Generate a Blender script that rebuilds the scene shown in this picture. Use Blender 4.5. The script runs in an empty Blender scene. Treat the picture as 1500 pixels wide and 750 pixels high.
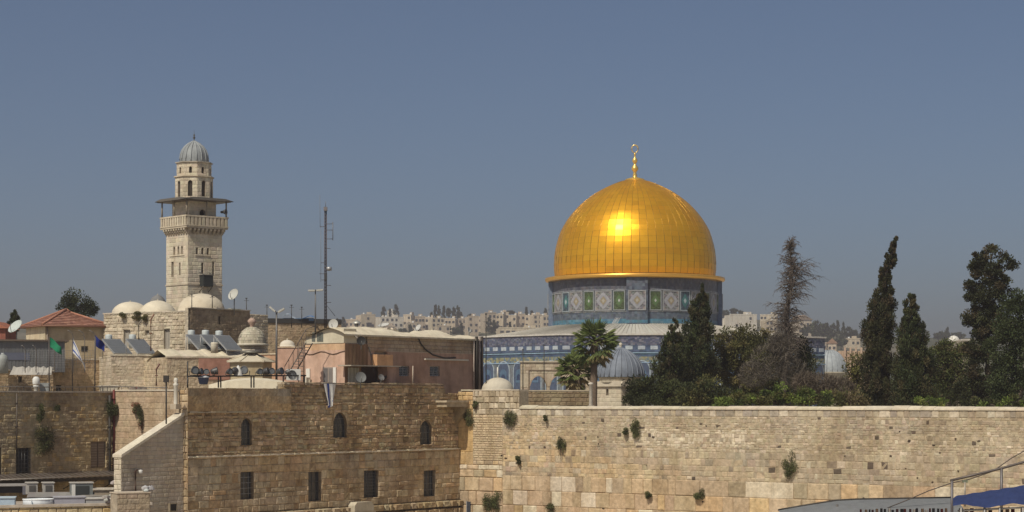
import bpy, math, random
import numpy as np
from mathutils import Vector, Matrix, noise as mnoise

random.seed(7)
RNG = np.random.default_rng(11)
R = math.radians
SC = bpy.context.scene
COL = SC.collection

# ---------------------------------------------------------------- camera, sky, sun, exposure
F = 3034.0          # focal length in photo pixels (1500 wide)
HZ = 585.0          # horizon row of the photo
CZ = 20.0           # eye height above the plaza
cam_d = bpy.data.cameras.new("camera")
cam_d.sensor_width = 36.0
cam_d.lens = 36.0 * F / 1500.0
cam_d.shift_y = (HZ - 375.0) / 1500.0
cam_d.clip_start = 1.0
cam_d.clip_end = 30000.0
cam = bpy.data.objects.new("camera", cam_d)
cam.location = (0, 0, CZ)
cam.rotation_euler = (R(90), 0, 0)
COL.objects.link(cam)
SC.camera = cam

HAZE = 0.00036
SUN_AZ, SUN_EL = 212.0, 51.0       # azimuth clockwise from +Y
world = bpy.data.worlds.new("World")
SC.world = world
world.use_nodes = True
wn = world.node_tree
sky = wn.nodes.new("ShaderNodeTexSky")
sky.sky_type = 'NISHITA'
sky.sun_disc = False
sky.sun_elevation = R(SUN_EL)
sky.sun_rotation = R(SUN_AZ)
sky.altitude = 800
sky.air_density = 0.7
sky.dust_density = 3.6
sky.ozone_density = 2.1
bg = wn.nodes["Background"]
wn.links.new(sky.outputs[0], bg.inputs[0])
bg.inputs[1].default_value = 0.058

sd = Vector((math.sin(R(SUN_AZ)) * math.cos(R(SUN_EL)), math.cos(R(SUN_AZ)) * math.cos(R(SUN_EL)), math.sin(R(SUN_EL))))
sun_d = bpy.data.lights.new("sun", 'SUN')
sun_d.energy = 3.2
sun_d.angle = R(0.53)
sun_d.color = (1.0, 0.925, 0.77)
sun = bpy.data.objects.new("sun", sun_d)
sun.rotation_euler = sd.to_track_quat('Z', 'Y').to_euler()
sun.location = (-60, -40, 150)
COL.objects.link(sun)

SC.view_settings.view_transform = 'Standard'
SC.view_settings.look = 'None'
SC.view_settings.gamma = 1.0
SC.view_settings.use_curve_mapping = False
SC.view_settings.exposure = 0.17
SC.cycles.use_denoising = True
SC.cycles.max_bounces = 6
SC.cycles.volume_bounces = 0
SC.cycles.caustics_reflective = False
SC.cycles.caustics_refractive = False

# ---------------------------------------------------------------- helpers
def X(px, d): return (px - 750.0) / F * d
def Z(py, d): return CZ + (HZ - py) / F * d
def P(px, py, d): return Vector((X(px, d), d, Z(py, d)))
def M(px, d): return px / F * d           # pixels to metres at a depth

class Face:
    """a vertical plane through the point seen at (px, depth d), its outward normal turned phi degrees to the right of the view"""
    def __init__(s, px, d, phi):
        s.o = Vector((X(px, d), d, 0)); s.phi = phi
        s.c, s.s = math.cos(R(phi)), math.sin(R(phi))
    def u(s, px):
        k = (px - 750.0) / F
        return (k * s.o.y - s.o.x) / (s.c - k * s.s)
    def d(s, px): return s.o.y + s.s * s.u(px)
    def z(s, px, py): return Z(py, s.d(px))
    def at(s, u, v=0.0, z=0.0):           # v is distance behind the face
        return Vector((s.o.x + s.c * u - s.s * v, s.o.y + s.s * u + s.c * v, z))
    def hole(s, x0, x1, y0, y1):          # photo rectangle -> local rectangle
        xm = (x0 + x1) / 2
        return (s.u(x0), s.u(x1), s.z(xm, y1), s.z(xm, y0))

def nz(x, y=0.0, z=0.0): return mnoise.noise(Vector((x, y, z)))
def jit(c, a=0.06):
    k = 1 + random.uniform(-a, a)
    return tuple(max(0.005, ch * k * (1 + random.uniform(-a, a) * 0.25)) for ch in c)
def mixc(a, b, t): return tuple(p + (q - p) * t for p, q in zip(a, b))

# ---- materials: base colour = per-face tint x fine mottling, with optional stains and bump
MATS = {}
def mat(name, rough=0.9, metal=0.0, spec=0.3, mott=0.25, mscale=3.0, stain=0.0, sscale=0.25, scol=(0.25, 0.2, 0.15), streak=1.0, bump=0.0, bscale=6.0, bdist=0.05, trans=0.0, stain2=None):
    m = bpy.data.materials.new(name); m.use_nodes = True
    nt = m.node_tree; N = nt.nodes; L = nt.links
    b = N["Principled BSDF"]
    b.inputs["Roughness"].default_value = rough
    b.inputs["Metallic"].default_value = metal
    b.inputs["Specular IOR Level"].default_value = spec
    at = N.new("ShaderNodeAttribute"); at.attribute_name = "tint"
    tc = N.new("ShaderNodeTexCoord")
    col = at.outputs["Color"]
    if mott:
        n1 = N.new("ShaderNodeTexNoise"); n1.inputs["Scale"].default_value = mscale; n1.inputs["Detail"].default_value = 6; n1.inputs["Roughness"].default_value = 0.65
        L.new(tc.outputs["Object"], n1.inputs["Vector"])
        mr = N.new("ShaderNodeMapRange"); mr.inputs[1].default_value = 0.25; mr.inputs[2].default_value = 0.75
        mr.inputs[3].default_value = 1 - mott; mr.inputs[4].default_value = 1 + mott
        L.new(n1.outputs["Fac"], mr.inputs[0])
        vm = N.new("ShaderNodeVectorMath"); vm.operation = 'SCALE'
        L.new(col, vm.inputs[0]); L.new(mr.outputs[0], vm.inputs["Scale"])
        col = vm.outputs[0]
    for stain, sscale, scol, streak in ([(stain, sscale, scol, streak)] if stain else []) + ([stain2] if stain2 else []):
        mp = N.new("ShaderNodeMapping"); mp.inputs["Scale"].default_value = (1, 1, streak)
        L.new(tc.outputs["Object"], mp.inputs["Vector"])
        n2 = N.new("ShaderNodeTexNoise"); n2.inputs["Scale"].default_value = sscale; n2.inputs["Detail"].default_value = 7; n2.inputs["Roughness"].default_value = 0.7
        L.new(mp.outputs[0], n2.inputs["Vector"])
        r2 = N.new("ShaderNodeMapRange"); r2.inputs[1].default_value = 0.45; r2.inputs[2].default_value = 0.72; r2.inputs[3].default_value = 0; r2.inputs[4].default_value = stain
        L.new(n2.outputs["Fac"], r2.inputs[0])
        mx = N.new("ShaderNodeMix"); mx.data_type = 'RGBA'; mx.blend_type = 'MULTIPLY'
        L.new(r2.outputs[0], mx.inputs[0]); L.new(col, mx.inputs[6]); mx.inputs[7].default_value = (*scol, 1)
        col = mx.outputs[2]
    L.new(col, b.inputs["Base Color"])
    if bump:
        n3 = N.new("ShaderNodeTexNoise"); n3.inputs["Scale"].default_value = bscale; n3.inputs["Detail"].default_value = 5
        L.new(tc.outputs["Object"], n3.inputs["Vector"])
        bp = N.new("ShaderNodeBump"); bp.inputs["Strength"].default_value = bump; bp.inputs["Distance"].default_value = bdist
        L.new(n3.outputs["Fac"], bp.inputs["Height"]); L.new(bp.outputs[0], b.inputs["Normal"])
    if trans:
        tr = N.new("ShaderNodeBsdfTranslucent"); ms = N.new("ShaderNodeMixShader"); ms.inputs[0].default_value = trans
        L.new(col, tr.inputs["Color"]); L.new(b.outputs[0], ms.inputs[1]); L.new(tr.outputs[0], ms.inputs[2])
        L.new(ms.outputs[0], N["Material Output"].inputs["Surface"])
    MATS[name] = m
    return m

mat("limestone", rough=0.95, mott=0.34, mscale=3.2, stain=0.8, sscale=0.45, scol=(0.55, 0.48, 0.38), streak=0.5, bump=0.6, bscale=5, bdist=0.06, stain2=(0.75, 0.12, (0.62, 0.58, 0.52), 1.6))
mat("brown_stone", rough=0.95, mott=0.42, mscale=2.6, stain=0.95, sscale=0.3, scol=(0.55, 0.47, 0.39), streak=0.6, stain2=(0.8, 0.13, (0.62, 0.57, 0.52), 0.8), bump=0.8, bscale=4.5, bdist=0.09)
mat("pale_stone", rough=0.95, mott=0.2, mscale=2.5, stain=0.55, sscale=0.5, scol=(0.55, 0.5, 0.42), streak=0.3, bump=0.4, bscale=6)
mat("plaster", rough=0.95, mott=0.2, mscale=1.6, stain=0.85, sscale=0.7, scol=(0.58, 0.5, 0.43), streak=0.25, stain2=(0.6, 0.3, (1.25, 1.2, 1.15), 1.0), bump=0.25, bscale=4)
mat("roof_plaster", rough=0.95, mott=0.16, mscale=1.0, stain=0.45, sscale=0.8, scol=(0.6, 0.55, 0.48), streak=1, bump=0.4, bscale=3)
mat("gold", rough=0.31, metal=0.66, spec=0.08, mott=0.08, mscale=0.9, bump=0.1, bscale=1.2, bdist=0.05)
mat("lead", rough=0.65, metal=0.1, spec=0.3, mott=0.22, mscale=2.0, stain=0.4, sscale=1.0, scol=(0.6, 0.6, 0.6), streak=0.3, bump=0.2)
mat("glazed_tile", rough=0.45, spec=0.4, mott=0.3, mscale=2.2, stain=0.3, sscale=1.2, scol=(0.5, 0.5, 0.55))
mat("metal", rough=0.5, metal=0.5, spec=0.4, mott=0.12, mscale=4, stain=0.4, sscale=2, scol=(0.5, 0.42, 0.36))
mat("paint", rough=0.6, mott=0.1, mscale=3, stain=0.4, sscale=1.5, scol=(0.6, 0.56, 0.5), streak=0.3)
mat("glass", rough=0.15, spec=0.5, mott=0.1, mscale=2)
mat("leaf", rough=0.7, spec=0.25, mott=0.25, mscale=0.8, trans=0.3)
mat("bark", rough=0.95, mott=0.3, mscale=4, bump=0.6, bscale=8)
mat("fabric", rough=0.9, mott=0.08, mscale=3, stain=0.2, sscale=2, trans=0.2)
mat("clay_tile", rough=0.85, mott=0.22, mscale=2.5, stain=0.5, sscale=1.0, scol=(0.55, 0.45, 0.4))
mat("paving", rough=0.9, mott=0.2, mscale=0.8, stain=0.5, sscale=0.08, scol=(0.6, 0.55, 0.5), bump=0.2)
mat("earth", rough=1.0, mott=0.3, mscale=0.05, stain=0.8, sscale=0.01, scol=(0.3, 0.38, 0.25))

class MB:
    """collects faces with a colour each and links them as ONE mesh object"""
    def __init__(s): s.v = []; s.f = []; s.t = []; s.sm = []
    def add(s, vs, fs, tint, smooth=False):
        k = len(s.v); s.v.extend([tuple(v) for v in vs])
        for i, f in enumerate(fs):
            s.f.append([k + j for j in f]); s.sm.append(smooth)
            s.t.append(tint[i] if isinstance(tint, list) else tint)
        return s
    def quad(s, a, b, c, d, t): return s.add([a, b, c, d], [(0, 1, 2, 3)], t)
    def box(s, x0, x1, y0, y1, z0, z1, t, T=None):
        vs = [Vector((x, y, z)) for z in (z0, z1) for y in (y0, y1) for x in (x0, x1)]
        if T: vs = [T @ v for v in vs]
        return s.add(vs, [(0, 2, 3, 1), (4, 5, 7, 6), (0, 1, 5, 4), (2, 6, 7, 3), (0, 4, 6, 2), (1, 3, 7, 5)], t)
    def cbox(s, c, sx, sy, sz, t, rz=0, rx=0, ry=0):
        T = Matrix.Translation(c) @ Matrix.Rotation(rz, 4, 'Z') @ Matrix.Rotation(ry, 4, 'Y') @ Matrix.Rotation(rx, 4, 'X')
        return s.box(-sx / 2, sx / 2, -sy / 2, sy / 2, -sz / 2, sz / 2, t, T)
    def tube(s, a, b, r0, t, r1=None, n=8, smooth=True):
        return s.path([a, b], [r0, r0 if r1 is None else r1], t, n, smooth)
    def path(s, pts, rs, t, n=8, smooth=True, caps=True):
        pts = [Vector(p) for p in pts]; vs = []; fs = []
        if not isinstance(rs, (list, tuple)): rs = [rs] * len(pts)
        for i, p in enumerate(pts):
            dv = (pts[min(i + 1, len(pts) - 1)] - pts[max(i - 1, 0)])
            dv = dv.normalized() if dv.length > 1e-6 else Vector((0, 0, 1))
            a = dv.orthogonal().normalized() if abs(dv.z) > 0.999 else dv.cross(Vector((0, 0, 1))).normalized()
            b = dv.cross(a)
            for k in range(n):
                w = 2 * math.pi * k / n
                vs.append(p + (a * math.cos(w) + b * math.sin(w)) * rs[i])
        for i in range(len(pts) - 1):
            for k in range(n):
                k2 = (k + 1) % n
                fs.append((i * n + k, i * n + k2, (i + 1) * n + k2, (i + 1) * n + k))
        s.add(vs, fs, t, smooth)
        if caps:
            k = len(s.v) - len(vs)
            s.f.append([k + j for j in range(n)][::-1]); s.t.append(t); s.sm.append(False)
            s.f.append([k + (len(pts) - 1) * n + j for j in range(n)]); s.t.append(t); s.sm.append(False)
        return s
    def lathe(s, prof, n, t, c=(0, 0, 0), smooth=True, a0=0.0, a1=2 * math.pi, rib=0.0, nrib=0, sx=1, sy=1):
        full = abs(a1 - a0 - 2 * math.pi) < 1e-6
        m = n if full else n + 1
        vs = []; fs = []
        for r, z in prof:
            for k in range(m):
                w = a0 + (a1 - a0) * k / n
                rr = r * (1 + rib * abs(math.cos(w * nrib / 2))) if rib else r
                vs.append((c[0] + rr * math.cos(w) * sx, c[1] + rr * math.sin(w) * sy, c[2] + z))
        for i in range(len(prof) - 1):
            for k in range(n):
                k2 = (k + 1) % m
                fs.append((i * m + k, i * m + k2, (i + 1) * m + k2, (i + 1) * m + k))
        return s.add(vs, fs, t, smooth)
    def prism(s, poly, y0, y1, t, T=None):       # polygon in (x, z), extruded along y
        n = len(poly)
        vs = [Vector((x, y0, z)) for x, z in poly] + [Vector((x, y1, z)) for x, z in poly]
        if T: vs = [T @ v for v in vs]
        fs = [tuple(range(n)), tuple(range(2 * n - 1, n - 1, -1))] + [(i, i + n, (i + 1) % n + n, (i + 1) % n) for i in range(n)]
        return s.add(vs, fs, t)
    def slab(s, poly, z0, z1, t, tt=None):        # polygon in (x, y), extruded up
        n = len(poly)
        vs = [(x, y, z0) for x, y in poly] + [(x, y, z1) for x, y in poly]
        fs = [tuple(range(n))[::-1], tuple(range(n, 2 * n))] + [(i, (i + 1) % n, (i + 1) % n + n, i + n) for i in range(n)]
        return s.add(vs, fs, [t, tt or t] + [t] * n)
    def build(s, name, m, parent=None, loc=None, rz=0.0):
        me = bpy.data.meshes.new(name)
        me.from_pydata(s.v, [], s.f)
        a = me.attributes.new("tint", 'FLOAT_COLOR', 'FACE')
        a.data.foreach_set("color", np.array([(*t[:3], 1.0) for t in s.t], dtype=np.float32).ravel())
        me.polygons.foreach_set("use_smooth", np.array(s.sm, dtype=bool))
        me.materials.append(MATS[m]); me.update()
        o = bpy.data.objects.new(name, me); COL.objects.link(o)
        if parent: o.parent = parent
        if loc is not None: o.location = loc
        o.rotation_euler[2] = rz
        return o

def thing(name, label, cat, loc=(0, 0, 0), rz=0.0, group=None):
    o = bpy.data.objects.new(name, None); COL.objects.link(o)
    o.empty_display_size = 0.2
    o.location = loc; o.rotation_euler = (0, 0, rz)
    return tag(o, label, cat, group)
def tag(o, label, cat, group=None):
    o["label"] = label; o["category"] = cat
    if group: o["group"] = group
    return o
def kids(o): return [c for c in ALLKIDS.get(o.name, [])]
ALLKIDS = {}
def dup(src, label=None, loc=None, rz=None, parent=None):
    c = src.copy(); COL.objects.link(c)
    if parent: c.parent = parent
    if label: c["label"] = label
    if loc is not None: c.location = loc
    if rz is not None: c.rotation_euler = (0, 0, rz)
    for ch in list(src.children): dup(ch, parent=c)
    return c

# ---- masonry: rows of single stones with joints, cut round openings
def cut(rects, h):
    out = []
    for (a, b, c, d) in rects:
        u0, u1, z0, z1 = h[:4]
        if u0 >= b or u1 <= a or z0 >= d or z1 <= c: out.append((a, b, c, d)); continue
        lo, hi = max(c, z0), min(d, z1)
        if c < z0: out.append((a, b, c, z0))
        if d > z1: out.append((a, b, z1, d))
        if a < u0: out.append((a, u0, lo, hi))
        if b > u1: out.append((u1, b, lo, hi))
    return out

def facade(mb, T, W0, W1, z0, z1, rows=None, wid=(0.3, 0.8), tint=None, mortar=(0.2, 0.16, 0.12), joint=0.02, relief=0.05, rough=0.35, holes=(), reveal=0.35, rtint=None, top=None, jit_edge=0.012, back=True):
    """T(u, out, z) gives a point. rows: function z -> row height, or None for one plain sheet. top: function u -> local top."""
    rects = []
    z = z0
    while z < z1 - 1e-4:
        h = (z1 - z) if rows is None else min(rows(z), z1 - z)
        if rows is not None and z1 - (z + h) < 0.08: h = z1 - z
        if rows is None:
            rects.append((W0, W1, z, z + h))
        else:
            u = W0 - random.random() * 0.5
            while u < W1:
                lo, hi = wid(z, u) if callable(wid) else wid
                w = random.uniform(lo, hi)
                a, b = max(u, W0), min(u + w, W1)
                if W1 - b < 0.1: b = W1; u = W1
                if b - a > 0.02: rects.append((a, b, z, z + h))
                u += w
        z += h
    for h in holes: rects = cut(rects, h)
    if top:
        rr = []
        for (a, b, c, d) in rects:
            tp = top((a + b) / 2)
            if c >= tp - 0.03: continue
            rr.append((a, b, c, min(d, tp)))
        rects = rr
    for (a, b, c, d) in rects:
        w, h = b - a, d - c
        col = tint((a + b) / 2, (c + d) / 2)
        if rows is None or w < 0.06 or h < 0.06:
            mb.quad(T(a, 0, c), T(b, 0, c), T(b, 0, d), T(a, 0, d), col); continue
        j = joint
        if back: mb.quad(T(a, 0, c), T(b, 0, c), T(b, 0, d), T(a, 0, d), jit(mortar, 0.1))
        e = [random.uniform(-jit_edge, jit_edge) for _ in range(8)]
        rl = relief * random.uniform(1 - rough, 1 + rough)
        o = [(a + j + e[0], c + j + e[1]), (b - j + e[2], c + j + e[3]), (b - j + e[4], d - j + e[5]), (a + j + e[6], d - j + e[7])]
        i = min(0.22 * min(w, h), 0.05)
        cx = [(a + j + i, c + j + i), (b - j - i, c + j + i), (b - j - i, d - j - i), (a + j + i, d - j - i)]
        tl = [rl + random.uniform(-0.3, 0.3) * relief * rough for _ in range(4)]
        vs = [T(p[0], 0.002, p[1]) for p in o] + [T(p[0], tl[k], p[1]) for k, p in enumerate(cx)]
        mb.add(vs, [(4, 5, 6, 7), (0, 1, 5, 4), (1, 2, 6, 5), (2, 3, 7, 6), (3, 0, 4, 7)], col)
    for h in holes:
        u0, u1, a, b = h[:4]; rt = rtint or mortar
        arch = len(h) > 4 and h[4]
        if arch:
            r = (u1 - u0) / 2; zc = b - r * arch; cxu = (u0 + u1) / 2; n = 10
            arc = [(cxu - r * math.cos(math.pi * k / n), zc + r * arch * math.sin(math.pi * k / n)) for k in range(n + 1)]
            for k in range(n):
                p, q = arc[k], arc[k + 1]
                col = tint((p[0] + q[0]) / 2, b)
                mb.quad(T(p[0], relief * 0.6, p[1]), T(q[0], relief * 0.6, q[1]), T(q[0], relief * 0.6, b), T(p[0], relief * 0.6, b), col)
                mb.quad(T(p[0], relief * 0.6, p[1]), T(p[0], -reveal, p[1]), T(q[0], -reveal, q[1]), T(q[0], relief * 0.6, q[1]), rt)
        else:
            mb.quad(T(u0, 0, b), T(u0, -reveal, b), T(u1, -reveal, b), T(u1, 0, b), rt); zc = b
        mb.quad(T(u0, 0, a), T(u0, 0, zc), T(u0, -reveal, zc), T(u0, -reveal, a), rt)
        mb.quad(T(u1, 0, a), T(u1, -reveal, a), T(u1, -reveal, zc), T(u1, 0, zc), rt)
        mb.quad(T(u0, 0.02, a), T(u0, -reveal, a), T(u1, -reveal, a), T(u1, 0.02, a), rt)
    return mb

def front(u, o, z): return (u, -o, z)

def window(parent, h, depth=0.3, frame=(0.08, 0.07, 0.06), pane=(0.04, 0.044, 0.048), bars=(2, 4), name="window", barcol=None, fw=0.05, bar_r=0.018, bar_off=0.12):
    """a window in the opening h of a face: its frame, a pane and, if barred, a grille"""
    u0, u1, a, b = h[:4]; arch = len(h) > 4 and h[4]
    mb = MB()
    zt = b
    mb.box(u0 + 0.002, u0 + fw, depth - 0.06, depth, a + 0.002, zt - 0.002, frame); mb.box(u1 - fw, u1 - 0.002, depth - 0.06, depth, a + 0.002, zt - 0.002, frame)
    mb.box(u0 + fw, u1 - fw, depth - 0.06, depth, a + 0.002, a + fw, frame); mb.box(u0 + fw, u1 - fw, depth - 0.06, depth, zt - fw, zt - 0.002, frame)
    mb.box((u0 + u1) / 2 - 0.02, (u0 + u1) / 2 + 0.02, depth - 0.055, depth, a + fw, zt - fw, frame)
    o = mb.build(name, "paint", parent)
    MB().box(u0 + fw * 0.5, u1 - fw * 0.5, depth - 0.02, depth + 0.02, a + fw * 0.5, zt - fw * 0.5, pane).build("pane", "glass", o)
    if bars:
        g = MB(); bc = barcol or (0.05, 0.045, 0.04); y = bar_off
        for k in range(1, bars[0] + 1):
            u = u0 + (u1 - u0) * k / (bars[0] + 1); g.tube((u, y, a), (u, y, b - (0.12 if arch else 0)), bar_r, bc, n=5)
        for k in range(1, bars[1] + 1):
            z = a + (b - a) * k / (bars[1] + 1); g.tube((u0, y + 0.01, z), (u1, y + 0.01, z), bar_r, bc, n=5)
        g.build("grille", "metal", o)
    return o

# ---- foliage: small leaf-sized faces
def leaf_mesh(name, parent, C, D, L, W, tint, loc=None, m="leaf"):
    C = np.asarray(C, float); D = np.asarray(D, float); n = len(C)
    D /= (np.linalg.norm(D, axis=1, keepdims=True) + 1e-9)
    A = RNG.normal(size=(n, 3)); S = np.cross(D, A); S /= (np.linalg.norm(S, axis=1, keepdims=True) + 1e-9)
    L = np.broadcast_to(np.asarray(L, float), (n,))[:, None]; W = np.broadcast_to(np.asarray(W, float), (n,))[:, None]
    V = np.stack([C - D * L / 2, C + S * W / 2, C + D * L / 2, C - S * W / 2], axis=1).reshape(-1, 3)
    me = bpy.data.meshes.new(name)
    me.vertices.add(n * 4); me.vertices.foreach_set("co", V.astype(np.float32).ravel())
    me.loops.add(n * 4); me.loops.foreach_set("vertex_index", np.arange(n * 4, dtype=np.int32))
    me.polygons.add(n); me.polygons.foreach_set("loop_start", np.arange(0, n * 4, 4, dtype=np.int32))
    me.update(calc_edges=True)
    a = me.attributes.new("tint", 'FLOAT_COLOR', 'FACE')
    T = np.concatenate([np.clip(tint, 0.002, 1), np.ones((n, 1))], axis=1).astype(np.float32)
    a.data.foreach_set("color", T.ravel())
    me.materials.append(MATS[m])
    o = bpy.data.objects.new(name, me); COL.objects.link(o)
    if parent: o.parent = parent
    if loc is not None: o.location = loc
    return o

LEAFK = np.array([2.15, 1.95, 1.7])
def clumps(cent, rad, per, cols, updir=0.6, spread=1.0):
    """leaves in clumps: cent (k,3), rad (k,3), per = leaves each; cols = list of base colours picked per clump"""
    k = len(cent)
    idx = np.repeat(np.arange(k), per)
    g = RNG.normal(size=(len(idx), 3)) * 0.5 * spread
    nrm = np.linalg.norm(g, axis=1, keepdims=True); g = g / np.maximum(1, nrm)
    C = cent[idx] + g * rad[idx]
    D = g * 1.2 + RNG.normal(size=g.shape) * 0.5; D[:, 2] += updir
    cols = np.asarray(cols, float)
    cc = cols[RNG.integers(0, len(cols), k)] * RNG.uniform(0.65, 1.35, (k, 1))
    T = cc[idx] * RNG.uniform(0.7, 1.3, (len(idx), 1)) * LEAFK
    return C, D, T
# ================================================================ the setting
PHI_W, PHI_S = -36.0, 54.0
WALL = Face(671, 150, PHI_W)          # the sunlit wall, u grows to the right and towards the viewer
BRN = Face(671, 150, PHI_S)           # the shaded building, u runs from -27.5 to 0
LB = Face(166, 150, PHI_S)            # shaded house further left
LW = Face(166, 150, PHI_W)            # its sunlit return

def setting(name, mb, m):
    o = mb.build(name, m); o["kind"] = "structure"; return o

g = MB()
g.quad((-2950, -400, 0), (2950, -400, 0), (2950, 2860, 0), (-2950, 2860, 0), (0.52, 0.45, 0.35))
setting("ground", g, "paving")
e = MB()
a, b = WALL.at(70, 1.2), WALL.at(0, 1.2)
c, d_ = LB.at(0, 2.0), LB.at(-40, 2.0)
e.slab([(a.x, a.y), (150, 130), (150, 430), (-130, 430), (-130, 150), (d_.x, d_.y), (c.x, c.y), (b.x, b.y)], 0.5, 17.3, (0.4, 0.36, 0.28))
setting("esplanade", e, "paving")

# hill behind: a valley, then a long ridge
RIDGE = [(-400, 476), (300, 474), (480, 472), (540, 471), (640, 470), (800, 470), (1000, 468), (1080, 466), (1150, 472), (1200, 480), (1260, 490), (1340, 494), (1500, 494), (2000, 496)]
def ridge_py(px):
    for (x0, y0), (x1, y1) in zip(RIDGE, RIDGE[1:]):
        if x0 <= px <= x1: return y0 + (y1 - y0) * (px - x0) / (x1 - x0)
    return 478
RD = 1500.0
def hill_z(x, y):
    px = 750 + x / y * F
    top = Z(ridge_py(max(-399, min(1999, px))), RD)
    t = max(0.0, min(1.0, (y - 480) / (RD - 480)))
    z = -6 + (top + 6) * (t ** 1.25)
    if y > RD: z = top - (y - RD) * 0.03
    return z + 1.6 * nz(x * 0.012, y * 0.012) * (0.3 + t)
h = MB(); nx, ny = 90, 46
vs = []; fs = []
for j in range(ny):
    y = 440 + (2600 - 440) * (j / (ny - 1)) ** 1.0
    for i in range(nx):
        x = (-0.36 + 0.72 * i / (nx - 1)) * y
        vs.append((x, y, max(hill_z(x, y), -20)))
tt = []
for j in range(ny - 1):
    for i in range(nx - 1):
        fs.append((j * nx + i, j * nx + i + 1, (j + 1) * nx + i + 1, (j + 1) * nx + i))
        v_ = vs[j * nx + i]; tt.append(jit(mixc((0.17, 0.15, 0.10), (0.07, 0.08, 0.045), max(0, min(1, 0.5 + 1.2 * nz(v_[0] * 0.012, v_[1] * 0.008)))), 0.05))
h.add(vs, fs, tt, True)
setting("hill", h, "earth")

# ================================================================ the great sunlit wall
def big_tint(u, z):
    r = random.random(); n = nz(u * 0.12, z * 0.25)
    c = mixc((0.60, 0.455, 0.295), (0.53, 0.42, 0.295), 0.5 + n)
    if r < 0.2: c = (0.70, 0.62, 0.48)
    elif r < 0.3: c = (0.44, 0.36, 0.25)
    elif r < 0.4: c = (0.62, 0.45, 0.27)
    return jit(c, 0.1)
U_P0, U_P1, Z_P0, Z_P1 = WALL.u(930), WALL.u(1115), Z(655, 138), Z(629, 138)
def up_tint(u, z):
    if U_P0 < u < U_P1 and Z_P0 < z < Z_P1 and random.random() < 0.5: return jit((0.64, 0.555, 0.42), 0.08)
    n = nz(u * 0.09, z * 0.3, 3.0); r = random.random()
    warm = max(0.0, min(1.0, 1.15 - u / 22.0 + n * 0.8 - (z - 15.2) * 0.07))
    c = mixc((0.475, 0.40, 0.285), (0.63, 0.48, 0.295), warm)
    c = mixc(c, (0.41, 0.35, 0.275), max(0.0, min(0.8, 1.5 * nz(u * 0.35, z * 0.9, 21))))
    if r < 0.07: c = mixc(c, (0.62, 0.54, 0.42), 0.75)
    elif r < 0.13: c = mixc(c, (0.27, 0.225, 0.17), 0.6)
    elif r < 0.17: c = mixc(c, (0.48, 0.36, 0.28), 0.5)
    elif r < 0.18: c = (0.14, 0.11, 0.085)
    return jit(c, 0.11)
wall = thing("stone_wall", "huge sunlit ancient limestone wall with large blocks below and small stones above", "wall", WALL.at(0, 0, 0), R(PHI_W))
WL = 62.0
mb = MB()
MW = (0.45, 0.365, 0.25)
facade(mb, front, 4.0, WL, 10.4, 14.6, rows=lambda z: 1.05, wid=lambda z, u: (0.5, 1.3) if u < 18 else (0.7, 2.2), tint=big_tint, mortar=(0.34, 0.25, 0.16), joint=0.012, relief=0.04, rough=0.8, jit_edge=0.018)
facade(mb, front, 4.0, WL, 14.6, 16.5, rows=lambda z: random.choice((0.26, 0.36, 0.46)), wid=lambda z, u: random.choice(((0.2, 0.45), (0.3, 0.8))), tint=up_tint, mortar=MW, joint=0.008, relief=0.018, rough=1.0, jit_edge=0.03)
facade(mb, front, 4.0, WL, 16.5, 18.85, rows=lambda z: random.choice((0.13, 0.17, 0.21, 0.26)), wid=lambda z, u: random.choice(((0.1, 0.3), (0.2, 0.5), (0.12, 0.36))), tint=up_tint, mortar=MW, joint=0.005, relief=0.016, rough=1.0, jit_edge=0.03)
facade(mb, front, 4.0, WL, 18.85, 19.32, rows=lambda z: 0.47, wid=(0.35, 0.8), tint=lambda u, z: jit(random.choice(((0.50, 0.43, 0.32), (0.36, 0.31, 0.245), (0.66, 0.59, 0.47), (0.44, 0.37, 0.28), (0.40, 0.35, 0.29)))), mortar=MW, joint=0.012, relief=0.03)
# the end next to the shaded building: ochre rounded strip, then fine thin courses, big blocks below, a raised top
ochre = lambda u, z: jit(mixc((0.56, 0.37, 0.17), (0.60, 0.46, 0.27), 0.5 + nz(u * 0.8, z * 0.5)), 0.08)
facade(mb, front, 0.0, 1.35, 15.3, 18.6, rows=lambda z: 0.9, wid=(0.7, 1.4), tint=ochre, mortar=(0.5, 0.35, 0.18), joint=0.004, relief=0.03, rough=0.5)
facade(mb, front, 1.35, 4.0, 15.6, 18.9, rows=lambda z: 0.17, wid=(0.25, 0.6), tint=lambda u, z: jit((0.58, 0.47, 0.32), 0.07), mortar=(0.34, 0.26, 0.17), joint=0.014, relief=0.03)
facade(mb, front, 1.35, 4.0, 15.3, 15.6, rows=lambda z: 0.3, wid=(0.5, 0.9), tint=big_tint, joint=0.015)
facade(mb, front, 0.0, 4.0, 10.4, 15.3, rows=lambda z: 1.0 if z < 14.2 else 0.55, wid=(0.7, 1.6), tint=big_tint, mortar=(0.28, 0.2, 0.12), joint=0.016, relief=0.05, rough=0.6)
UR = WALL.u(761)
facade(mb, front, 0.0, 1.35, 18.6, 20.55, rows=lambda z: 0.33, wid=(0.3, 0.6), tint=ochre, mortar=(0.3, 0.22, 0.13), joint=0.02, relief=0.05)
facade(mb, front, 1.35, UR, 18.9, 20.62, rows=lambda z: random.choice((0.36, 0.42)), wid=(0.3, 0.7), tint=lambda u, z: jit(random.choice(((0.52, 0.44, 0.32), (0.42, 0.35, 0.25), (0.6, 0.52, 0.4)))), mortar=(0.28, 0.22, 0.15), joint=0.022, relief=0.05, rough=0.7)
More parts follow.
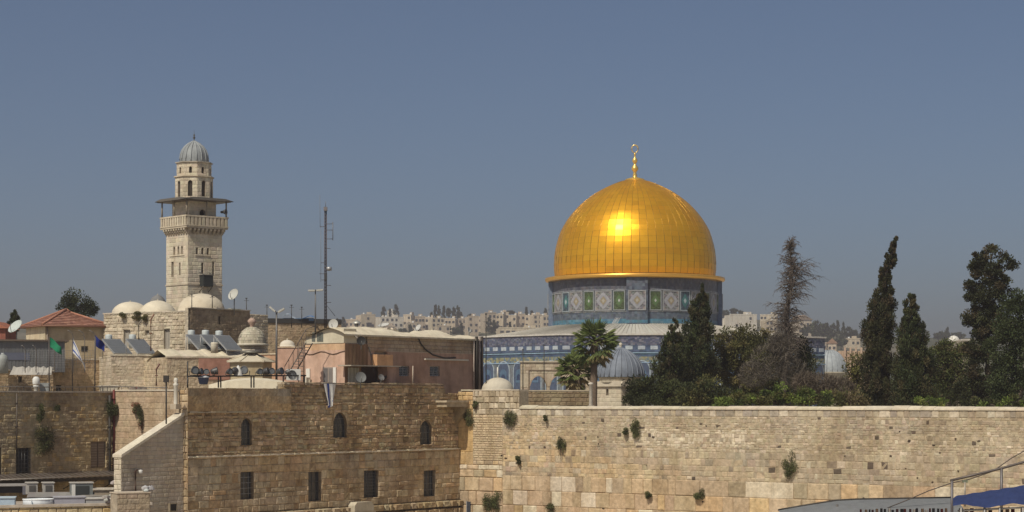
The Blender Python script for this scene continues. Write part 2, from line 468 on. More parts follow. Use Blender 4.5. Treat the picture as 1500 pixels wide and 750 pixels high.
# replace the part of the ordinary top that the raised end covers is handled by its own thickness
mb.box(0.0, WL, 0.05, 2.6, 0.0, 19.3, (0.42, 0.36, 0.27))
mb.box(0.0, UR, 0.06, 1.1, 19.3, 20.6, (0.42, 0.36, 0.27))
wall_body = mb.build("wall_face", "limestone", wall)
cp = MB(); u = UR + 0.004
while u < WL:
    w = random.uniform(0.8, 2.0); q = min(u + w, WL)
    zt = 19.50 + 0.07 * nz(u * 0.13, 5.0) + random.uniform(-0.02, 0.02)
    cp.prism([(-0.09, 19.325), (-0.09, 19.42), (0.35, zt + 0.05), (1.2, zt + 0.05), (1.25, 19.325)], u, q - 0.012, jit((0.62, 0.55, 0.42), 0.1), Matrix(((0, 1, 0, 0), (1, 0, 0, 0), (0, 0, 1, 0), (0, 0, 0, 1))))
    u = q
cp.build("coping", "pale_stone", wall)
cp = MB(); u = 0.3
while u < UR:
    q = min(u + random.uniform(0.5, 1.1), UR)
    cp.box(u, q - 0.015, -0.05, 1.15, 20.622, 20.70 + random.uniform(-0.015, 0.015), jit((0.58, 0.51, 0.4), 0.1)); u = q
cp.build("coping", "pale_stone", wall)
# putlog holes and odd dark gaps between the stones
gp = MB()
for (px, py) in ((735, 667), (741, 671), (877, 650), (798, 655), (757, 678), (800, 663), (1318, 632), (1332, 646), (1368, 652), (1377, 663), (1265, 730), (1305, 668), (1327, 686), (1400, 643), (1434, 646), (1404, 690), (1366, 706), (876, 640), (957, 640), (1238, 668), (1030, 735), (884, 745), (1344, 700)):
    u, z = WALL.u(px), WALL.z(px, py); w = random.uniform(0.04, 0.12); hh = random.uniform(0.03, 0.07)
    gp.prism([(u - w, z - hh * random.uniform(.3, 1)), (u + w * random.uniform(.4, 1), z - hh), (u + w, z + hh * random.uniform(.2, 1)), (u - w * random.uniform(.3, 1), z + hh)], -0.04 - random.uniform(0, 0.02), 0.02, jit((0.07, 0.05, 0.037), 0.3))
gp.build("joint_gap", "brown_stone", wall)

# corbelled stone balcony in the inner corner
cb = thing("stone_corbel", "projecting stone slab ledge on a curved bracket in the corner beside the sunlit wall", "ledge", BRN.at(-1.15, 0, 0), R(PHI_S))
mb = MB(); zc = Z(596, 149)
mb.box(-1.4, 1.5, -0.95, 0.0, zc, zc + 0.32, (0.5, 0.42, 0.3)); mb.box(-1.55, 1.55, -1.05, -0.02, zc + 0.322, zc + 0.46, (0.56, 0.48, 0.36))
mb.build("slab", "limestone", cb)
mb = MB()
mb.prism([(-0.95 + 0.02, zc - 0.003), (-0.85, zc - 0.35), (-0.45, zc - 0.8), (0.0, zc - 1.3), (0.0, zc - 0.003)], 0.7, 1.35, (0.34, 0.27, 0.17), Matrix(((0, 1, 0, 0), (1, 0, 0, 0), (0, 0, 1, 0), (0, 0, 0, 1))))
mb.build("bracket", "limestone", cb)

# ================================================================ the shaded brown building
bld = thing("stone_building", "long brown rough-stone building in shade with arched upper and barred lower windows", "building", BRN.at(0, 0, 0), R(PHI_S))
UB = BRN.u(272)
H_arch = [BRN.hole(353, 369, 613, 652) + (1.0,), BRN.hole(488, 508, 604, 641) + (1.25,), BRN.hole(615.5, 632, 616, 651) + (1.0,)]
H_rect = [BRN.hole(349.5, 369, 691, 731), BRN.hole(449, 468, 691, 734), BRN.hole(530.5, 551.5, 689, 728.5), BRN.hole(618, 635, 689, 727)]
BR1, BR2, BR3 = (0.50, 0.365, 0.215), (0.44, 0.34, 0.22), (0.57, 0.45, 0.29)
def br_up(u, z):
    n = nz(u * 0.15, z * 0.4, 1.0); c = mixc(BR1, BR2, 0.5 + n)
    r = random.random()
    if r < 0.12: c = BR3
    elif r < 0.25: c = (0.34, 0.255, 0.14)
    elif r < 0.33: c = (0.49, 0.41, 0.26)
    return jit(c, 0.15)
def br_lo(u, z):
    n = nz(u * 0.13, z * 0.3, 7.0); c = mixc((0.50, 0.375, 0.225), (0.44, 0.36, 0.25), 0.5 + 1.5 * n); r = random.random()
    if r < 0.14: c = (0.56, 0.46, 0.31)
    elif r < 0.22: c = (0.42, 0.3, 0.17)
    elif r < 0.27: c = (0.50, 0.355, 0.215)
    return jit(c, 0.09)
mb = MB()
ZL = Z(657, 150) - 0.02; ZB = Z(735, 150) + 0.2
MO = (0.33, 0.24, 0.14)
facade(mb, front, UB, 0, ZL, 21.0, rows=lambda z: random.choice((0.16, 0.22, 0.28, 0.34)), wid=lambda z, u: random.choice(((0.14, 0.35), (0.2, 0.6), (0.4, 0.8))), tint=br_up, mortar=MO, joint=0.012, relief=0.04, rough=1.0, holes=H_arch, reveal=0.26, rtint=(0.24, 0.18, 0.11), jit_edge=0.038,
       top=lambda u: 21.02 + 0.05 * nz(u * 2) if -18.7 < u < -1.7 else (20.7 if u < 0 and u < -5 else 20.45))
facade(mb, lambda u, o, z: (u, -o - 0.16, z), UB, 0, ZB, ZL, rows=lambda z: random.choice((0.3, 0.42, 0.5, 0.58)), wid=lambda z, u: random.choice(((0.3, 0.7), (0.5, 1.2))), tint=br_lo, mortar=MO, joint=0.01, relief=0.035, rough=0.9, holes=H_rect, reveal=0.34, rtint=(0.3, 0.23, 0.15))
facade(mb, lambda u, o, z: (u, -o - 0.3, z), UB, 0, 10.4, ZB, rows=lambda z: 0.62, wid=(0.45, 1.0), tint=lambda u, z: jit(random.choice(((0.44, 0.34, 0.2), (0.36, 0.27, 0.16), (0.5, 0.42, 0.29))), 0.1), mortar=(0.09, 0.07, 0.05), joint=0.05, relief=0.2, rough=0.5)
mb.box(UB, 0, -0.3, 0.4, ZB - 0.02, ZB - 0.005, (0.3, 0.24, 0.15))
for h_ in H_arch + H_rect: pass
# body behind, with recesses left for the windows
k_ = (274.0 - 750) / F     # the body keeps to the right of the lane behind the sloping wall
q0 = Vector((-20.1, 127.7, 0))
iv = Matrix.Rotation(-R(PHI_S), 4, 'Z')
loc = lambda w: (iv @ (Vector((w[0], w[1], 0)) - BRN.at(0, 0, 0)))
w1 = loc((k_ * 160, 160))
a_ = loc((k_ * BRN.d(275.0), BRN.d(275.0)))
mb.slab([(a_.x + 0.9, 0.52), (-0.01, 0.52), (-0.01, 16.0), (w1.x + 3, 16.0), (w1.x, w1.y)], 0.0, 20.2, (0.3, 0.24, 0.16))
mb.box(UB, -5.2, 0.05, 0.5, 20.2, 20.68, (0.3, 0.24, 0.16)); mb.box(-18.7, -1.7, 0.06, 0.5, 20.6, 21.0, (0.3, 0.24, 0.16))
mb.box(-5.2, -0.01, 0.055, 0.5, 20.2, 20.42, (0.3, 0.24, 0.16))
mb.build("wall", "brown_stone", bld)
mb = MB(); u = UB   # left end, in profile
facade(mb, lambda u, o, z: (UB - o, -u, z), -0.5, 0.2, 10.4, 20.6, rows=lambda z: 0.45, wid=(0.3, 0.7), tint=br_lo, mortar=MO, joint=0.02, relief=0.06)
mb.build("end_wall", "brown_stone", bld)
# upper left is plastered over
mb = MB()
def plast(u, z): return jit(mixc(mixc((0.31, 0.265, 0.2), (0.46, 0.32, 0.165), max(0, min(1, (20.4 - z) * 1.1 + 0.6 * nz(u * 0.5, z)))), (0.37, 0.275, 0.165), max(0, min(1, 0.5 + 1.6 * nz(u * 0.35, z * 0.8, 2)))), 0.05)
u0, u1 = UB + 0.05, BRN.u(424)
n = 22
for i in range(n):
    for k in range(3):
        a, b = u0 + (u1 - u0) * i / n, u0 + (u1 - u0) * (i + 1) / n
        z0_, z1_ = 19.25 + k * 0.48, 19.25 + (k + 1) * 0.48
        mb.quad((a, -0.16, z0_), (b, -0.16, z0_), (b, -0.16, z1_), (a, -0.16, z1_), plast(a, z0_))
mb.box(u0, u1, -0.157, 0.02, 19.25, 20.69, (0.3, 0.23, 0.15))
mb.build("plaster_band", "brown_stone", bld)
mb = MB(); u = UB
while u < -0.05:   # ledge where the wall steps back, broken here and there
    q = min(u + random.uniform(0.25, 0.9), -0.02)
    if True:
        k = random.uniform(-0.03, 0.03)
        mb.box(u, q + 0.004, -0.30 + k, 0.0, ZL - 0.03, ZL + 0.035 + random.uniform(-0.02, 0.03), jit((0.6, 0.53, 0.41), 0.12))
    u = q
mb.build("ledge", "pale_stone", bld)
mb = MB(); u = UB + 0.2
while u < BRN.u(424):
    q = u + random.uniform(0.2, 0.6)
    mb.box(u, q + 0.004, -0.2, 0.0, 19.15, 19.25 + random.uniform(-0.03, 0.04), jit((0.42, 0.35, 0.25), 0.15))
    u = q
mb.build("ledge", "pale_stone", bld)
mb = MB(); u = -18.7    # parapet stones along the top
while u < -1.8:
    q = min(u + random.uniform(0.2, 0.6), -1.7); mb.box(u, q - 0.02, -0.1, 0.55, 21.03, 21.1 + random.uniform(-0.03, 0.05), jit((0.40, 0.32, 0.22), 0.2)); u = q
mb.build("parapet", "brown_stone", bld)
for i, h_ in enumerate(H_arch): window(bld, h_, 0.24, frame=(0.16, 0.15, 0.13), bars=(2, 3), barcol=(0.18, 0.18, 0.17))
for i, h_ in enumerate(H_rect):
    w = window(bld, h_, 0.14, frame=(0.12, 0.11, 0.10), bars=((2, 4), (2, 2), (5, 8), (2, 3))[i], barcol=((0.34, 0.34, 0.33), (0.1, 0.1, 0.1), (0.12, 0.12, 0.12), (0.2, 0.2, 0.2))[i], bar_off=-0.06)
    w.location.y = 0
# ================================================================ sloping wall in front of the inner yard
slp = thing("stair_wall", "grey stone wall with a white sloping coping stepping down like a stair side", "wall", BRN.at(UB, 0.15, 0), R(PHI_S))
US = BRN.u(180) - UB
zt0, zt1 = BRN.z(266, 606), BRN.z(182, 667)
top = lambda u: zt1 + (zt0 - zt1) * (u - US) / (0 - US)
mb = MB()
facade(mb, front, US, -0.03, 10.4, zt0, rows=lambda z: 0.26, wid=(0.3, 0.7), tint=lambda u, z: jit(mixc((0.45, 0.40, 0.33), (0.46, 0.38, 0.28), max(0, min(1, 0.4 + nz(u * 0.5, z * 0.5)))), 0.07), mortar=(0.36, 0.31, 0.25), joint=0.01, relief=0.02, top=lambda u: top(u) - 0.04)
mb.prism([(US, 10.0), (0, 10.0), (0, zt0 - 0.12), (US, zt1 - 0.12)], 0.02, 0.62, (0.36, 0.31, 0.22))
facade(mb, lambda u, o, z: (US - o, -u, z), -0.62, 0.0, 10.4, zt1 - 0.1, rows=lambda z: 0.3, wid=(0.3, 0.5), tint=lambda u, z: jit((0.62, 0.55, 0.43), 0.06), mortar=(0.4, 0.34, 0.26), joint=0.01, relief=0.02)  # lighter stone tint here puts sunlight into the end face's colour
mb.build("wall", "pale_stone", slp)
mb = MB(); n = 11
for i in range(n):
    a, b = US - 0.06 + (0.02 - US) * i / n, US - 0.06 + (0.02 - US) * (i + 1) / n - 0.012
    mb.prism([(a, top(a) - 0.1), (b, top(b) - 0.1), (b, top(b) + 0.07), (a, top(a) + 0.07)], -0.1, 0.68, jit((0.66, 0.6, 0.48), 0.06))
mb.build("coping", "pale_stone", slp)

# ================================================================ shaded house at the left with its sunlit return
lh = thing("stone_house", "weathered stone house at the left, shaded front with shuttered windows and plants, flat roof", "house", LB.at(0, 0, 0), R(PHI_S))
H_l = [LB.hole(23.5, 45, 656, 697), LB.hole(133, 155, 647, 685), LB.hole(-12, 2, 656, 697)]
def lh_t(u, z):
    n = nz(u * 0.3, z * 0.6, 9.0); c = mixc((0.60, 0.49, 0.285), (0.52, 0.43, 0.285), 0.5 + n); r = random.random()
    if r < 0.12: c = (0.62, 0.47, 0.24)
    elif r < 0.22: c = (0.46, 0.37, 0.24)
    return jit(c, 0.07)
mb = MB(); ZR = 20.48
facade(mb, front, -22, 0, 13.0, ZR, rows=lambda z: random.choice((0.22, 0.3)), wid=(0.25, 0.7), tint=lh_t, mortar=(0.46, 0.37, 0.24), joint=0.008, relief=0.018, rough=0.9, holes=H_l, reveal=0.35)
mb.box(-22, 12, 0.37, 12, 0.5, ZR - 0.05, (0.4, 0.35, 0.27))
mb.box(-22, 0.3, 0.02, 0.36, ZR - 0.3, ZR - 0.02, (0.3, 0.25, 0.18))
mb.build("wall", "brown_stone", lh)
MB().box(-22, 0.0, -0.08, 0.5, ZR + 0.004, ZR + 0.1, (0.6, 0.53, 0.42)).build("coping", "pale_stone", lh)
for h_ in H_l[:1] + H_l[2:]: window(lh, h_, 0.3, frame=(0.1, 0.1, 0.1), bars=(4, 6), barcol=(0.13, 0.13, 0.13), bar_off=0.02)
w = window(lh, H_l[1], 0.3, frame=(0.16, 0.11, 0.08), bars=None)
sh = MB(); u0, u1, a, b = H_l[1]
for s in (0, 1):
    x0 = u0 + 0.03 + s * (u1 - u0) / 2; x1 = x0 + (u1 - u0) / 2 - 0.06
    sh.box(x0, x1, 0.1, 0.15, a + 0.03, b - 0.03, (0.24, 0.19, 0.15))
    for k in range(9): sh.box(x0 + 0.06, x1 - 0.06, 0.07, 0.1, a + 0.12 + k * (b - a - 0.2) / 9, a + 0.2 + k * (b - a - 0.2) / 9, (0.32, 0.27, 0.22))
sh.build("shutter", "paint", w)
TR = Matrix.Rotation(R(PHI_W - PHI_S), 4, 'Z')
mb = MB()
UW = LW.u(262)
facade(mb, lambda u, o, z: TR @ Vector((u, -o, z)), 0, UW, 13.0, 20.6, rows=lambda z: 0.42, wid=(0.4, 1.0), tint=lambda u, z: jit(mixc((0.58, 0.46, 0.33), (0.50, 0.38, 0.26), 0.5 + nz(u * 0.6, z * 0.6, 4)), 0.07), mortar=(0.4, 0.31, 0.21), joint=0.008, relief=0.018)
mb.box(0.0, UW, 0.02, 8, 0.5, 20.58, (0.5, 0.42, 0.32), TR)
mb.build("return_wall", "limestone", lh)
MB().box(0.1, UW, -0.07, 0.6, 20.604, 20.7, (0.62, 0.55, 0.44), TR).build("coping", "pale_stone", lh)
# downpipes in the inner corner
def drain(label, pts, r, col, at, rz):
    mb = MB().path(pts, r, col)
    z = pts[0][2] - 0.7
    while z > pts[-1][2] + 0.3:
        p = min(pts, key=lambda q: abs(q[2] - z)); mb.box(p[0] - r - 0.03, p[0] + r + 0.03, p[1] - r - 0.02, p[1] + r + 0.1, z, z + 0.06, tuple(c * 0.6 for c in col)); z -= 1.6
    return tag(mb.build("drain_pipe", "paint", None, at, rz), label, "pipe")
drain("rusty red drainpipe running down the corner between shaded and sunlit walls", [(-0.12, -0.18, 20.7), (-0.12, -0.18, 17.2), (-0.1, -0.14, 17.0), (-0.1, -0.14, 13.9)], 0.075, (0.16, 0.04, 0.035), LB.at(0), R(PHI_S))
drain("dark grey drainpipe down the corner of the shaded house", [(-0.5, -0.16, 20.3), (-0.5, -0.16, 17.0), (-0.45, -0.16, 13.9)], 0.09, (0.06, 0.055, 0.05), LB.at(0), R(PHI_S))
drain("thin grey drainpipe on the shaded front above the tall barred window", [(0, -0.1, 20.4), (0, -0.1, 16.4)], 0.045, (0.12, 0.1, 0.085), LB.at(LB.u(23)), R(PHI_S))

# ---- the low flat roof before it, with its clutter
LOWZ = Z(741, 122)
low = thing("low_stone_house", "low brown stone house with a cluttered flat roof at the bottom left", "house", Vector((X(110, 122), 122, 0)), R(PHI_S - 30))
Tl = Matrix.Identity(4)
mb = MB()
facade(mb, front, -9, 4.5, 10.0, LOWZ, rows=lambda z: 0.36, wid=(0.4, 0.9), tint=lh_t, mortar=(0.15, 0.12, 0.08), joint=0.015, relief=0.035)
mb.box(-9, 4.5, 0.03, 7.5, 0.2, LOWZ - 0.03, (0.42, 0.36, 0.3)); mb.box(-16, -9.002, 0.03, 12, 0.2, LOWZ - 0.03, (0.42, 0.36, 0.3))
mb.build("wall", "brown_stone", low)
mb = MB(); mb.box(-16, 4.6, -0.1, 0.35, LOWZ - 0.028, LOWZ + 0.12, (0.5, 0.44, 0.37)); mb.build("parapet", "pale_stone", low)
# ================================================================ the gold-domed shrine
DD = 270.0
DC = Vector((X(930, DD), DD, 0))
shrine = thing("domed_shrine", "octagonal blue-tiled shrine with a great golden dome", "shrine", DC)
zt = lambda py, d=DD: Z(py, d)
ZRIM = zt(407)
S_ = DD / F / 2.68
prof = [(313, 0), (316, 20), (316.5, 50), (315, 75), (311, 105), (303, 138), (291, 172), (276, 200), (258, 227), (237, 251), (213, 275), (186, 297), (157, 317), (126, 334), (95, 349), (64, 361), (36, 370)]
prof = [(r * S_ * 1.0, h_ * S_ * 1.03) for r, h_ in prof]
def dome_at(t):
    t = max(0.0, min(len(prof) - 1.0001, t)); i = int(t); f = t - i
    return prof[i][0] + (prof[i + 1][0] - prof[i][0]) * f, prof[i][1] + (prof[i + 1][1] - prof[i][1]) * f
# resample by arc length into panel rows
arc = [0.0]
for (r0, h0), (r1, h1) in zip(prof, prof[1:]): arc.append(arc[-1] + math.hypot(r1 - r0, h1 - h0))
def by_arc(s):
    for i in range(len(arc) - 1):
        if s <= arc[i + 1] + 1e-9:
            f = (s - arc[i]) / (arc[i + 1] - arc[i]); return prof[i][0] + (prof[i + 1][0] - prof[i][0]) * f, prof[i][1] + (prof[i + 1][1] - prof[i][1]) * f
    return prof[-1]
NR, NM = 22, 60
GOLD = (0.98, 0.50, 0.03)
mb = MB()
for i in range(NR):
    s0, s1 = arc[-1] * i / NR, arc[-1] * (i + 1) / NR
    for k in range(NM):
        w0, w1 = 2 * math.pi * k / NM, 2 * math.pi * (k + 1) / NM
        tl = random.gauss(0, 0.008); tv = random.gauss(0, 0.007)
        col = jit(mixc(GOLD, (0.92, 0.43, 0.025), max(0, 0.5 + 1.4 * nz(k * 0.35, i * 0.5)) * 0.6), 0.05)
        n = 2; grid = []
        for a in range(n + 1):
            row = []
            for b in range(n + 1):
                e0 = 0.028; e1 = 0.007
                fs_, fw_ = e1 + (1 - 2 * e1) * a / n, e0 + (1 - 2 * e0) * b / n
                r, h_ = by_arc(s0 + (s1 - s0) * fs_); w = w0 + (w1 - w0) * fw_
                off = 0.03 + tl * (b - 1) + tv * (a - 1) 
                row.append(((r + off) * math.cos(w), (r + off) * math.sin(w), ZRIM + h_ + 0.1))
            grid.append(row)
        vs = [p for row in grid for p in row]
        fs = [(a * (n + 1) + b, a * (n + 1) + b + 1, (a + 1) * (n + 1) + b + 1, (a + 1) * (n + 1) + b) for a in range(n) for b in range(n)]
        mb.add(vs, fs, col, True)
mb.lathe([(r - 0.03, ZRIM + h_ + 0.1) for r, h_ in prof], NM, (0.34, 0.165, 0.025))
# standing seams on every meridian
for k in range(NM):
    w = 2 * math.pi * k / NM
    mb.path([((by_arc(arc[-1] * j / 20)[0] + 0.03) * math.cos(w), (by_arc(arc[-1] * j / 20)[0] + 0.03) * math.sin(w), ZRIM + 0.1 + by_arc(arc[-1] * j / 20)[1]) for j in range(20)], 0.022, (0.55, 0.29, 0.045), 4, True, False)
mb.build("dome", "gold", shrine)
apex = ZRIM + prof[-1][1] + 0.1
mb = MB()
fz = lambda py: apex + (168 - py) * S_ * 1.0
mb.lathe([(1.35, apex - 0.15), (1.2, apex + 0.12), (0.5, apex + 0.3), (0.24, fz(155)), (0.3, fz(150)), (0.2, fz(142)), (0.22, fz(136)), (0.42, fz(128)), (0.46, fz(122)), (0.34, fz(115)), (0.17, fz(108)), (0.16, fz(104)), (0.28, fz(98)), (0.36, fz(92)), (0.26, fz(85)), (0.12, fz(79)), (0.1, fz(72)), (0.15, fz(68)), (0.08, fz(62)), (0.0, fz(60))], 16, (0.9, 0.6, 0.16))
fin = mb.build("finial", "gold", shrine)
ring = []
for k in range(25):
    w = R(-82) - 2 * math.pi * 0 + k * R(344) / 24
    ring.append((0.42 * math.cos(w), 0, fz(46) + 0.5 * math.sin(w)))
MB().path(ring, [0.05 + 0.05 * abs(math.cos((k - 12) / 12 * 1.5)) for k in range(25)], (0.8, 0.6, 0.25), 6).build("crescent", "gold", fin)
# gold rim below the dome
mb = MB()
RB = 11.68
mb.lathe([(10.3, ZRIM + 0.02), (10.75, ZRIM + 0.02), (10.9, ZRIM + 0.0), (RB, ZRIM - 0.10), (RB + 0.03, ZRIM - 0.32), (RB - 0.06, ZRIM - 0.5), (RB - 0.5, ZRIM - 0.58), (10.6, ZRIM - 0.6)], 96, (0.85, 0.47, 0.1))
for k in range(96):
    w = 2 * math.pi * k / 96
    mb.tube(((10.85) * math.cos(w), 10.85 * math.sin(w), ZRIM + 0.0), ((RB) * math.cos(w), RB * math.sin(w), ZRIM - 0.12), 0.035, (0.75, 0.4, 0.07), n=4)
mb.build("dome_rim", "gold", shrine)
# drum: bands of tile
RDm = 10.75
ZD0 = zt(474, 259)
zp1, zp0 = zt(424.5, 259.5), zt(455.5, 259.5)
mb = MB()
def tilec(base, a=0.2): return jit(tuple(0.72 * c for c in random.choice(base)), a)
BLUE = [(0.11, 0.125, 0.16), (0.14, 0.155, 0.19), (0.095, 0.11, 0.15)]
GREYB = [(0.135, 0.165, 0.21), (0.16, 0.19, 0.225), (0.115, 0.145, 0.19)]
TURQ = [(0.10, 0.25, 0.36), (0.12, 0.28, 0.38), (0.15, 0.26, 0.34)]
def band(rr, z0, z1, nseg, rows, cols, inset=0.0):
    for j in range(rows):
        a, b = z0 + (z1 - z0) * j / rows, z0 + (z1 - z0) * (j + 1) / rows
        for k in range(nseg):
            w0, w1 = 2 * math.pi * k / nseg, 2 * math.pi * (k + 1) / nseg
            mb.quad((rr * math.cos(w0), rr * math.sin(w0), a), (rr * math.cos(w1), rr * math.sin(w1), a), (rr * math.cos(w1), rr * math.sin(w1), b), (rr * math.cos(w0), rr * math.sin(w0), b), tilec(cols))
band(RDm, ZD0 - 0.3, ZD0 + 0.05, 180, 1, GREYB)
band(RDm + 0.03, ZD0 + 0.05, ZD0 + 0.62, 180, 2, TURQ)
band(RDm, ZD0 + 0.62, zp0 - 0.1, 220, 3, GREYB)
band(RDm + 0.05, zp0 - 0.1, zp0 + 0.02, 180, 1, [(0.35, 0.36, 0.36)])
band(RDm, zp0 + 0.02, zp1 - 0.02, 220, 7, BLUE + GREYB)
band(RDm + 0.05, zp1 - 0.02, zp1 + 0.12, 180, 1, [(0.3, 0.31, 0.34)])
band(RDm, zp1 + 0.12, ZRIM - 0.55, 260, 4, [(0.11, 0.12, 0.15), (0.14, 0.145, 0.175), (0.095, 0.1, 0.135), (0.155, 0.15, 0.165)])
mb.lathe([(0, ZD0 - 0.3), (RDm + 0.04, ZD0 - 0.3)], 64, (0.2, 0.2, 0.2)); 
mb.build("drum", "glazed_tile", shrine)
# panels: star-pattern windows, pale and dark green by turns; local frame: x along, y out (negative), z up
HP = zp1 - zp0
def panel(kind, w):
    mb = MB(); y = 0.0
    pale, edge = ((0.4, 0.4, 0.41), (0.29, 0.295, 0.3)) if kind == 'pale' else ((0.06, 0.12, 0.05), (0.25, 0.27, 0.27))
    if kind == 'teal': pale, edge = (0.07, 0.12, 0.15), (0.30, 0.34, 0.36)
    f = 0.13; a, b = 0.06, HP - 0.06
    mb.box(-w, -w + f, -0.1, 0, a, b, edge); mb.box(w - f, w, -0.1, 0, a, b, edge)
    mb.box(-w + f, w - f, -0.1, 0, a, a + f, edge); mb.box(-w + f, w - f, -0.1, 0, b - f, b, edge)
    inner = {'pale': (0.19, 0.185, 0.19), 'green': (0.065, 0.09, 0.04), 'teal': (0.06, 0.085, 0.11)}[kind]
    n = 10; m = 14
    for i in range(n):
        for k in range(m):
            x0, x1 = -w + f + (2 * w - 2 * f) * i / n, -w + f + (2 * w - 2 * f) * (i + 1) / n
            q0, q1 = a + f + (b - a - 2 * f) * k / m, a + f + (b - a - 2 * f) * (k + 1) / m
            mb.quad((x0, -0.04, q0), (x1, -0.04, q0), (x1, -0.04, q1), (x0, -0.04, q1), jit(inner, 0.4))
    cz = (a + b) / 2; W_ = w - f; H_ = (b - a) / 2 - f
    hexa = lambda sx, sz: [(-sx, cz), (-sx * 0.62, cz + sz * 0.45), (0, cz + sz), (sx * 0.62, cz + sz * 0.45), (sx, cz), (sx * 0.62, cz - sz * 0.45), (0, cz - sz), (-sx * 0.62, cz - sz * 0.45)]
    def dia(sx, sz, c, y0): mb.prism([(p[0], p[1]) for p in hexa(sx, sz)], y0, 0.0, c)
    if kind == 'pale':
        dia(W_ * 0.98, H_ * 0.98, (0.31, 0.31, 0.33), -0.06)
        dia(W_ * 0.62, H_ * 0.62, (0.27, 0.27, 0.30), -0.072)
        dia(W_ * 0.46, H_ * 0.5, (0.26, 0.22, 0.15), -0.084)
        dia(W_ * 0.2, H_ * 0.22, (0.36, 0.33, 0.27), -0.096)
        for sx in (-1, 1):
            for sz in (-1, 1): mb.prism([(sx * W_, cz + sz * H_), (sx * W_, cz + sz * H_ * 0.62), (sx * W_ * 0.66, cz + sz * H_)], -0.055, 0, (0.27, 0.235, 0.21))
    elif kind == 'green':
        dia(W_ * 0.8, H_ * 0.8, (0.085, 0.12, 0.05), -0.06); dia(W_ * 0.62, H_ * 0.62, (0.09, 0.15, 0.06), -0.072)
        dia(W_ * 0.22, H_ * 0.2, (0.4, 0.41, 0.37), -0.085)
    else:
        dia(W_ * 0.85, H_ * 0.8, (0.06, 0.16, 0.16), -0.06); dia(W_ * 0.35, H_ * 0.3, (0.35, 0.42, 0.44), -0.075)
    return mb
protos = {}
for q in range(4):
    pz = R(-2 + 90 * q)
    # the flat pier with its own pale panel
    for k in range(-1, 8):
        az = -pz * 0 + R(-90) + pz if k < 0 else R(-90) + pz + R(12.4 + 10.95 * k)
        kind = 'pale' if k < 0 or k % 2 == 1 else ('teal' if k == 2 else 'green')
        if k == 7: continue
        w = 1.15 if kind == 'pale' else 0.78
        if k < 0: continue
        rr = RDm + 0.01
        key = kind
        locv = (rr * math.cos(az), rr * math.sin(az), zp0)
        if key not in protos:
            protos[key] = panel(kind, w).build("tile_panel", "glazed_tile", shrine, locv, az + R(90))
        else:
            c = protos[key].copy(); COL.objects.link(c); c.parent = shrine; c.location = locv; c.rotation_euler = (0, 0, az + R(90))
    az = R(-90) + pz
    T = Matrix.Rotation(az + R(90), 4, 'Z')
    mb = MB(); ro = RDm + 0.5
    for j in range(16):
        for i in range(8):
            a, b = ZD0 - 0.3 + (ZRIM - 0.55 - ZD0 + 0.3) * j / 16, ZD0 - 0.3 + (ZRIM - 0.55 - ZD0 + 0.3) * (j + 1) / 16
            cols = TURQ if j == 1 else (GREYB if j < 4 else BLUE + GREYB)
            x0, x1 = -1.32 + 2.64 * i / 8, -1.32 + 2.64 * (i + 1) / 8
            mb.quad(T @ Vector((x0, -ro, a)), T @ Vector((x1, -ro, a)), T @ Vector((x1, -ro, b)), T @ Vector((x0, -ro, b)), tilec(cols))
    for s in (-1, 1):
        mb.quad(T @ Vector((s * 1.32, -ro, ZD0 - 0.3)), T @ Vector((s * 1.32, -ro + 1.0, ZD0 - 0.3)), T @ Vector((s * 1.32, -ro + 1.0, ZRIM - 0.55)), T @ Vector((s * 1.32, -ro, ZRIM - 0.55)), (0.16, 0.2, 0.28))
    pier = mb.build("pier", "glazed_tile", shrine)
    pv = T @ Vector((0, -ro - 0.005, zp0))
    c = panel('pale', 1.12).build("tile_panel", "glazed_tile", pier, pv, az + R(90))

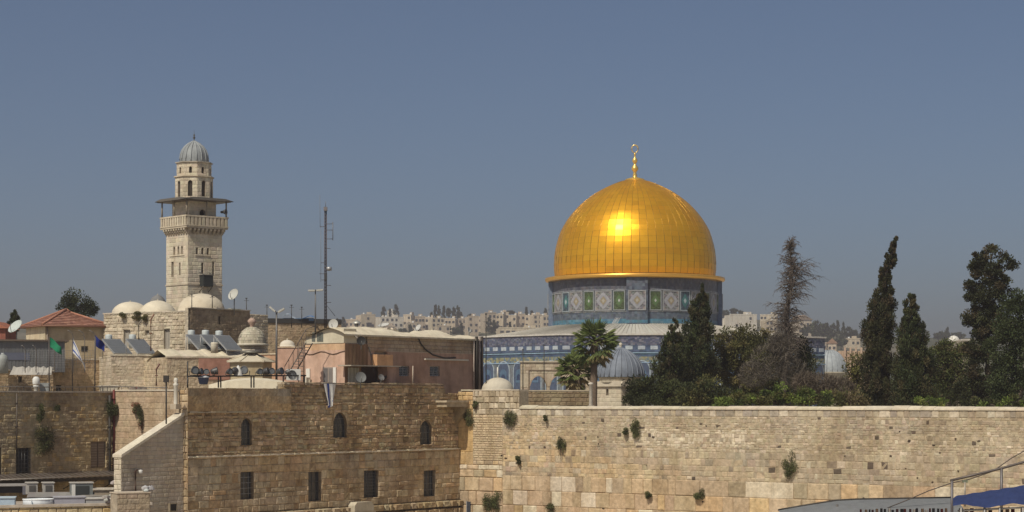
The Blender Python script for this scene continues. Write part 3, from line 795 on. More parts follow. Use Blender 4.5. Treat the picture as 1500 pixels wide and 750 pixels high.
# octagon below
RO = 25.4
OV = [R(-90 - 1.5 + 22.5 + 45 * k) for k in range(8)]
ZP = Z(489, 245.5)          # top of the parapet
ZG = Z(580, 245.5) - 3
def octv(k, r): return Vector((r * math.cos(OV[k % 8]), r * math.sin(OV[k % 8]), 0))
zz = lambda py: Z(py, 245.5)
side = 2 * RO * math.sin(R(22.5))
for k in range(8):
    a, b = octv(k, RO), octv(k + 1, RO)
    # local frame: x from left to right seen from outside
    ang = math.atan2((b - a).y, (b - a).x)
    T = Matrix.Translation(a) @ Matrix.Rotation(ang, 4, 'Z')
    mb = MB(); E = side
    def strip(y, z0, z1, cell, cols, rows=1, amp=0.2):
        n = max(1, int(E / cell))
        for j in range(rows):
            c0, c1 = z0 + (z1 - z0) * j / rows, z0 + (z1 - z0) * (j + 1) / rows
            for i in range(n):
                x0, x1 = E * i / n, E * (i + 1) / n
                mb.quad(T @ Vector((x0, y, c0)), T @ Vector((x1, y, c0)), T @ Vector((x1, y, c1)), T @ Vector((x0, y, c1)), jit(tuple(0.8 * c for c in random.choice(cols)), amp))
    def ledge(z0, z1, out, col): mb.box(0, E, -out, 0.0, z0, z1, col, T)
    strip(0.0, zz(492), ZP - 0.12, 0.5, [(0.15, 0.15, 0.22), (0.18, 0.17, 0.23)])
    strip(-0.02, zz(505), zz(492), 0.26, [(0.10, 0.115, 0.18), (0.12, 0.13, 0.19), (0.18, 0.18, 0.235), (0.085, 0.10, 0.165), (0.22, 0.22, 0.265)], 6, 0.25)
    strip(0.0, zz(515), zz(505), 0.45, [(0.09, 0.13, 0.22), (0.11, 0.15, 0.24)], 3)
    n = 13
    for i in range(n):      # pale openings in the parapet band
        x0 = E * (i + 0.22) / n; x1 = E * (i + 0.80) / n
        mb.box(x0, x1, -0.05, 0.02, zz(511.5), zz(506), jit((0.42, 0.46, 0.50), 0.08), T)
    ledge(zz(517), zz(515.8), 0.08, (0.32, 0.46, 0.58))
    strip(0.0, zz(522), zz(517), 0.4, [(0.08, 0.12, 0.21), (0.10, 0.14, 0.22), (0.07, 0.12, 0.18)], 2)
    strip(-0.02, zz(530), zz(522), 0.22, [(0.30, 0.30, 0.20), (0.36, 0.33, 0.19), (0.22, 0.26, 0.24), (0.13, 0.19, 0.26)], 3, 0.2)
    ledge(zz(531.5), zz(530), 0.1, (0.26, 0.36, 0.48))
    strip(0.0, ZG, zz(531.5), 0.5, [(0.18, 0.21, 0.235), (0.215, 0.235, 0.255), (0.165, 0.19, 0.225), (0.23, 0.24, 0.25)], 12, 0.12)
    w = mb.build("octagon_wall", "glazed_tile", shrine)
    MB().box(-0.1, E + 0.1, -0.16, 0.45, ZP - 0.12, ZP + 0.06, (0.58, 0.55, 0.5), T).build("coping", "pale_stone", w)
    MB().box(0, E, 0.01, 0.4, ZP - 1.6, ZP - 0.125, (0.3, 0.3, 0.32), T).build("parapet_back", "plaster", w)
    if k in (6, 7, 0, 5):
        for i in range(7):          # arched bays with a tiled window
            cx = E * (i + 0.5) / 7; bw = E / 7 * 0.34
            def arch(wd, zb, zc, y, col, mb):
                pts = [(cx - wd, zb)] + [(cx - wd * math.cos(math.pi * q / 10), zc + wd * 1.05 * math.sin(math.pi * q / 10)) for q in range(11)] + [(cx + wd, zb)]
                mb.prism(pts, y, 0.01, col, T)
            mb = MB(); zc = zz(541)
            arch(bw + 0.14, ZG + 0.5, zc, -0.05, (0.36, 0.42, 0.46), mb)
            arch(bw, ZG + 0.5, zc, -0.07, (0.075, 0.10, 0.16), mb)
            arch(bw * 0.62, zz(560), zc - 0.5, -0.1, (0.09, 0.15, 0.23), mb)
            arch(bw * 0.4, zz(556), zc - 0.9, -0.12, (0.04, 0.06, 0.12), mb)
            mb.build("arched_window", "glazed_tile", w)
# green glazed corner box
T6 = Matrix.Translation(octv(6, RO)) 
# roof between parapet and drum
mb = MB()
NSEG = 64
for i in range(8):
    a0, a1 = octv(i, RO - 0.45), octv(i + 1, RO - 0.45)
    for j in range(28):
        f0, f1 = j / 28, (j + 1) / 28
        p, q = a0.lerp(a1, f0), a0.lerp(a1, f1)
        pi, qi = p.normalized() * (RDm + 0.05), q.normalized() * (RDm + 0.05)
        zo, zi = ZP - 0.5, ZD0 + 0.02
        mb.quad((p.x, p.y, zo), (q.x, q.y, zo), (qi.x, qi.y, zi), (pi.x, pi.y, zi), jit((0.50, 0.485, 0.44), 0.06))
        mb.path([(p.x, p.y, zo + 0.03), (pi.x, pi.y, zi + 0.03)], 0.03, (0.52, 0.49, 0.43), 4)
mb.build("roof", "paint", shrine)
mb = MB()  # stair rail on the lead roof
p0 = Vector((X(902, 258) - DC.x, -13.6, 0)); 
for s in (0, 0.6):
    mb.tube((p0.x - 0.6 + s, -14.6, ZD0 - 0.15), (p0.x + s, -12.2, ZD0 + 0.75), 0.04, (0.6, 0.6, 0.6), n=5)
for k in range(7): mb.tube((p0.x - 0.6 + k * 0.09, -14.6 + k * 0.36, ZD0 - 0.1 + k * 0.12), (p0.x + k * 0.09, -14.6 + k * 0.36, ZD0 - 0.1 + k * 0.12), 0.03, (0.6, 0.6, 0.6), n=4)
mb.build("roof_ladder", "metal", shrine)

# ---- a freestanding arcade of pointed arches before it
AF = Face(763, 216, 6)
arc_ = thing("stone_arcade", "freestanding stone arcade with pointed arches in front of the blue shrine", "arcade", AF.at(0), R(6))
def pz_(py): return Z(py, 217)
mb = MB(); UE = AF.u(872)
n_arch = 3; cx = [AF.u(789), AF.u(818), AF.u(846)]; hw = M(12.5, 217)
zs, za, zb = pz_(566), pz_(551), 14.0
# piers
edges = [0.0] + [c + s * hw for c in cx for s in (-1, 1)] + [UE]
tintA = lambda u, z: jit(random.choice(((0.50, 0.42, 0.31), (0.44, 0.36, 0.27), (0.55, 0.47, 0.36))), 0.08)
facade(mb, front, 0, UE, za + 0.25, pz_(531), rows=lambda z: 0.33, wid=(0.35, 0.8), tint=tintA, mortar=(0.3, 0.24, 0.17), joint=0.012, relief=0.02)
mb.box(0, UE, 0.03, 0.7, za + 0.25, pz_(531), (0.45, 0.38, 0.28))
for i in range(0, len(edges), 2):
    facade(mb, front, edges[i], edges[i + 1], zb, zs, rows=lambda z: 0.4, wid=(0.3, 0.6), tint=tintA, mortar=(0.3, 0.24, 0.17), joint=0.012, relief=0.02)
    mb.box(edges[i], edges[i + 1], 0.02, 0.7, zb, zs, (0.45, 0.38, 0.28))
for c in cx:   # pointed arch heads with spandrels
    n = 9
    pts = []
    for q in range(n + 1):
        t = q / n; x = -1 + 2 * t
        hgt = (1 - abs(x) ** 1.9) ** 0.62
        pts.append((c + x * hw, zs + (za - zs) * hgt))
    ztop = za + 0.25
    for p, q in zip(pts, pts[1:]): mb.prism([p, q, (q[0], ztop), (p[0], ztop)], 0.0, 0.7, tintA(0, 0))
    for p, q in zip(pts, pts[1:]):
        mb.prism([p, q, ((q[0] - c) * 1.16 + c, zs + (q[1] - zs) * 1.13), ((p[0] - c) * 1.16 + c, zs + (p[1] - zs) * 1.13)], -0.06, 0.0, jit((0.42, 0.33, 0.24), 0.12))
for i in (2, 4):
    for p in (0,):
        a, b = edges[i - 1 + 0], edges[i]
for a, b in ((cx[0] + hw, cx[1] - hw), (cx[1] + hw, cx[2] - hw)):
    mb.prism([(a, zs), (b, zs), (b, za + 0.25), (a, za + 0.25)], 0.0, 0.7, tintA(0, 0))
mb.prism([(0, zs), (cx[0] - hw, zs), (cx[0] - hw, za + 0.25), (0, za + 0.25)], 0.0, 0.7, tintA(0, 0))
mb.prism([(cx[2] + hw, zs), (UE, zs), (UE, za + 0.25), (cx[2] + hw, za + 0.25)], 0.0, 0.7, tintA(0, 0))
mb.build("arcade_wall", "pale_stone", arc_)
mb = MB(); mb.box(-0.1, UE + 0.1, -0.14, 0.8, pz_(531), pz_(530) + 0.08, (0.52, 0.46, 0.36)); mb.build("cornice", "pale_stone", arc_)
mb = MB()
mb.box(AF.u(774), UE - 0.2, -0.08, 0.0, pz_(543.2), pz_(542), (0.2, 0.15, 0.11)); mb.box(AF.u(774), AF.u(775.2), -0.08, 0, pz_(575), pz_(543.2), (0.2, 0.15, 0.11))
mb.build("moulding", "pale_stone", arc_)
# parapet wall with shade put into its brown, behind the sunlit wall's lower stretch
PW = Face(761, 158, -8)
pw = thing("parapet_wall", "brown parapet wall tinted as shaded between raised stone wall and palm trees", "wall", PW.at(0), R(-8))
mb = MB(); UE2 = PW.u(866)
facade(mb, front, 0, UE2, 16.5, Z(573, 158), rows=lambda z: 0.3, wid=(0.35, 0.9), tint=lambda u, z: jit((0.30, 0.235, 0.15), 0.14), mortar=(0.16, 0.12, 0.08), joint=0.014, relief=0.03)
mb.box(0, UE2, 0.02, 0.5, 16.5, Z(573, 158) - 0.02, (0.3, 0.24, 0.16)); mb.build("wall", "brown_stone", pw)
MB().box(-0.02, UE2 + 0.02, -0.06, 0.56, Z(573, 158) - 0.018, Z(572, 158) + 0.03, (0.45, 0.38, 0.28)).build("coping", "pale_stone", pw)

def lathe_dome(r, h, n=10, p=1.0):
    return [(r * math.cos(math.pi / 2 * k / n) if k < n else 0.001, h * math.sin(math.pi / 2 * k / n) ** p) for k in range(n + 1)]
# small pale dome on the wall
pd = thing("small_dome", "small smooth pale dome with a white post standing on the raised wall end", "dome", Vector((X(729, 153), 153, 17.3)))
mb = MB(); zb = Z(572, 153) - 17.3
mb.lathe([(M(25, 153), 0), (M(25, 153), zb)] + [(r, zb + z) for r, z in lathe_dome(M(23.5, 153), M(19, 153))], 32, (0.58, 0.53, 0.43)); mb.build("dome", "roof_plaster", pd)
MB().tube((0, 0, zb + M(18, 153)), (0, 0, zb + M(34, 153)), 0.07, (0.7, 0.68, 0.62), 0.05).build("post", "paint", pd)

# fluted lead dome pavilion
PD = 176.0
pv = thing("domed_pavilion", "small square stone pavilion under a ribbed blue-grey lead dome beside the palms", "pavilion", Vector((X(911, PD), PD + 1.9, 16.5)), R(43))
mb = MB(); zz2 = lambda py: Z(py, PD) - 16.5
hs = 1.55
for kx in range(4):
    T = Matrix.Rotation(R(90 * kx), 4, 'Z')
    hl = [(-0.25, 0.05, zz2(579), zz2(570))]
    facade(mb, lambda u, o, z: T @ Vector((u, -hs - o, z)), -hs, hs, 0, zz2(566), rows=lambda z: 0.33, wid=(0.4, 0.8), tint=lambda u, z: jit((0.56, 0.49, 0.38), 0.06), mortar=(0.42, 0.36, 0.28), joint=0.008, relief=0.015, holes=hl, reveal=0.3)
    mb.box(-0.3, 0.1, -hs + 0.3, -hs + 0.34, zz2(580), zz2(569), (0.03, 0.03, 0.03), T)
mb.build("wall", "pale_stone", pv)
mb = MB()
for kx in range(4):
    T = Matrix.Rotation(R(90 * kx), 4, 'Z')
    mb.prism([(-hs - 0.16, zz2(566)), (hs + 0.16, zz2(566)), (hs + 0.2, zz2(563)), (hs - 0.05, zz2(558.5)), (-hs + 0.05, zz2(558.5)), (-hs - 0.2, zz2(563))], -hs - 0.18, -hs + 0.3, (0.60, 0.53, 0.42), T)
mb.build("cornice", "pale_stone", pv)
MB().lathe([(1.85, zz2(560)), (1.85, zz2(553.5)), (1.95, zz2(553)), (1.95, zz2(552)), (0.2, zz2(552))], 40, (0.52, 0.46, 0.36)).build("drum", "pale_stone", pv)
mb = MB(); dr = M(35, PD)
pr = [(dr, 0), (dr * 0.99, 0.35), (dr * 0.95, 0.75), (dr * 0.87, 1.15), (dr * 0.74, 1.55), (dr * 0.57, 1.9), (dr * 0.37, 2.2), (dr * 0.17, 2.42), (0.04, 2.52)]
mb.lathe([(r, zz2(552) + z) for r, z in pr], 48, (0.19, 0.215, 0.26))
for k in range(24):
    w = 2 * math.pi * k / 24
    mb.path([((r + 0.02) * math.cos(w), (r + 0.02) * math.sin(w), zz2(552) + z) for r, z in pr], 0.055, (0.22, 0.245, 0.29), 5)
mb.build("dome", "lead", pv)
MB().lathe([(0.13, zz2(552) + 2.45), (0.07, zz2(552) + 2.6), (0.17, zz2(552) + 2.75), (0.15, zz2(552) + 2.88), (0.0, zz2(552) + 2.98)], 12, (0.6, 0.55, 0.45)).build("finial", "pale_stone", pv)
# grey dome further right behind the trees
GD = 300.0
gd = thing("lead_dome_building", "low round building under a pale grey lead dome seen between the trees", "building", Vector((X(1215, GD), GD, 12)))
zz3 = lambda py: Z(py, GD) - 12
MB().lathe([(M(27, GD), 0), (M(27, GD), zz3(548)), (M(28, GD), zz3(547)), (M(28, GD), zz3(545)), (0.5, zz3(545))], 40, (0.42, 0.38, 0.3)).build("wall", "pale_stone", gd)
mb = MB(); dr = M(25.5, GD); pr = [(dr * math.cos(math.pi / 2 * k / 10), M(33, GD) * math.sin(math.pi / 2 * k / 10)) for k in range(10)] + [(0.01, M(33, GD))]
mb.lathe([(r, zz3(545.5) + z) for r, z in pr], 48, (0.36, 0.39, 0.41))
for k in range(20):
    w = 2 * math.pi * k / 20
    mb.path([((r + 0.02) * math.cos(w), (r + 0.02) * math.sin(w), zz3(545.5) + z) for r, z in pr[:-1]], 0.06, (0.33, 0.36, 0.39), 5)
mb.build("dome", "lead", gd)
# little white dome far right among trees
wd = thing("white_dome", "tiny white dome on a pale roof among trees at the right", "dome", Vector((X(1397, 420), 420, 17.2)))
MB().lathe([(r, z + Z(501, 420) - 17) for r, z in lathe_dome(M(8.5, 420), M(8, 420))], 20, (0.72, 0.7, 0.64)).build("dome", "paint", wd)
MB().box(-M(9, 420), M(24, 420), -3, 4, -4, Z(501, 420) - 17 - 0.004, (0.26, 0.23, 0.18)).build("wall", "plaster", wd)
MB().box(M(6, 420), M(22, 420), -3.1, 1, Z(501, 420) - 17, Z(499, 420) - 17, (0.55, 0.52, 0.46)).build("roof_block", "plaster", wd)
# reddish colonnade wall beyond the grey dome
cw = thing("colonnade_wall", "reddish stone wall with pillars beyond the grey dome", "wall", Vector((X(1228, 430), 430, 10)))
mb = MB()
facade(mb, front, 0, M(52, 430), 0, Z(514, 430) - 10, rows=lambda z: 0.8, wid=(0.8, 2), tint=lambda u, z: jit((0.46, 0.34, 0.25), 0.1), mortar=(0.35, 0.26, 0.19), joint=0.02, relief=0.03)
mb.box(0, M(52, 430), 0.03, 1, 0, Z(514, 430) - 10, (0.45, 0.35, 0.26)); mb.build("wall", "pale_stone", cw)
for k in range(6):
    x = M(8 + k * 8, 430); MB().box(x, x + M(2.6, 430), -0.5, -0.06, 0, Z(509, 430) - 10, jit((0.5, 0.37, 0.28), 0.08)).build("pillar", "pale_stone", cw)
# ================================================================ the minaret
MD = 185.0
AZ = 41.0
a_ = 3.62
cor = Vector((X(275, MD), MD, 0))
off = Matrix.Rotation(R(AZ), 4, 'Z') @ Vector((a_ / 2, a_ / 2, 0))
minr = thing("minaret", "tall square pale stone minaret with a roofed balcony and small grey dome", "minaret", cor + off, R(AZ))
mz = lambda py: Z(py, MD + 2.3)
def mtint(u, z): return jit(mixc((0.66, 0.585, 0.455), (0.56, 0.495, 0.385), max(0, min(1, 0.4 + 1.2 * nz(u * 0.5, z * 0.35, 12)))), 0.11)
mb = MB()
for k in range(4):
    T = Matrix.Rotation(R(90 * k), 4, 'Z')
    h = a_ / 2
    if k == 0: hl = [(-0.38, -0.14, mz(402), mz(386)), (0.78, 0.98, mz(404), mz(384)), (0.2, 0.42, mz(374), mz(364.5), 1.0), (-0.38, -0.14, mz(374), mz(364.5), 1.0), (-0.95, -0.73, mz(374), mz(364.5), 1.0)]
    elif k == 3: hl = [(-0.95, -0.55, mz(406), mz(384)), (0.35, 0.6, mz(404), mz(386)), (-0.6, -0.3, mz(374), mz(362), 1.0), (0.1, 0.4, mz(374), mz(362), 1.0), (0.7, 1.0, mz(374), mz(362), 1.0)]
    else: hl = []
    facade(mb, lambda u, o, z: T @ Vector((u, -h - o, z)), -h, h, 10, mz(343), rows=lambda z: 0.36, wid=(0.35, 0.8), tint=mtint, mortar=(0.52, 0.455, 0.355), joint=0.006, relief=0.018, holes=hl, reveal=0.25)
    for q in hl: mb.quad(T @ Vector((q[0], -h + 0.24, q[2])), T @ Vector((q[1], -h + 0.24, q[2])), T @ Vector((q[1], -h + 0.24, q[3])), T @ Vector((q[0], -h + 0.24, q[3])), (0.14, 0.11, 0.085) if q[3] < mz(380) else (0.3, 0.25, 0.19))
    mb.box(-h - 0.06, h + 0.06, -h - 0.07, -h, mz(419), mz(417), (0.52, 0.45, 0.35), T)
    if k in (0, 3):
        mb.box(-1.2 if k else -1.05, 1.3 if k else 0.55, -h - 0.07, -h, mz(376.5), mz(375.3), (0.48, 0.41, 0.31), T)
mb.build("shaft", "pale_stone", minr)
mb = MB(); b_ = 2.2
mb.box(-a_ / 2 - 0.02, a_ / 2 + 0.02, -a_ / 2 - 0.02, a_ / 2 + 0.02, mz(345), mz(342), (0.5, 0.43, 0.33))
for k in range(4):      # stepped brackets under the balcony
    T = Matrix.Rotation(R(90 * k), 4, 'Z')
    for i in range(9):
        x = -a_ / 2 + 0.12 + i * (a_ - 0.24) / 8
        for s, (o, z0_, z1_) in enumerate(((0.14, 344.5, 342), (0.26, 342, 339.5), (0.36, 339.5, 336.6))):
            mb.box(x - 0.11, x + 0.11, -a_ / 2 - o, -a_ / 2 + 0.01, mz(z0_), mz(z1_) - 0.004, jit((0.48, 0.41, 0.31), 0.1), T)
mb.box(-b_, b_, -b_, b_, mz(336.5), mz(334), (0.52, 0.45, 0.34))
mb.build("corbel_table", "pale_stone", minr)
mb = MB()
for k in range(4):      # parapet of upright slabs
    T = Matrix.Rotation(R(90 * k), 4, 'Z'); n = 11
    mb.box(-b_ - 0.03, b_ + 0.03, -b_ - 0.05, -b_ + 0.12, mz(320.5), mz(318.3), (0.56, 0.49, 0.38), T)
    mb.box(-b_ - 0.02, b_ + 0.02, -b_ - 0.04, -b_ + 0.12, mz(333.9), mz(332.3), (0.54, 0.47, 0.36), T)
    mb.box(-b_ + 0.02, b_ - 0.02, -b_ + 0.06, -b_ + 0.10, mz(332.3), mz(320.6), (0.36, 0.31, 0.24), T)
    for i in range(n):
        x = -b_ + 0.02 + (2 * b_ - 0.04) * (i + 0.5) / n
        mb.box(x - 0.13, x + 0.13, -b_ - 0.03, -b_ + 0.058, mz(332.29), mz(320.51), jit((0.55, 0.48, 0.37), 0.08), T)
mb.build("balcony_parapet", "pale_stone", minr)
mb = MB(); c_ = 1.42
for k in range(4):
    T = Matrix.Rotation(R(90 * k), 4, 'Z')
    hl = [(-0.32, 0.32, mz(334), mz(308), 1.1)] if k == 0 else []
    facade(mb, lambda u, o, z: T @ Vector((u, -c_ - o, z)), -c_, c_, mz(334), mz(294), rows=lambda z: 0.36, wid=(0.35, 0.8), tint=mtint, mortar=(0.52, 0.455, 0.355), joint=0.006, relief=0.018, holes=hl, reveal=0.3)
    if hl: mb.box(-0.35, 0.35, -c_ + 0.3, -c_ + 0.33, mz(334), mz(306), (0.02, 0.018, 0.015), T)
mb.build("inner_tower", "pale_stone", minr)
mb = MB(); ro = 2.55
for k in range(4):
    T = Matrix.Rotation(R(90 * k), 4, 'Z')
    mb.prism([(-ro, mz(296)), (ro, mz(296)), (ro, mz(295.2)), (1.7, mz(292.3)), (-1.7, mz(292.3)), (-ro, mz(295.2))], -ro, -1.7, (0.22, 0.2, 0.17), T)
mb.box(-1.7, 1.7, -1.7, 1.7, mz(295), mz(292.2), (0.22, 0.2, 0.17))
mb.box(-2.4, 2.4, -2.4, 2.4, mz(296.8), mz(296.02), (0.14, 0.11, 0.09))
mb.build("balcony_roof", "metal", minr)
for sx, sy in ((-1, -1), (1, -1), (-1, 1), (1, 1), (0, -1), (-1, 0), (1, 0), (0, 1)):
    MB().tube((sx * 2.08, sy * 2.08, mz(318.3)), (sx * 2.08, sy * 2.08, mz(296.8)), 0.075, (0.3, 0.26, 0.2), n=6).build("post", "pale_stone", minr)
# octagonal upper storeys
oc = lambda r, o=22.5: [(r * math.cos(R(45 * i + o)), r * math.sin(R(45 * i + o))) for i in range(8)]
mb = MB()
def octa(r, z0_, z1_, hls):
    pts = oc(r)
    for i in range(8):
        p, q = Vector((*pts[i], 0)), Vector((*pts[(i + 1) % 8], 0)); L_ = (q - p).length
        ang = math.atan2((q - p).y, (q - p).x); T = Matrix.Translation(p) @ Matrix.Rotation(ang, 4, 'Z')
        hl = [(L_ / 2 - hls[0], L_ / 2 + hls[0], hls[1], hls[2], 1.0)] if i % 2 == 1 or hls[3] else []
        facade(mb, lambda u, o, z: T @ Vector((u, -o, z)), 0, L_, z0_, z1_, rows=lambda z: 0.33, wid=(0.35, 0.7), tint=mtint, mortar=(0.34, 0.28, 0.21), joint=0.008, relief=0.014, holes=hl, reveal=0.16)
        for h in hl: mb.box(h[0] - 0.03, h[1] + 0.03, 0.155, 0.18, h[2], h[3], (0.06, 0.05, 0.04), T)
octa(1.72, mz(294), mz(260.5), (0.2, mz(289), mz(266), 1))
octa(1.58, mz(259), mz(239.5), (0.13, mz(255), mz(246), 1))
def ocring(r, z0_, z1_, c): mb.slab(oc(r), z0_, z1_, c)
ocring(1.84, mz(260.5), mz(258.8), (0.54, 0.47, 0.36)); ocring(1.72, mz(239.5), mz(238.2), (0.42, 0.38, 0.32))
mb.build("upper_storey", "pale_stone", minr)
mb = MB(); zc = mz(238.2)
pr = [(1.27, 0), (1.28, 0.35), (1.22, 0.75), (1.08, 1.12), (0.84, 1.45), (0.52, 1.72), (0.2, 1.9), (0.02, 1.98)]
mb.lathe([(r, zc + z) for r, z in pr], 32, (0.27, 0.29, 0.30))
for k in range(16):
    w = 2 * math.pi * k / 16; mb.path([((r + 0.01) * math.cos(w), (r + 0.01) * math.sin(w), zc + z) for r, z in pr], 0.07, (0.30, 0.32, 0.33), 5)
mb.build("dome", "lead", minr)
MB().lathe([(0.09, zc + 1.9), (0.03, zc + 2.15), (0.13, zc + 2.28), (0.03, zc + 2.42), (0.1, zc + 2.52), (0.015, zc + 2.62), (0.012, zc + 2.95)], 8, (0.12, 0.11, 0.09)).build("finial", "metal", minr)
mb = MB(); T = Matrix.Identity(4)
mb.box(-0.62, 0.38, -a_ / 2 - 0.75, -a_ / 2 - 0.1, mz(421), mz(405), (0.03, 0.035, 0.035)); mb.box(-0.68, 0.44, -a_ / 2 - 0.8, -a_ / 2 - 0.02, mz(405), mz(404.3), (0.08, 0.08, 0.08))
bx = mb.build("balcony_box", "paint", minr)
mb = MB()
for x in (-0.6, 0.34): mb.tube((x, -a_ / 2 - 0.7, mz(421)), (x, -a_ / 2, mz(429)), 0.04, (0.2, 0.18, 0.16), n=5)
for x in (-0.62, 0.36): mb.tube((x, -a_ / 2 - 0.78, mz(405)), (x, -a_ / 2 - 0.05, mz(400)), 0.03, (0.1, 0.1, 0.1), n=5)
mb.build("bracket", "metal", bx)
for (x, y) in ((2.35, -0.7),):
    mb = MB(); mb.lathe([(0.1, 0), (0.13, 0.25), (0.26, 0.5), (0.26, 0.54), (0.1, 0.5)], 12, (0.12, 0.12, 0.12)); o = mb.build("loudspeaker", "metal", minr, (1.6, -1.95, mz(311))); o.rotation_euler = (R(90), 0, R(25))

# ================================================================ old houses below the minaret
def rs(c, c2, n=0.5, ph=0): return lambda u, z: jit(mixc(c, c2, max(0, min(1, 0.5 + 1.3 * nz(u * n, z * n * 1.6, ph)))), 0.07)
def house(name, label, px, d, phi, xs, ytop, zbase, deep, style, m="limestone", holes=(), cat="house", rows=0.3, sides=True, mort=None, roofc=(0.52, 0.46, 0.36), cop=True, wins=True, win_kw=None, relief=0.012, copc=(0.56, 0.5, 0.4)):
    """a stone house: front through (px, d) spanning photo columns xs, its top at photo row ytop (at the middle of the front)"""
    f = Face(px, d, phi); u0, u1 = f.u(xs[0]), f.u(xs[1])
    zt_ = f.z((xs[0] + xs[1]) / 2, ytop)
    t = thing(name, label, cat, f.at(u0), R(phi))
    W = u1 - u0
    mort = mort or tuple(c * 0.8 for c in style(0.0, 15.0))
    hl = []
    for h in holes:
        q = f.hole(*h[:4]); hl.append((q[0] - u0, q[1] - u0, q[2], q[3]) + tuple(h[4:5]))
    mb = MB()
    facade(mb, front, 0, W, zbase, zt_, rows=(None if rows is None else (lambda z: rows * random.choice((0.6, 0.8, 1.0, 1.25)))), wid=(0.15, 0.62), tint=style, mortar=mort, joint=0.007, relief=relief, rough=1.0, jit_edge=0.03, holes=hl, reveal=0.25)
    if sides:
        facade(mb, lambda u, o, z: (-o, -u, z), -deep, 0, zbase, zt_, rows=(None if rows is None else (lambda z: rows)), wid=((rows or 0.3), (rows or 0.3) * 2.3), tint=style, mortar=mort, joint=0.014, relief=relief)
        facade(mb, lambda u, o, z: (W + o, u, z), 0, deep, zbase, zt_, rows=(None if rows is None else (lambda z: rows)), wid=((rows or 0.3), (rows or 0.3) * 2.3), tint=style, mortar=mort, joint=0.014, relief=relief)
    mb.box(0.01, W - 0.01, 0.27, deep, zbase, zt_ - 0.02, roofc)
    mb.build("wall", m, t)
    if cop:
        c = MB(); u = -0.05
        while u < W:
            q = min(u + random.uniform(0.6, 1.4), W + 0.05); c.box(u, q - 0.008, -0.07, 0.3, zt_ - 0.018, zt_ + 0.07 + random.uniform(-0.02, 0.03), jit(copc, 0.1)); u = q
        c.build("coping", "pale_stone", t)
    if wins:
        for h in hl: window(t, h, 0.22, **(win_kw or dict(frame=(0.1, 0.09, 0.08), bars=None, fw=0.04)))
    return t, f, u0, W, zt_

OCH, OCH2 = (0.52, 0.40, 0.25), (0.45, 0.36, 0.25)
GB = 12.0
house("terrace_house", "ochre stone terrace wall below the grey sheet-metal shed at the far left", 40, 153, 40, (-25, 78), 543, GB, 5, rs(OCH, OCH2), "brown_stone", [(27, 33, 551, 560)], win_kw=dict(frame=(0.3, 0.26, 0.2), bars=None, fw=0.03))
house("terrace_house", "ochre plastered terrace house with a small dark window behind the flag poles", 100, 158, 40, (76, 172), 527, GB, 6, rs((0.56, 0.43, 0.28), (0.48, 0.38, 0.25)), "brown_stone", [(156, 165, 543, 552), (82, 89, 564, 574)])
house("terrace_house", "pale rough stone house with a low window, below the solar panels", 205, 155, 20, (163, 250), 521, GB, 6, rs((0.66, 0.57, 0.44), (0.54, 0.46, 0.35), 0.9), "limestone", [(211, 217, 541, 551)])
t, f, u0, W, zt_ = house("terrace_house", "brown stone house under the three white tanks, with a reddish plastered corner", 250, 151, 30, (245, 378), 524, GB, 6, rs((0.50, 0.40, 0.28), (0.55, 0.46, 0.33)), "brown_stone", [], copc=(0.62, 0.55, 0.43))
MB().box(f.u(291) - u0, f.u(336) - u0, -0.075, 0.0, f.z(310, 556), f.z(310, 525), (0.42, 0.23, 0.175)).build("red_plaster", "plaster", t)
# stone house under the minaret (lit west side, shade tinted into the south side)
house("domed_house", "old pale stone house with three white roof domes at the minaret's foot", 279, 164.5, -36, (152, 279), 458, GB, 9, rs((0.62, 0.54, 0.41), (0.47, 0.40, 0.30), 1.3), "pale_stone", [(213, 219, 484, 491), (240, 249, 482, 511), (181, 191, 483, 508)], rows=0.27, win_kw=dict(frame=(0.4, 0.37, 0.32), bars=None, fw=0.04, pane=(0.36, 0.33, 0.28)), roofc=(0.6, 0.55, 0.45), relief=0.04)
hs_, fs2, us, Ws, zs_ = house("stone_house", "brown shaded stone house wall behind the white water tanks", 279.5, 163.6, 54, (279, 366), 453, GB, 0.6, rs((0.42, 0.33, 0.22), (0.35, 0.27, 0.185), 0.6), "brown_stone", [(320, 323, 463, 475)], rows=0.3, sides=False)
def roof_dome(label, px, py_base, py_top, w, d, col=(0.64, 0.58, 0.46), name="roof_dome", seg=36, p=1.0, sink=1.2):
    t = thing(name, label, "dome", Vector((X(px, d), d, Z(py_base, d) - sink)))
    r, h = M(w / 2, d), M(py_base - py_top, d)
    mb = MB(); pr = [(r * 1.02, 0), (r * 1.02, sink)] + [(a, sink + b) for a, b in lathe_dome(r, h, 12, p)]
    mb.lathe(pr, seg, col); mb.build("shell", "roof_plaster", t)
    MB().lathe([(0.07, sink + h - 0.03), (0.05, sink + h + 0.05), (0.06, sink + h + 0.08), (0.01, sink + h + 0.12)], 8, (0.5, 0.45, 0.36)).build("knob", "pale_stone", t)
    return t
roof_dome("wide low white dome on the old house, leftmost of three", 191, 460, 442, 54, 173)
roof_dome("pointed white roof dome just left of the minaret", 231, 459, 440, 54, 172, p=1.25)
roof_dome("large pale dome directly before the minaret shaft", 295, 455, 430, 68, 168, col=(0.6, 0.53, 0.41))
roof_dome("dark grey lead dome peeping out behind the white domes", 231, 452, 432, 27, 200, col=(0.2, 0.2, 0.2), sink=4)
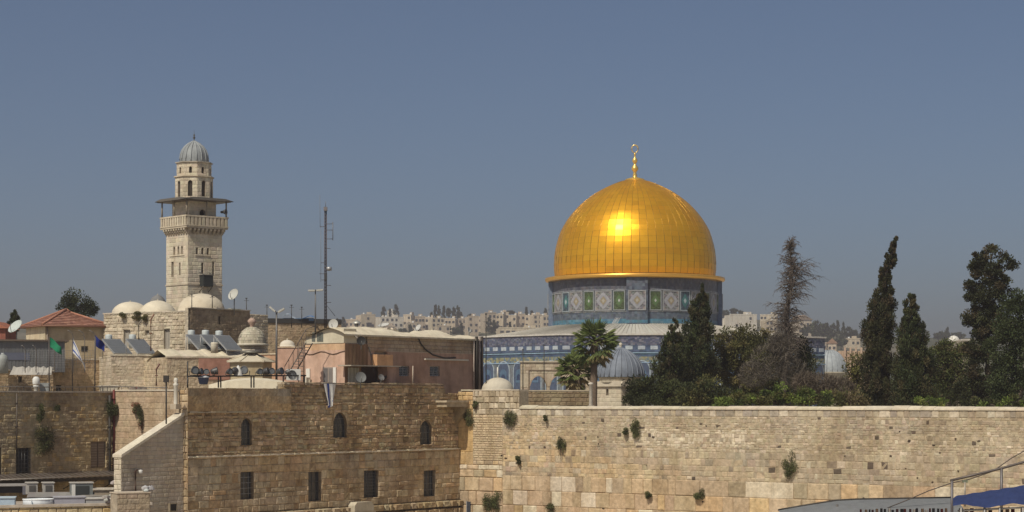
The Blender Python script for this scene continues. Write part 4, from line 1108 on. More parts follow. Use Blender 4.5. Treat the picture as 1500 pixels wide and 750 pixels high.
# long brown wall with a dark strip, behind everything
t, f, u0, W, zt_ = house("stone_house", "long brown flat-roofed house wall with a dark strip along its top behind the lamp post", 365, 188, 20, (362, 500), 473.5, GB, 10, rs((0.38, 0.285, 0.18), (0.43, 0.33, 0.22), 0.4), "brown_stone", [], rows=0.32, sides=False, cop=False)
MB().box(0, W, -0.1, 10.2, zt_ + 0.004, zt_ + 0.42, (0.05, 0.048, 0.045)).build("roof_edge", "paint", t)
# far pale awning over it
tp = thing("tarpaulin", "blue and white tarpaulin sagging over the dark roof edge", "tarpaulin", Vector((X(432, 190), 190, Z(469, 190))))
mb = MB(); n = 10
for i in range(n):
    for j in range(2):
        q = lambda i, j: Vector((M(-18 + 46 * i / n, 190), j * 1.2 - 0.6, M(3 + 5 * math.sin(i * 0.9) * 0.5 + (2 if j else 0) + (3 if i < 3 else 0), 190)))
        mb.quad(q(i, j), q(i + 1, j), q(i + 1, j + 1), q(i, j + 1), (0.45, 0.52, 0.6) if i < 5 else (0.12, 0.25, 0.5))
mb.box(M(-18, 190), M(28, 190), -0.2, -0.15, M(-1, 190), M(3, 190), (0.2, 0.3, 0.45))
mb.build("sheet", "fabric", tp)

# tiled-roof house
TH = Face(66, 168, 30)
th = thing("tiled_house", "cream house with a hipped red clay tile roof at the far left", "house", TH.at(0), R(30))
u1 = TH.u(156); dp_ = 5.2; zE = TH.z(110, 477)
hl = [(-0.0, 0, 0, 0)]
mb = MB()
h1 = TH.hole(119, 129, 507, 515)
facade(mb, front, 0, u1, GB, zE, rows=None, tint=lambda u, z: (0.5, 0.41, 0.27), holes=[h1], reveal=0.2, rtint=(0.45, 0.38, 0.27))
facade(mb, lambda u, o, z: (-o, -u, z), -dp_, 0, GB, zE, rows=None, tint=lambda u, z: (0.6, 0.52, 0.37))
mb.box(0.02, u1 - 0.0, 0.22, dp_, GB, zE - 0.01, (0.46, 0.39, 0.26)); mb.build("wall", "plaster", th)
window(th, h1, 0.18, frame=(0.2, 0.18, 0.16), bars=(2, 2), fw=0.04, bar_off=-0.02)
ov = 0.35; zA = TH.z(94, 452)
A_, B_, C_, D_ = Vector((-ov, -ov, zE)), Vector((u1 + ov, -ov, zE)), Vector((u1 + ov, dp_ + ov, zE)), Vector((-ov, dp_ + ov, zE))
r1, r2 = Vector((dp_ / 2 + 0.0, dp_ / 2, zA)), Vector((u1 - dp_ / 2 + 0.4, dp_ / 2, zA - 0.25))
mb = MB()
def tiles(a, b, c, d):   # a-b eave, d-c ridge
    n = 9; w = max(1, int((b - a).length / 0.28))
    for i in range(n):
        f0, f1 = i / n, (i + 1) / n
        p0, p1 = a.lerp(d, f0), b.lerp(c, f0); q0, q1 = a.lerp(d, f1), b.lerp(c, f1)
        nrm = (b - a).cross(d - a).normalized()
        for k in range(w):
            g0, g1 = k / w, (k + 1) / w
            col = jit(random.choice(((0.33, 0.165, 0.12), (0.29, 0.145, 0.108), (0.37, 0.195, 0.145))), 0.14)
            mb.quad(p0.lerp(p1, g0) + nrm * 0.05, p0.lerp(p1, g1) + nrm * 0.05, q0.lerp(q1, g1), q0.lerp(q1, g0), col)
            if i: mb.quad(p0.lerp(p1, g0) - nrm * 0.0, p0.lerp(p1, g1), p0.lerp(p1, g1) + nrm * 0.05, p0.lerp(p1, g0) + nrm * 0.05, (0.2, 0.08, 0.05))
tiles(A_, B_, r2, r1); tiles(D_, A_, r1, r1); tiles(C_, D_, r1, r2); tiles(B_, C_, r2, r2)
for p, q in ((A_, r1), (D_, r1), (B_, r2), (C_, r2), (r1, r2)): mb.path([p + Vector((0, 0, 0.06)), q + Vector((0, 0, 0.06))], 0.1, (0.38, 0.185, 0.125), 6)
rf = mb.build("roof", "clay_tile", th)
mb = MB(); 
for p, q in ((A_, B_), (B_, C_), (C_, D_), (D_, A_)): mb.path([p + Vector((0, 0, -0.06)), q + Vector((0, 0, -0.06))], 0.08, (0.24, 0.12, 0.08), 6)
mb.build("gutter", "paint", rf)
MB().tube((0.15, -0.12, zE - 0.1), (0.15, -0.12, GB), 0.06, (0.25, 0.2, 0.16), n=6).build("downpipe", "paint", th)
# red roof corner at the frame edge
re_ = thing("tiled_house", "corner of another red tiled roof behind the white dish at the picture edge", "house", Vector((X(-12, 175), 175, GB)))
MB().box(-3, M(20, 175), 0, 4, 0, Z(481, 175) - GB, (0.3, 0.12, 0.09)).build("wall", "plaster", re_)
MB().prism([(-3, Z(481, 175) - GB + 0.003), (M(24, 175), Z(481, 175) - GB + 0.003), (M(2, 175), Z(470, 175) - GB)], -0.3, 4.3, (0.38, 0.15, 0.09)).build("roof", "clay_tile", re_)

# grey sheet shed
sf = Face(0, 155, 15)
shd = thing("metal_shed", "long grey sheet-metal shed with a flat roof below the red tiled house", "shed", sf.at(sf.u(-20)), R(15))
u0 = sf.u(-20); W = sf.u(95) - u0; za_, zb_ = sf.z(40, 545), sf.z(40, 500)
mb = MB(); n = 44
for i in range(n):
    x0, x1 = W * i / n, W * (i + 1) / n
    mb.box(x0, x1 - 0.004, -0.03 - 0.03 * (i % 2), 0, za_, zb_, jit((0.17, 0.175, 0.18), 0.06))
mb.box(0, W, 0.004, 4, za_, zb_, (0.17, 0.17, 0.18)); mb.build("panel", "metal", shd)
MB().box(-0.2, W + 0.3, -0.35, 4.2, zb_ + 0.003, zb_ + 0.13, (0.17, 0.13, 0.1)).build("roof", "metal", shd)
MB().box(W * 0.12, W * 0.55, -0.1, -0.06, za_ + 0.9, za_ + 1.45, (0.1, 0.11, 0.15)).build("opening", "glass", shd)
for x0_, x1_, y0_, y1_, lab, c in ((-8, 13, 505, 543, "round pale grey tank beside the metal shed at the edge", (0.30, 0.32, 0.31)),):
    tk = thing("water_tank", lab, "tank", P(4, 547, 151)); r = M(8, 151)
    MB().lathe([(0.01, 0), (r, 0), (r * 1.02, M(20, 151)), (r * 0.9, M(25, 151)), (r * 0.35, M(28, 151)), (0.01, M(28, 151))], 24, c).build("body", "paint", tk)
    MB().lathe([(r * 0.3, M(28, 151)), (r * 0.3, M(30, 151)), (0.01, M(30, 151))], 16, (0.36, 0.38, 0.38)).build("lid", "paint", tk)
# white plastic covers lying before the shed
cv = MB()
for i in range(14):
    a, b = M(14 + i * 4.4, 150), M(14 + (i + 1) * 4.4, 150)
    ha, hb = M(3 + 4 * abs(math.sin(i * 1.3)), 150), M(3 + 4 * abs(math.sin((i + 1) * 1.3)), 150)
    cv.quad((a, 0, -0.3), (b, 0, -0.3), (b, 0.4, hb), (a, 0.4, ha), (0.5, 0.48, 0.44)); cv.quad((a, 0.4, ha), (b, 0.4, hb), (b, 1.2, hb * 0.6), (a, 1.2, ha * 0.6), (0.55, 0.53, 0.48))
tag(cv.build("plastic_sheet", "fabric", None, P(0, 543, 151)), "crumpled pale sheet spread on the wall before the grey shed", "sheet")

# ================================================================ roof equipment
def dish(label, px, py, d, rad, az, el, pole=1.0, col=(0.48, 0.48, 0.46), group=None):
    t = thing("satellite_dish", label, "satellite dish", P(px, py, d) - Vector((0, 0, pole)), 0, group)
    r = M(rad, d); mb = MB()
    pr = [(0.001, 0)] + [(r * k / 7, 0.28 * r * (k / 7) ** 2) for k in range(1, 8)]
    mb.lathe(pr, 28, col); mb.lathe([(a, b - 0.025) for a, b in pr], 28, tuple(c * 0.8 for c in col)); mb.lathe([(r, 0.28 * r - 0.025), (r * 1.02, 0.28 * r)], 28, col)
    dr_ = mb.build("reflector", "paint", t, (0, 0, pole)); dr_.rotation_euler = (R(90 - el), 0, R(az))
    MB().path([(0, -r * 0.9, 0.25 * r), (0, -r * 0.55, 0.75 * r), (0, -0.1 * r, 0.95 * r)], 0.025, (0.2, 0.2, 0.2), 5).build("feed_arm", "metal", dr_)
    MB().tube((0, 0.06, 0), (0, 0.06, pole), 0.045, (0.2, 0.2, 0.19), n=6).build("pole", "metal", t)
    return t
dish("big white satellite dish tilted up beside the red tiled roof", 24, 480, 166, 12, -38, 40, 1.6, (0.50, 0.55, 0.53))
dish("white satellite dish on a tall pole right of the minaret", 343, 432, 166, 9, -35, 25, 1.6, (0.5, 0.5, 0.46))
dish("white satellite dish on the cream roof, facing left beside the mast", 489, 475, 146, 7.5, -20, 8, 0.8)
dish("small white dish on the cream roof near the brown parapet", 613, 481, 152, 6, -50, 35, 0.5)
dish("black round dish seen face-on at the roof edge of the pink house", 529, 499, 142, 6.5, 10, 0, 0.6, (0.03, 0.03, 0.03))
dish("grey dish leaning on the porch of the pink house", 528, 553, 140.5, 8, 20, 15, 0.7, (0.15, 0.155, 0.155))
dish("small grey dish beside the dark porch opening", 558, 553, 143, 5, 40, 20, 0.5, (0.17, 0.17, 0.17))
dish("small white dish on a post behind the cream roof end", 687, 484, 158, 4.5, 60, 20, 0.9)
dish("flat white dish on a stand on the cream roof middle", 562, 478, 150, 8.5, -30, 70, 0.7)

def solar(label, px, py, d, w=1.9, group="solar water heaters on the old roofs", tank=True, tx=0.0, ty=1.55, th_=0.95, tr=0.27):
    t = thing("solar_heater", label, "solar heater", P(px, py, d), R(54), group)
    L_, an = 1.75, R(40); c, s = math.cos(an), math.sin(an)
    T = Matrix.Rotation(an, 4, 'X')
    mb = MB()
    for x0, x1 in ((-w / 2, w / 2),):
        mb.box(x0, x1, 0, L_, 0.0, 0.09, (0.45, 0.46, 0.46), T)
    fr = mb.build("panel_frame", "metal", t)
    mb = MB()
    for k in range(2):
        y0_ = 0.06 + k * (L_ - 0.1) / 2
        mb.box(-w / 2 + 0.06, w / 2 - 0.06, y0_, y0_ + (L_ - 0.18) / 2, 0.092, 0.1, (0.17, 0.18, 0.19), T)
    mb.build("panel", "glass", fr)
    mb = MB()
    for x in (-w / 2 + 0.1, w / 2 - 0.1):
        mb.tube((x, L_ * c, -0.3), (x, L_ * c, L_ * s), 0.03, (0.4, 0.4, 0.4), n=5); mb.tube((x, 0.05, -0.3), (x, 0.05, 0.03), 0.03, (0.4, 0.4, 0.4), n=5)
    mb.build("stand", "metal", t)
    if tank:
        MB().lathe([(0.01, 0), (tr, 0), (tr, th_), (tr * 0.9, th_ + 0.07), (0.01, th_ + 0.1)], 20, (0.50, 0.55, 0.56), (tx, ty, 0.5)).build("tank", "paint", t)
        MB().path([(tx + 0.2, ty - 0.2, 0.6), (tx + 0.3, 1.2, 0.9)], 0.03, (0.1, 0.1, 0.1), 5).build("hose", "paint", t)
    return t
solar("solar panel with a white upright tank, leftmost on the old roof", 180, 519, 158)
solar("solar panel with white tank in front of the pale door, second from the red roof", 215, 519, 157)
solar("solar panel below the first of three white tanks by the shaded wall", 302, 513, 155, 1.7)
solar("solar panel under the middle one of three white tanks", 323, 513, 154.5, 1.7)
solar("solar panel with two panes below the third white tank", 343, 514, 154, 1.7)
tk = thing("water_tank", "short cream water drum standing before the solar panels", "tank", P(314, 517, 149)); r = M(5.2, 149)
MB().lathe([(0.01, 0), (r, 0), (r, M(14, 149)), (r * 0.9, M(15.5, 149)), (0.01, M(15.5, 149))], 18, (0.62, 0.58, 0.47)).build("body", "paint", tk)
MB().lathe([(r * 1.03, M(13, 149)), (r * 1.03, M(14.3, 149)), (r * 0.9, M(14.4, 149))], 18, (0.55, 0.5, 0.4)).build("rim", "paint", tk)

# ribbed stone dome with a lantern
rd = thing("stone_dome", "pale rough stone dome on a low drum with a little stone finial", "dome", P(369, 516, 158))
mb = MB(); r = M(20, 158); k_ = M(1, 158)
facade(mb, lambda u, o, z: ((r + o) * math.cos(u / r), (r + o) * math.sin(u / r), z), 0, 2 * math.pi * r, 0, 9 * k_, rows=lambda z: 0.24, wid=(0.25, 0.5), tint=lambda u, z: jit((0.52, 0.47, 0.38), 0.1), mortar=(0.3, 0.26, 0.2), joint=0.012, relief=0.03)
mb.lathe([(r, 9 * k_ - 0.02), (r + 0.2, 9 * k_), (r + 0.25, 11.5 * k_), (r, 13 * k_)], 40, (0.54, 0.5, 0.41)); mb.build("drum", "pale_stone", rd)
mb = MB()
pr = [(20 * math.cos(math.pi / 2 * i / 9), 25 * math.sin(math.pi / 2 * i / 9) ** 0.95) for i in range(9)]
for i in range(8):
    n = 30
    for k in range(n):
        w0, w1 = 2 * math.pi * (k + 0.5 * (i % 2)) / n, 2 * math.pi * (k + 0.96 + 0.5 * (i % 2)) / n
        (ra, za_), (rb, zb_) = pr[i], pr[i + 1]; o = random.uniform(0, 0.05)
        q = lambda rr, w, z: ((rr * k_ + o) * math.cos(w), (rr * k_ + o) * math.sin(w), 12.5 * k_ + z * k_)
        mb.quad(q(ra, w0, za_ + 0.25), q(ra, w1, za_ + 0.25), q(rb, w1, zb_), q(rb, w0, zb_), jit(random.choice(((0.52, 0.48, 0.38), (0.44, 0.41, 0.32), (0.58, 0.53, 0.42))), 0.1))
mb.lathe([((a - 0.5) * k_, 12.5 * k_ + b * k_) for a, b in pr] + [(0.01, 37.3 * k_)], 30, (0.42, 0.38, 0.3))
mb.build("shell", "pale_stone", rd)
MB().lathe([(0.14, 36.5 * k_), (0.16, 40 * k_), (0.3, 43 * k_), (0.34, 46 * k_), (0.2, 49 * k_), (0.01, 51 * k_)], 10, (0.42, 0.3, 0.24)).build("finial", "pale_stone", rd)

# hexagonal cream pavilion roof
hx = thing("roof_lantern", "cream six-sided pavilion with a shallow tent-shaped roof below the stone dome", "pavilion", P(368, 556, 145), R(10))
k_ = M(1, 145)
hex_ = lambda r: [(r * math.cos(R(60 * i)), r * math.sin(R(60 * i))) for i in range(6)]
MB().slab(hex_(30 * k_), 0, 26 * k_, (0.47, 0.40, 0.26)).build("wall", "plaster", hx)
mb = MB(); rr = 35.5 * k_; pts = hex_(rr)
for i in range(6):
    p, q = pts[i], pts[(i + 1) % 6]
    mb.add([(p[0], p[1], 26 * k_ + 0.004), (q[0], q[1], 26 * k_ + 0.004), (0, 0, 40 * k_)], [(0, 1, 2)], jit((0.52, 0.47, 0.36), 0.05)); mb.quad((p[0], p[1], 25 * k_), (q[0], q[1], 25 * k_), (q[0], q[1], 26 * k_ + 0.004), (p[0], p[1], 26 * k_ + 0.004), (0.5, 0.44, 0.34))
    mb.path([(p[0], p[1], 26.5 * k_), (0, 0, 40.4 * k_)], 0.05, (0.58, 0.52, 0.4), 5)
mb.build("roof", "roof_plaster", hx)
MB().lathe([(0.75, 38.5 * k_), (0.8, 41 * k_), (0.5, 42.5 * k_), (0.01, 43 * k_)], 10, (0.2, 0.19, 0.16)).build("cap", "metal", hx)
# cream curved roof behind the rail
mb = MB(); k_ = M(1, 137); n = 24
prf = lambda i: (M(303 + 125 * i / n - 366, 137), (0.1 + 14 * math.sin(math.pi * (0.08 + 0.84 * i / n)) ** 0.8) * k_)
for i in range(n):
    (xa, za_), (xb, zb_) = prf(i), prf(i + 1)
    mb.quad((xa, 0, -0.3), (xb, 0, -0.3), (xb, 0.2, zb_ * 0.75), (xa, 0.2, za_ * 0.75), (0.64, 0.58, 0.45)); mb.quad((xa, 0.2, za_ * 0.75), (xb, 0.2, zb_ * 0.75), (xb, 1.4, zb_), (xa, 1.4, za_), (0.66, 0.6, 0.47)); mb.quad((xa, 1.4, za_), (xb, 1.4, zb_), (xb, 3.4, -0.2), (xa, 3.4, -0.2), (0.62, 0.56, 0.44))
tag(mb.build("vault_roof", "roof_plaster", None, P(366, 567, 137) + Vector((0, 0.6, 0))), "low curved cream plaster roof behind the row of floodlights", "roof")

# rail with floodlights
RF = Face(272, 130.5, 54)
q0, q1 = RF.at(RF.u(270)), RF.at(RF.u(437))
RP = lambda px, py, v=0.0: RF.at(RF.u(px), v, RF.z(px, py))
rl = thing("light_rail", "dark metal rail on posts carrying floodlights along the roof edge", "rail", RP(274, 575), 0)
o_ = Vector(rl.location)
mb = MB(); mb.path([RP(274, 551.5) - o_, RP(350, 550.8) - o_, RP(448, 550) - o_], 0.05, (0.05, 0.05, 0.05), 6)
mb.build("top_rail", "metal", rl)
for px in (275, 320, 323.5, 368, 372, 415, 446): MB().tube(RP(px, 568) - o_, RP(px, 551) - o_, 0.05, (0.06, 0.06, 0.06), n=5).build("post", "metal", rl)
MB().tube(RP(275, 560) - o_, RP(275, 529) - o_, 0.045, (0.05, 0.05, 0.05), n=5).build("post", "metal", rl)
FLs = []
def floodlight(label, px, py, rz, col, s=1.0):
    if not FLs:
        t = thing("floodlight", label, "floodlight", RP(px, py), R(rz), "floodlights on the roof rail")
        mb = MB(); mb.lathe([(0.01, -0.2), (0.14, -0.2), (0.2, -0.05), (0.26, 0.2), (0.27, 0.26), (0.23, 0.26)], 14, (0.1, 0.1, 0.1)); h = mb.build("housing", "metal", t, (0, 0, 0.3)); h.rotation_euler = (R(80), 0, 0)
        MB().lathe([(0.01, 0.21), (0.235, 0.215)], 14, (0.13, 0.14, 0.145)).build("lens", "glass", h)
        mb = MB(); mb.path([(-0.3, 0, 0.3), (-0.28, 0, 0.02), (0.28, 0, 0.02), (0.3, 0, 0.3)], 0.03, (0.07, 0.07, 0.07), 5); mb.tube((0, 0, -0.06), (0, 0, 0.03), 0.04, (0.07, 0.07, 0.07), n=5); mb.build("bracket", "metal", t)
        FLs.append(t); return t
    t = dup(FLs[0], label, RP(px, py), R(rz)); t.scale = (s * 0.85, s * 0.85, s * 0.85); return t
for px, rz, lab in ((284, 30, "dark floodlight at the left end of the roof rail"), (292, 70, "floodlight second along the roof rail, turned away"), (302, 10, "floodlight third along the rail above the blue tub"), (313, 110, "floodlight just left of the double post of the rail"), (335, 45, "floodlight right of the first double post"), (342, 160, "pale-fronted floodlight beside the white hood on the rail"), (359, -10, "big round floodlight facing the viewer mid rail"), (379, 40, "floodlight right of the second double post on the rail"), (388, 80, "floodlight in the close pair before the cream lantern"), (397, 20, "floodlight at the foot of the lamp post"), (409, 60, "floodlight below the leaning steel ladder"), (421, 100, "floodlight at the right end of the roof rail")):
    floodlight(lab, px, 550.2, rz, None, random.uniform(0.85, 1.15) * (1.25 if px == 359 else 1))
mb = MB(); mb.lathe([(0.3, 0), (0.22, 0.3), (0.06, 0.62), (0.01, 0.66)], 12, (0.68, 0.68, 0.64)); tag(mb.build("white_hood", "paint", None, RP(349, 550)), "white cone-shaped hood among the floodlights on the rail", "hood")
tb = thing("plastic_tub", "blue and white plastic tub hanging under the roof rail", "tub", RP(298, 563))
MB().lathe([(0.01, 0), (0.26, 0.0), (0.36, 0.42), (0.38, 0.42)], 16, (0.10, 0.14, 0.28)).build("tub", "paint", tb)
MB().lathe([(0.38, 0.42), (0.4, 0.47), (0.1, 0.56), (0.01, 0.56)], 16, (0.6, 0.62, 0.65)).build("lid", "paint", tb)

# lamp posts
def lamp_post(label, px, py0, py1, d, arms, r=0.06):
    t = thing("street_lamp", label, "street lamp", P(px, py0, d)); H = Z(py1, d) - Z(py0, d)
    MB().path([(0, 0, 0), (0, 0, H * 0.5), (0, 0, H)], [r * 1.4, r * 1.2, r], (0.16, 0.155, 0.15), 8).build("pole", "metal", t)
    for dx, dz, rz in arms:
        hd = MB(); hd.path([(0, 0, 0), (dx * 0.4, 0, dz * 0.7), (dx, 0, dz)], 0.03, (0.2, 0.2, 0.2), 5); hd = hd.build("arm", "metal", t, (0, 0, H - 0.1))
        b = MB(); T = Matrix.Translation((dx, 0, dz)) @ Matrix.Rotation(R(rz), 4, 'Y')
        b.box(-0.26, 0.26, -0.2, 0.2, -0.06, 0.06, (0.45, 0.45, 0.42), T); b.box(-0.22, 0.22, -0.17, 0.17, -0.075, -0.062, (0.6, 0.58, 0.5), T); b.build("lamp_head", "paint", hd)
    return t
lamp_post("tall grey lamp post with two tilted floodlight heads right of the stone dome", 405, 560, 457, 146, ((-0.28, 0.3, 40), (0.34, 0.22, -30)))
lamp_post("slim lamp post with a flat twin head beside the radio mast", 462, 495, 424, 158, ((-0.28, 0.02, 0), (0.34, 0.05, -5)), 0.045)

# radio mast
ms = thing("radio_mast", "tall thin lattice radio mast with whip antennas and small crossbars", "mast", P(477, 495, 160))
H = Z(303, 160) - Z(495, 160); k_ = M(1, 160)
mb = MB()
legs = [(0.1 * math.cos(R(a)), 0.1 * math.sin(R(a))) for a in (90, 210, 330)]
for x, y in legs: mb.tube((x, y, 0), (x * 0.8, y * 0.8, H), 0.03, (0.09, 0.07, 0.07), n=5)
nb = 40
for i in range(nb):
    for j in range(3):
        p, q = legs[j], legs[(j + 1) % 3]; z0_, z1_ = H * i / nb, H * (i + 1) / nb
        mb.tube((p[0], p[1], z0_), (q[0], q[1], z1_), 0.014, (0.1, 0.08, 0.08), n=3)
mb.build("lattice", "metal", ms)
for py, x0_, x1_ in ((328, 0, 11), (337, 0, 11), (350, 0, 10), (364, 0, 7), (396, 0, 9), (418, 0, 8), (443, 0, 8), (332, -8, 0), (385, -7, 0), (401, -9, 0), (410, -6, 0)):
    MB().tube((x0_ * k_, 0, H - (py - 303) * k_), (x1_ * k_, 0, H - (py - 303) * k_), 0.022, (0.11, 0.1, 0.1), n=5).build("crossbar", "metal", ms)
MB().tube((10.5 * k_, 0, H - 22 * k_), (10.5 * k_, 0, H - 49 * k_), 0.03, (0.2, 0.19, 0.19), n=5).build("antenna", "metal", ms)
MB().tube((-8 * k_, 0, H - 30 * k_), (-8.4 * k_, 0, H + 17 * k_), 0.016, (0.2, 0.2, 0.2), n=5).build("antenna", "metal", ms)
MB().tube((-7 * k_, 0, H - 110 * k_), (-7 * k_, 0, H - 28 * k_), 0.014, (0.2, 0.2, 0.2), n=5).build("antenna", "metal", ms)
MB().tube((0, 0, H), (0, 0, H + 8 * k_), 0.02, (0.15, 0.15, 0.15), n=5).build("antenna", "metal", ms)
MB().box(-2.5 * k_, 2.5 * k_, -0.25, 0.1, H - 6 * k_, H - 0.3 * k_, (0.22, 0.2, 0.2)).build("junction_box", "metal", ms)
MB().tube((2 * k_, 0, H - 145 * k_), (14 * k_, 0, 32 * k_), 0.02, (0.12, 0.12, 0.12), n=4).build("stay", "metal", ms)
mb = MB(); mb.lathe([(0.01, 0), (0.2, 0.05), (0.22, 0.3), (0.01, 0.3)], 10, (0.4, 0.4, 0.4)); o = mb.build("camera_head", "metal", ms, (5 * k_, 0, H - 94 * k_))
MB().box(-1.5 * k_, 1.8 * k_, -0.2, 0.2, H - 108 * k_, H - 97 * k_, (0.07, 0.07, 0.07)).build("junction_box", "metal", ms)

# thin aerial poles
for px, y0_, y1_, d, lab in ((281, 458.4, 432, 165.3, "bare thin pole before the big pale dome"), (311, 453, 434, 166.2, "thin pole at the right edge of the pale dome"), (361, 470, 437, 170, "thin aerial pole at the brown wall's corner"), (391, 475, 447, 172, "thin aerial with a bent top above the stone dome"), (427, 480, 447, 175, "thin aerial pole by the blue tarpaulin"), (442, 480, 450, 176, "shorter aerial pole right of the tarpaulin"), (712, 574, 460, 152.5, "black pole at the pink house's right corner"), (766, 575, 512, 163, "black lamp pole at the raised wall end"), (797, 575, 506, 166, "thin black pole before the arcade's first arch")):
    mb = MB().tube((0, 0, 0), (0, 0, Z(y1_, d) - Z(y0_, d)), 0.045, (0.07, 0.065, 0.06), 0.03, n=6)
    h_ = Z(y1_, d) - Z(y0_, d); mb.cbox((0, 0, h_), 0.16, 0.1, 0.08, (0.08, 0.08, 0.08)); mb.tube((-0.2, 0, h_ * 0.9), (0.2, 0, h_ * 0.9), 0.015, (0.1, 0.1, 0.1), n=4)
    tag(mb.build("aerial_pole", "metal", None, P(px, y0_, d)), lab, "pole")

# flags
def cloth(w, h, wave, seed, cols, nx=16, ny=12, droop=0.5):
    mb = MB()
    def q(i, j):
        u, v = i / nx, j / ny
        return Vector((w * u * (1 - 0.25 * droop * u), wave * math.sin(u * 5 + v * 2 + seed) * (0.3 + u), -h * v - droop * w * u * (0.8 + 0.3 * math.sin(3 * v + seed)) + 0.04 * math.sin(7 * u + seed)))
    for i in range(nx):
        for j in range(ny): mb.quad(q(i, j), q(i + 1, j), q(i + 1, j + 1), q(i, j + 1), cols((i + 0.5) / nx, (j + 0.5) / ny))
    return mb
def star(u, v):
    x, y = (u - 0.5) * 1.45, (v - 0.5)
    for s in (1, -1):
        r = 0.2; yy = y * s
        tri = max(-yy - r * 0.5, 0.866 * x + 0.5 * yy - r * 0.5, -0.866 * x + 0.5 * yy - r * 0.5)
        if -0.055 < tri < 0.0: return True
    return False
WH, BL = (0.72, 0.72, 0.70), (0.05, 0.10, 0.42)
def flag_il(u, v): return BL if 0.12 < v < 0.27 or 0.73 < v < 0.88 or star(u, v) else WH
def flag_pole(label, px, y0_, y1_, d, w, h, colf, seed, droop, name="flag"):
    t = thing("flag", label, "flag", P(px, y0_, d)); H = Z(y1_, d) - Z(y0_, d)
    MB().tube((0, 0, 0), (0, 0, H), 0.05, (0.1, 0.09, 0.085), 0.035, n=6).build("pole", "metal", t)
    c = cloth(w, h, 0.18, seed, colf, 26, 22, droop).build("cloth", "fabric", t, (0.04, 0, H - 0.06)); 
    for p in c.data.polygons: p.use_smooth = True
    return t
flag_pole("green flag hanging on a tall dark pole before the shed", 72, 576, 493, 146.8, 1.05, 0.7, lambda u, v: jit((0.02, 0.22, 0.11), 0.06), 0.4, 0.75)
flag_pole("white flag with blue stripes and star hanging limply on a pole", 106, 576, 496, 148.6, 1.35, 1.0, flag_il, 1.7, 1.5)
flag_pole("dark blue flag drooping from a pole near the red roof's corner", 139, 576, 490, 150.6, 0.85, 0.75, lambda u, v: jit((0.015, 0.03, 0.19), 0.06), 2.9, 0.9)
# flag draped over the brown wall's top
fl = thing("draped_flag", "white flag with blue stripe and star draped over the brown wall's parapet", "flag", BRN.at(BRN.u(471), -0.14, BRN.z(471, 562)), R(54))
mb = MB(); nx, ny = 26, 34; Wf, Hf = BRN.u(489) - BRN.u(471), M(36, 137)
def q(i, j):
    u, v = i / nx, j / ny; sq = 1 - 0.45 * v ** 1.2
    return Vector((Wf * (0.5 * v * 0.55 + u * sq) , -0.06 - 0.09 * math.sin(u * 11 + v) * (0.4 + v) , -Hf * v * (1 - 0.28 * abs(u - 0.4) * 1.6)))
for i in range(nx):
    for j in range(ny):
        u, v = (i + 0.5) / nx, (j + 0.5) / ny
        mb.quad(q(i, j), q(i + 1, j), q(i + 1, j + 1), q(i, j + 1), BL if 0.22 < u < 0.46 or star(1.25 - v * 0.95, (u - 0.75) * 1.1 + 0.5) else WH)
c = mb.build("cloth", "fabric", fl)
for p in c.data.polygons: p.use_smooth = True
MB().tube((-0.1, 0.05, 0.03), (Wf + 0.1, 0.05, 0.03), 0.03, (0.3, 0.28, 0.25), n=5).build("rod", "metal", fl)
# ================================================================ the pink house on the brown building's roof
PK = Face(505, 143.5, 54)          # shaded side, runs right from the corner
PKW = Face(505, 143.5, -36)        # sunlit side, runs left from the corner (u negative)
PZ = 20.0
pk = thing("pink_house", "flat-roofed pink plastered house with cream roof domes on top of the brown building", "house", PK.at(0), R(54))
zt_ = PK.z(600, 493.5); UR_ = PK.u(704)
PINK_SHADE, PINK_LIT = (0.44, 0.285, 0.21), (0.58, 0.40, 0.31)  # one pink plaster: darker tint paints the shade, lighter one the sunlight
h1, h2 = PK.hole(583, 598, 536, 551), PK.hole(628, 643, 536.5, 551)
mb = MB()
def pt(u, z): return jit(mixc(PINK_SHADE, (0.38, 0.25, 0.185), max(0, min(1, 0.4 + nz(u * 0.6, z * 0.8)))), 0.03)
us = PK.u(566)
zm = PK.z(620, 517)
ny_ = 6
# rough stone band above, plaster below
facade(mb, front, PK.u(538), UR_, zm, zt_, rows=lambda z: 0.28, wid=(0.3, 0.8), tint=rs((0.36, 0.28, 0.2), (0.43, 0.345, 0.25), 0.6), mortar=(0.26, 0.2, 0.145), joint=0.014, relief=0.035)
for i in range(20):
    a, b = us + (UR_ - us) * i / 20, us + (UR_ - us) * (i + 1) / 20
    facade(mb, lambda u, o, z: (u, -o - 0.1, z), a, b, PZ, zm, rows=None, tint=pt, holes=[h for h in (h1, h2) if h[1] > a and h[0] < b], reveal=0)
for h in (h1, h2):
    for (x0, x1, z0_, z1_) in ((h[0], h[0] + 0.004, h[2], h[3]), (h[1] - 0.004, h[1], h[2], h[3]), (h[0], h[1], h[2], h[2] + 0.004), (h[0], h[1], h[3] - 0.004, h[3])):
        mb.box(x0, x1, -0.098, 0.16, z0_, z1_, (0.4, 0.3, 0.24))
mb.box(us, UR_, -0.1, 0.02, zm, zm + 0.06, (0.48, 0.38, 0.28))
mb.box(us + 0.0, us + 0.02, -0.1, 0.1, PZ, zm, PINK_SHADE)
mb.box(0.05, UR_, 0.18, -PKW.u(447) - 0.02, PZ - 3, zt_ - 0.03, (0.5, 0.44, 0.34))
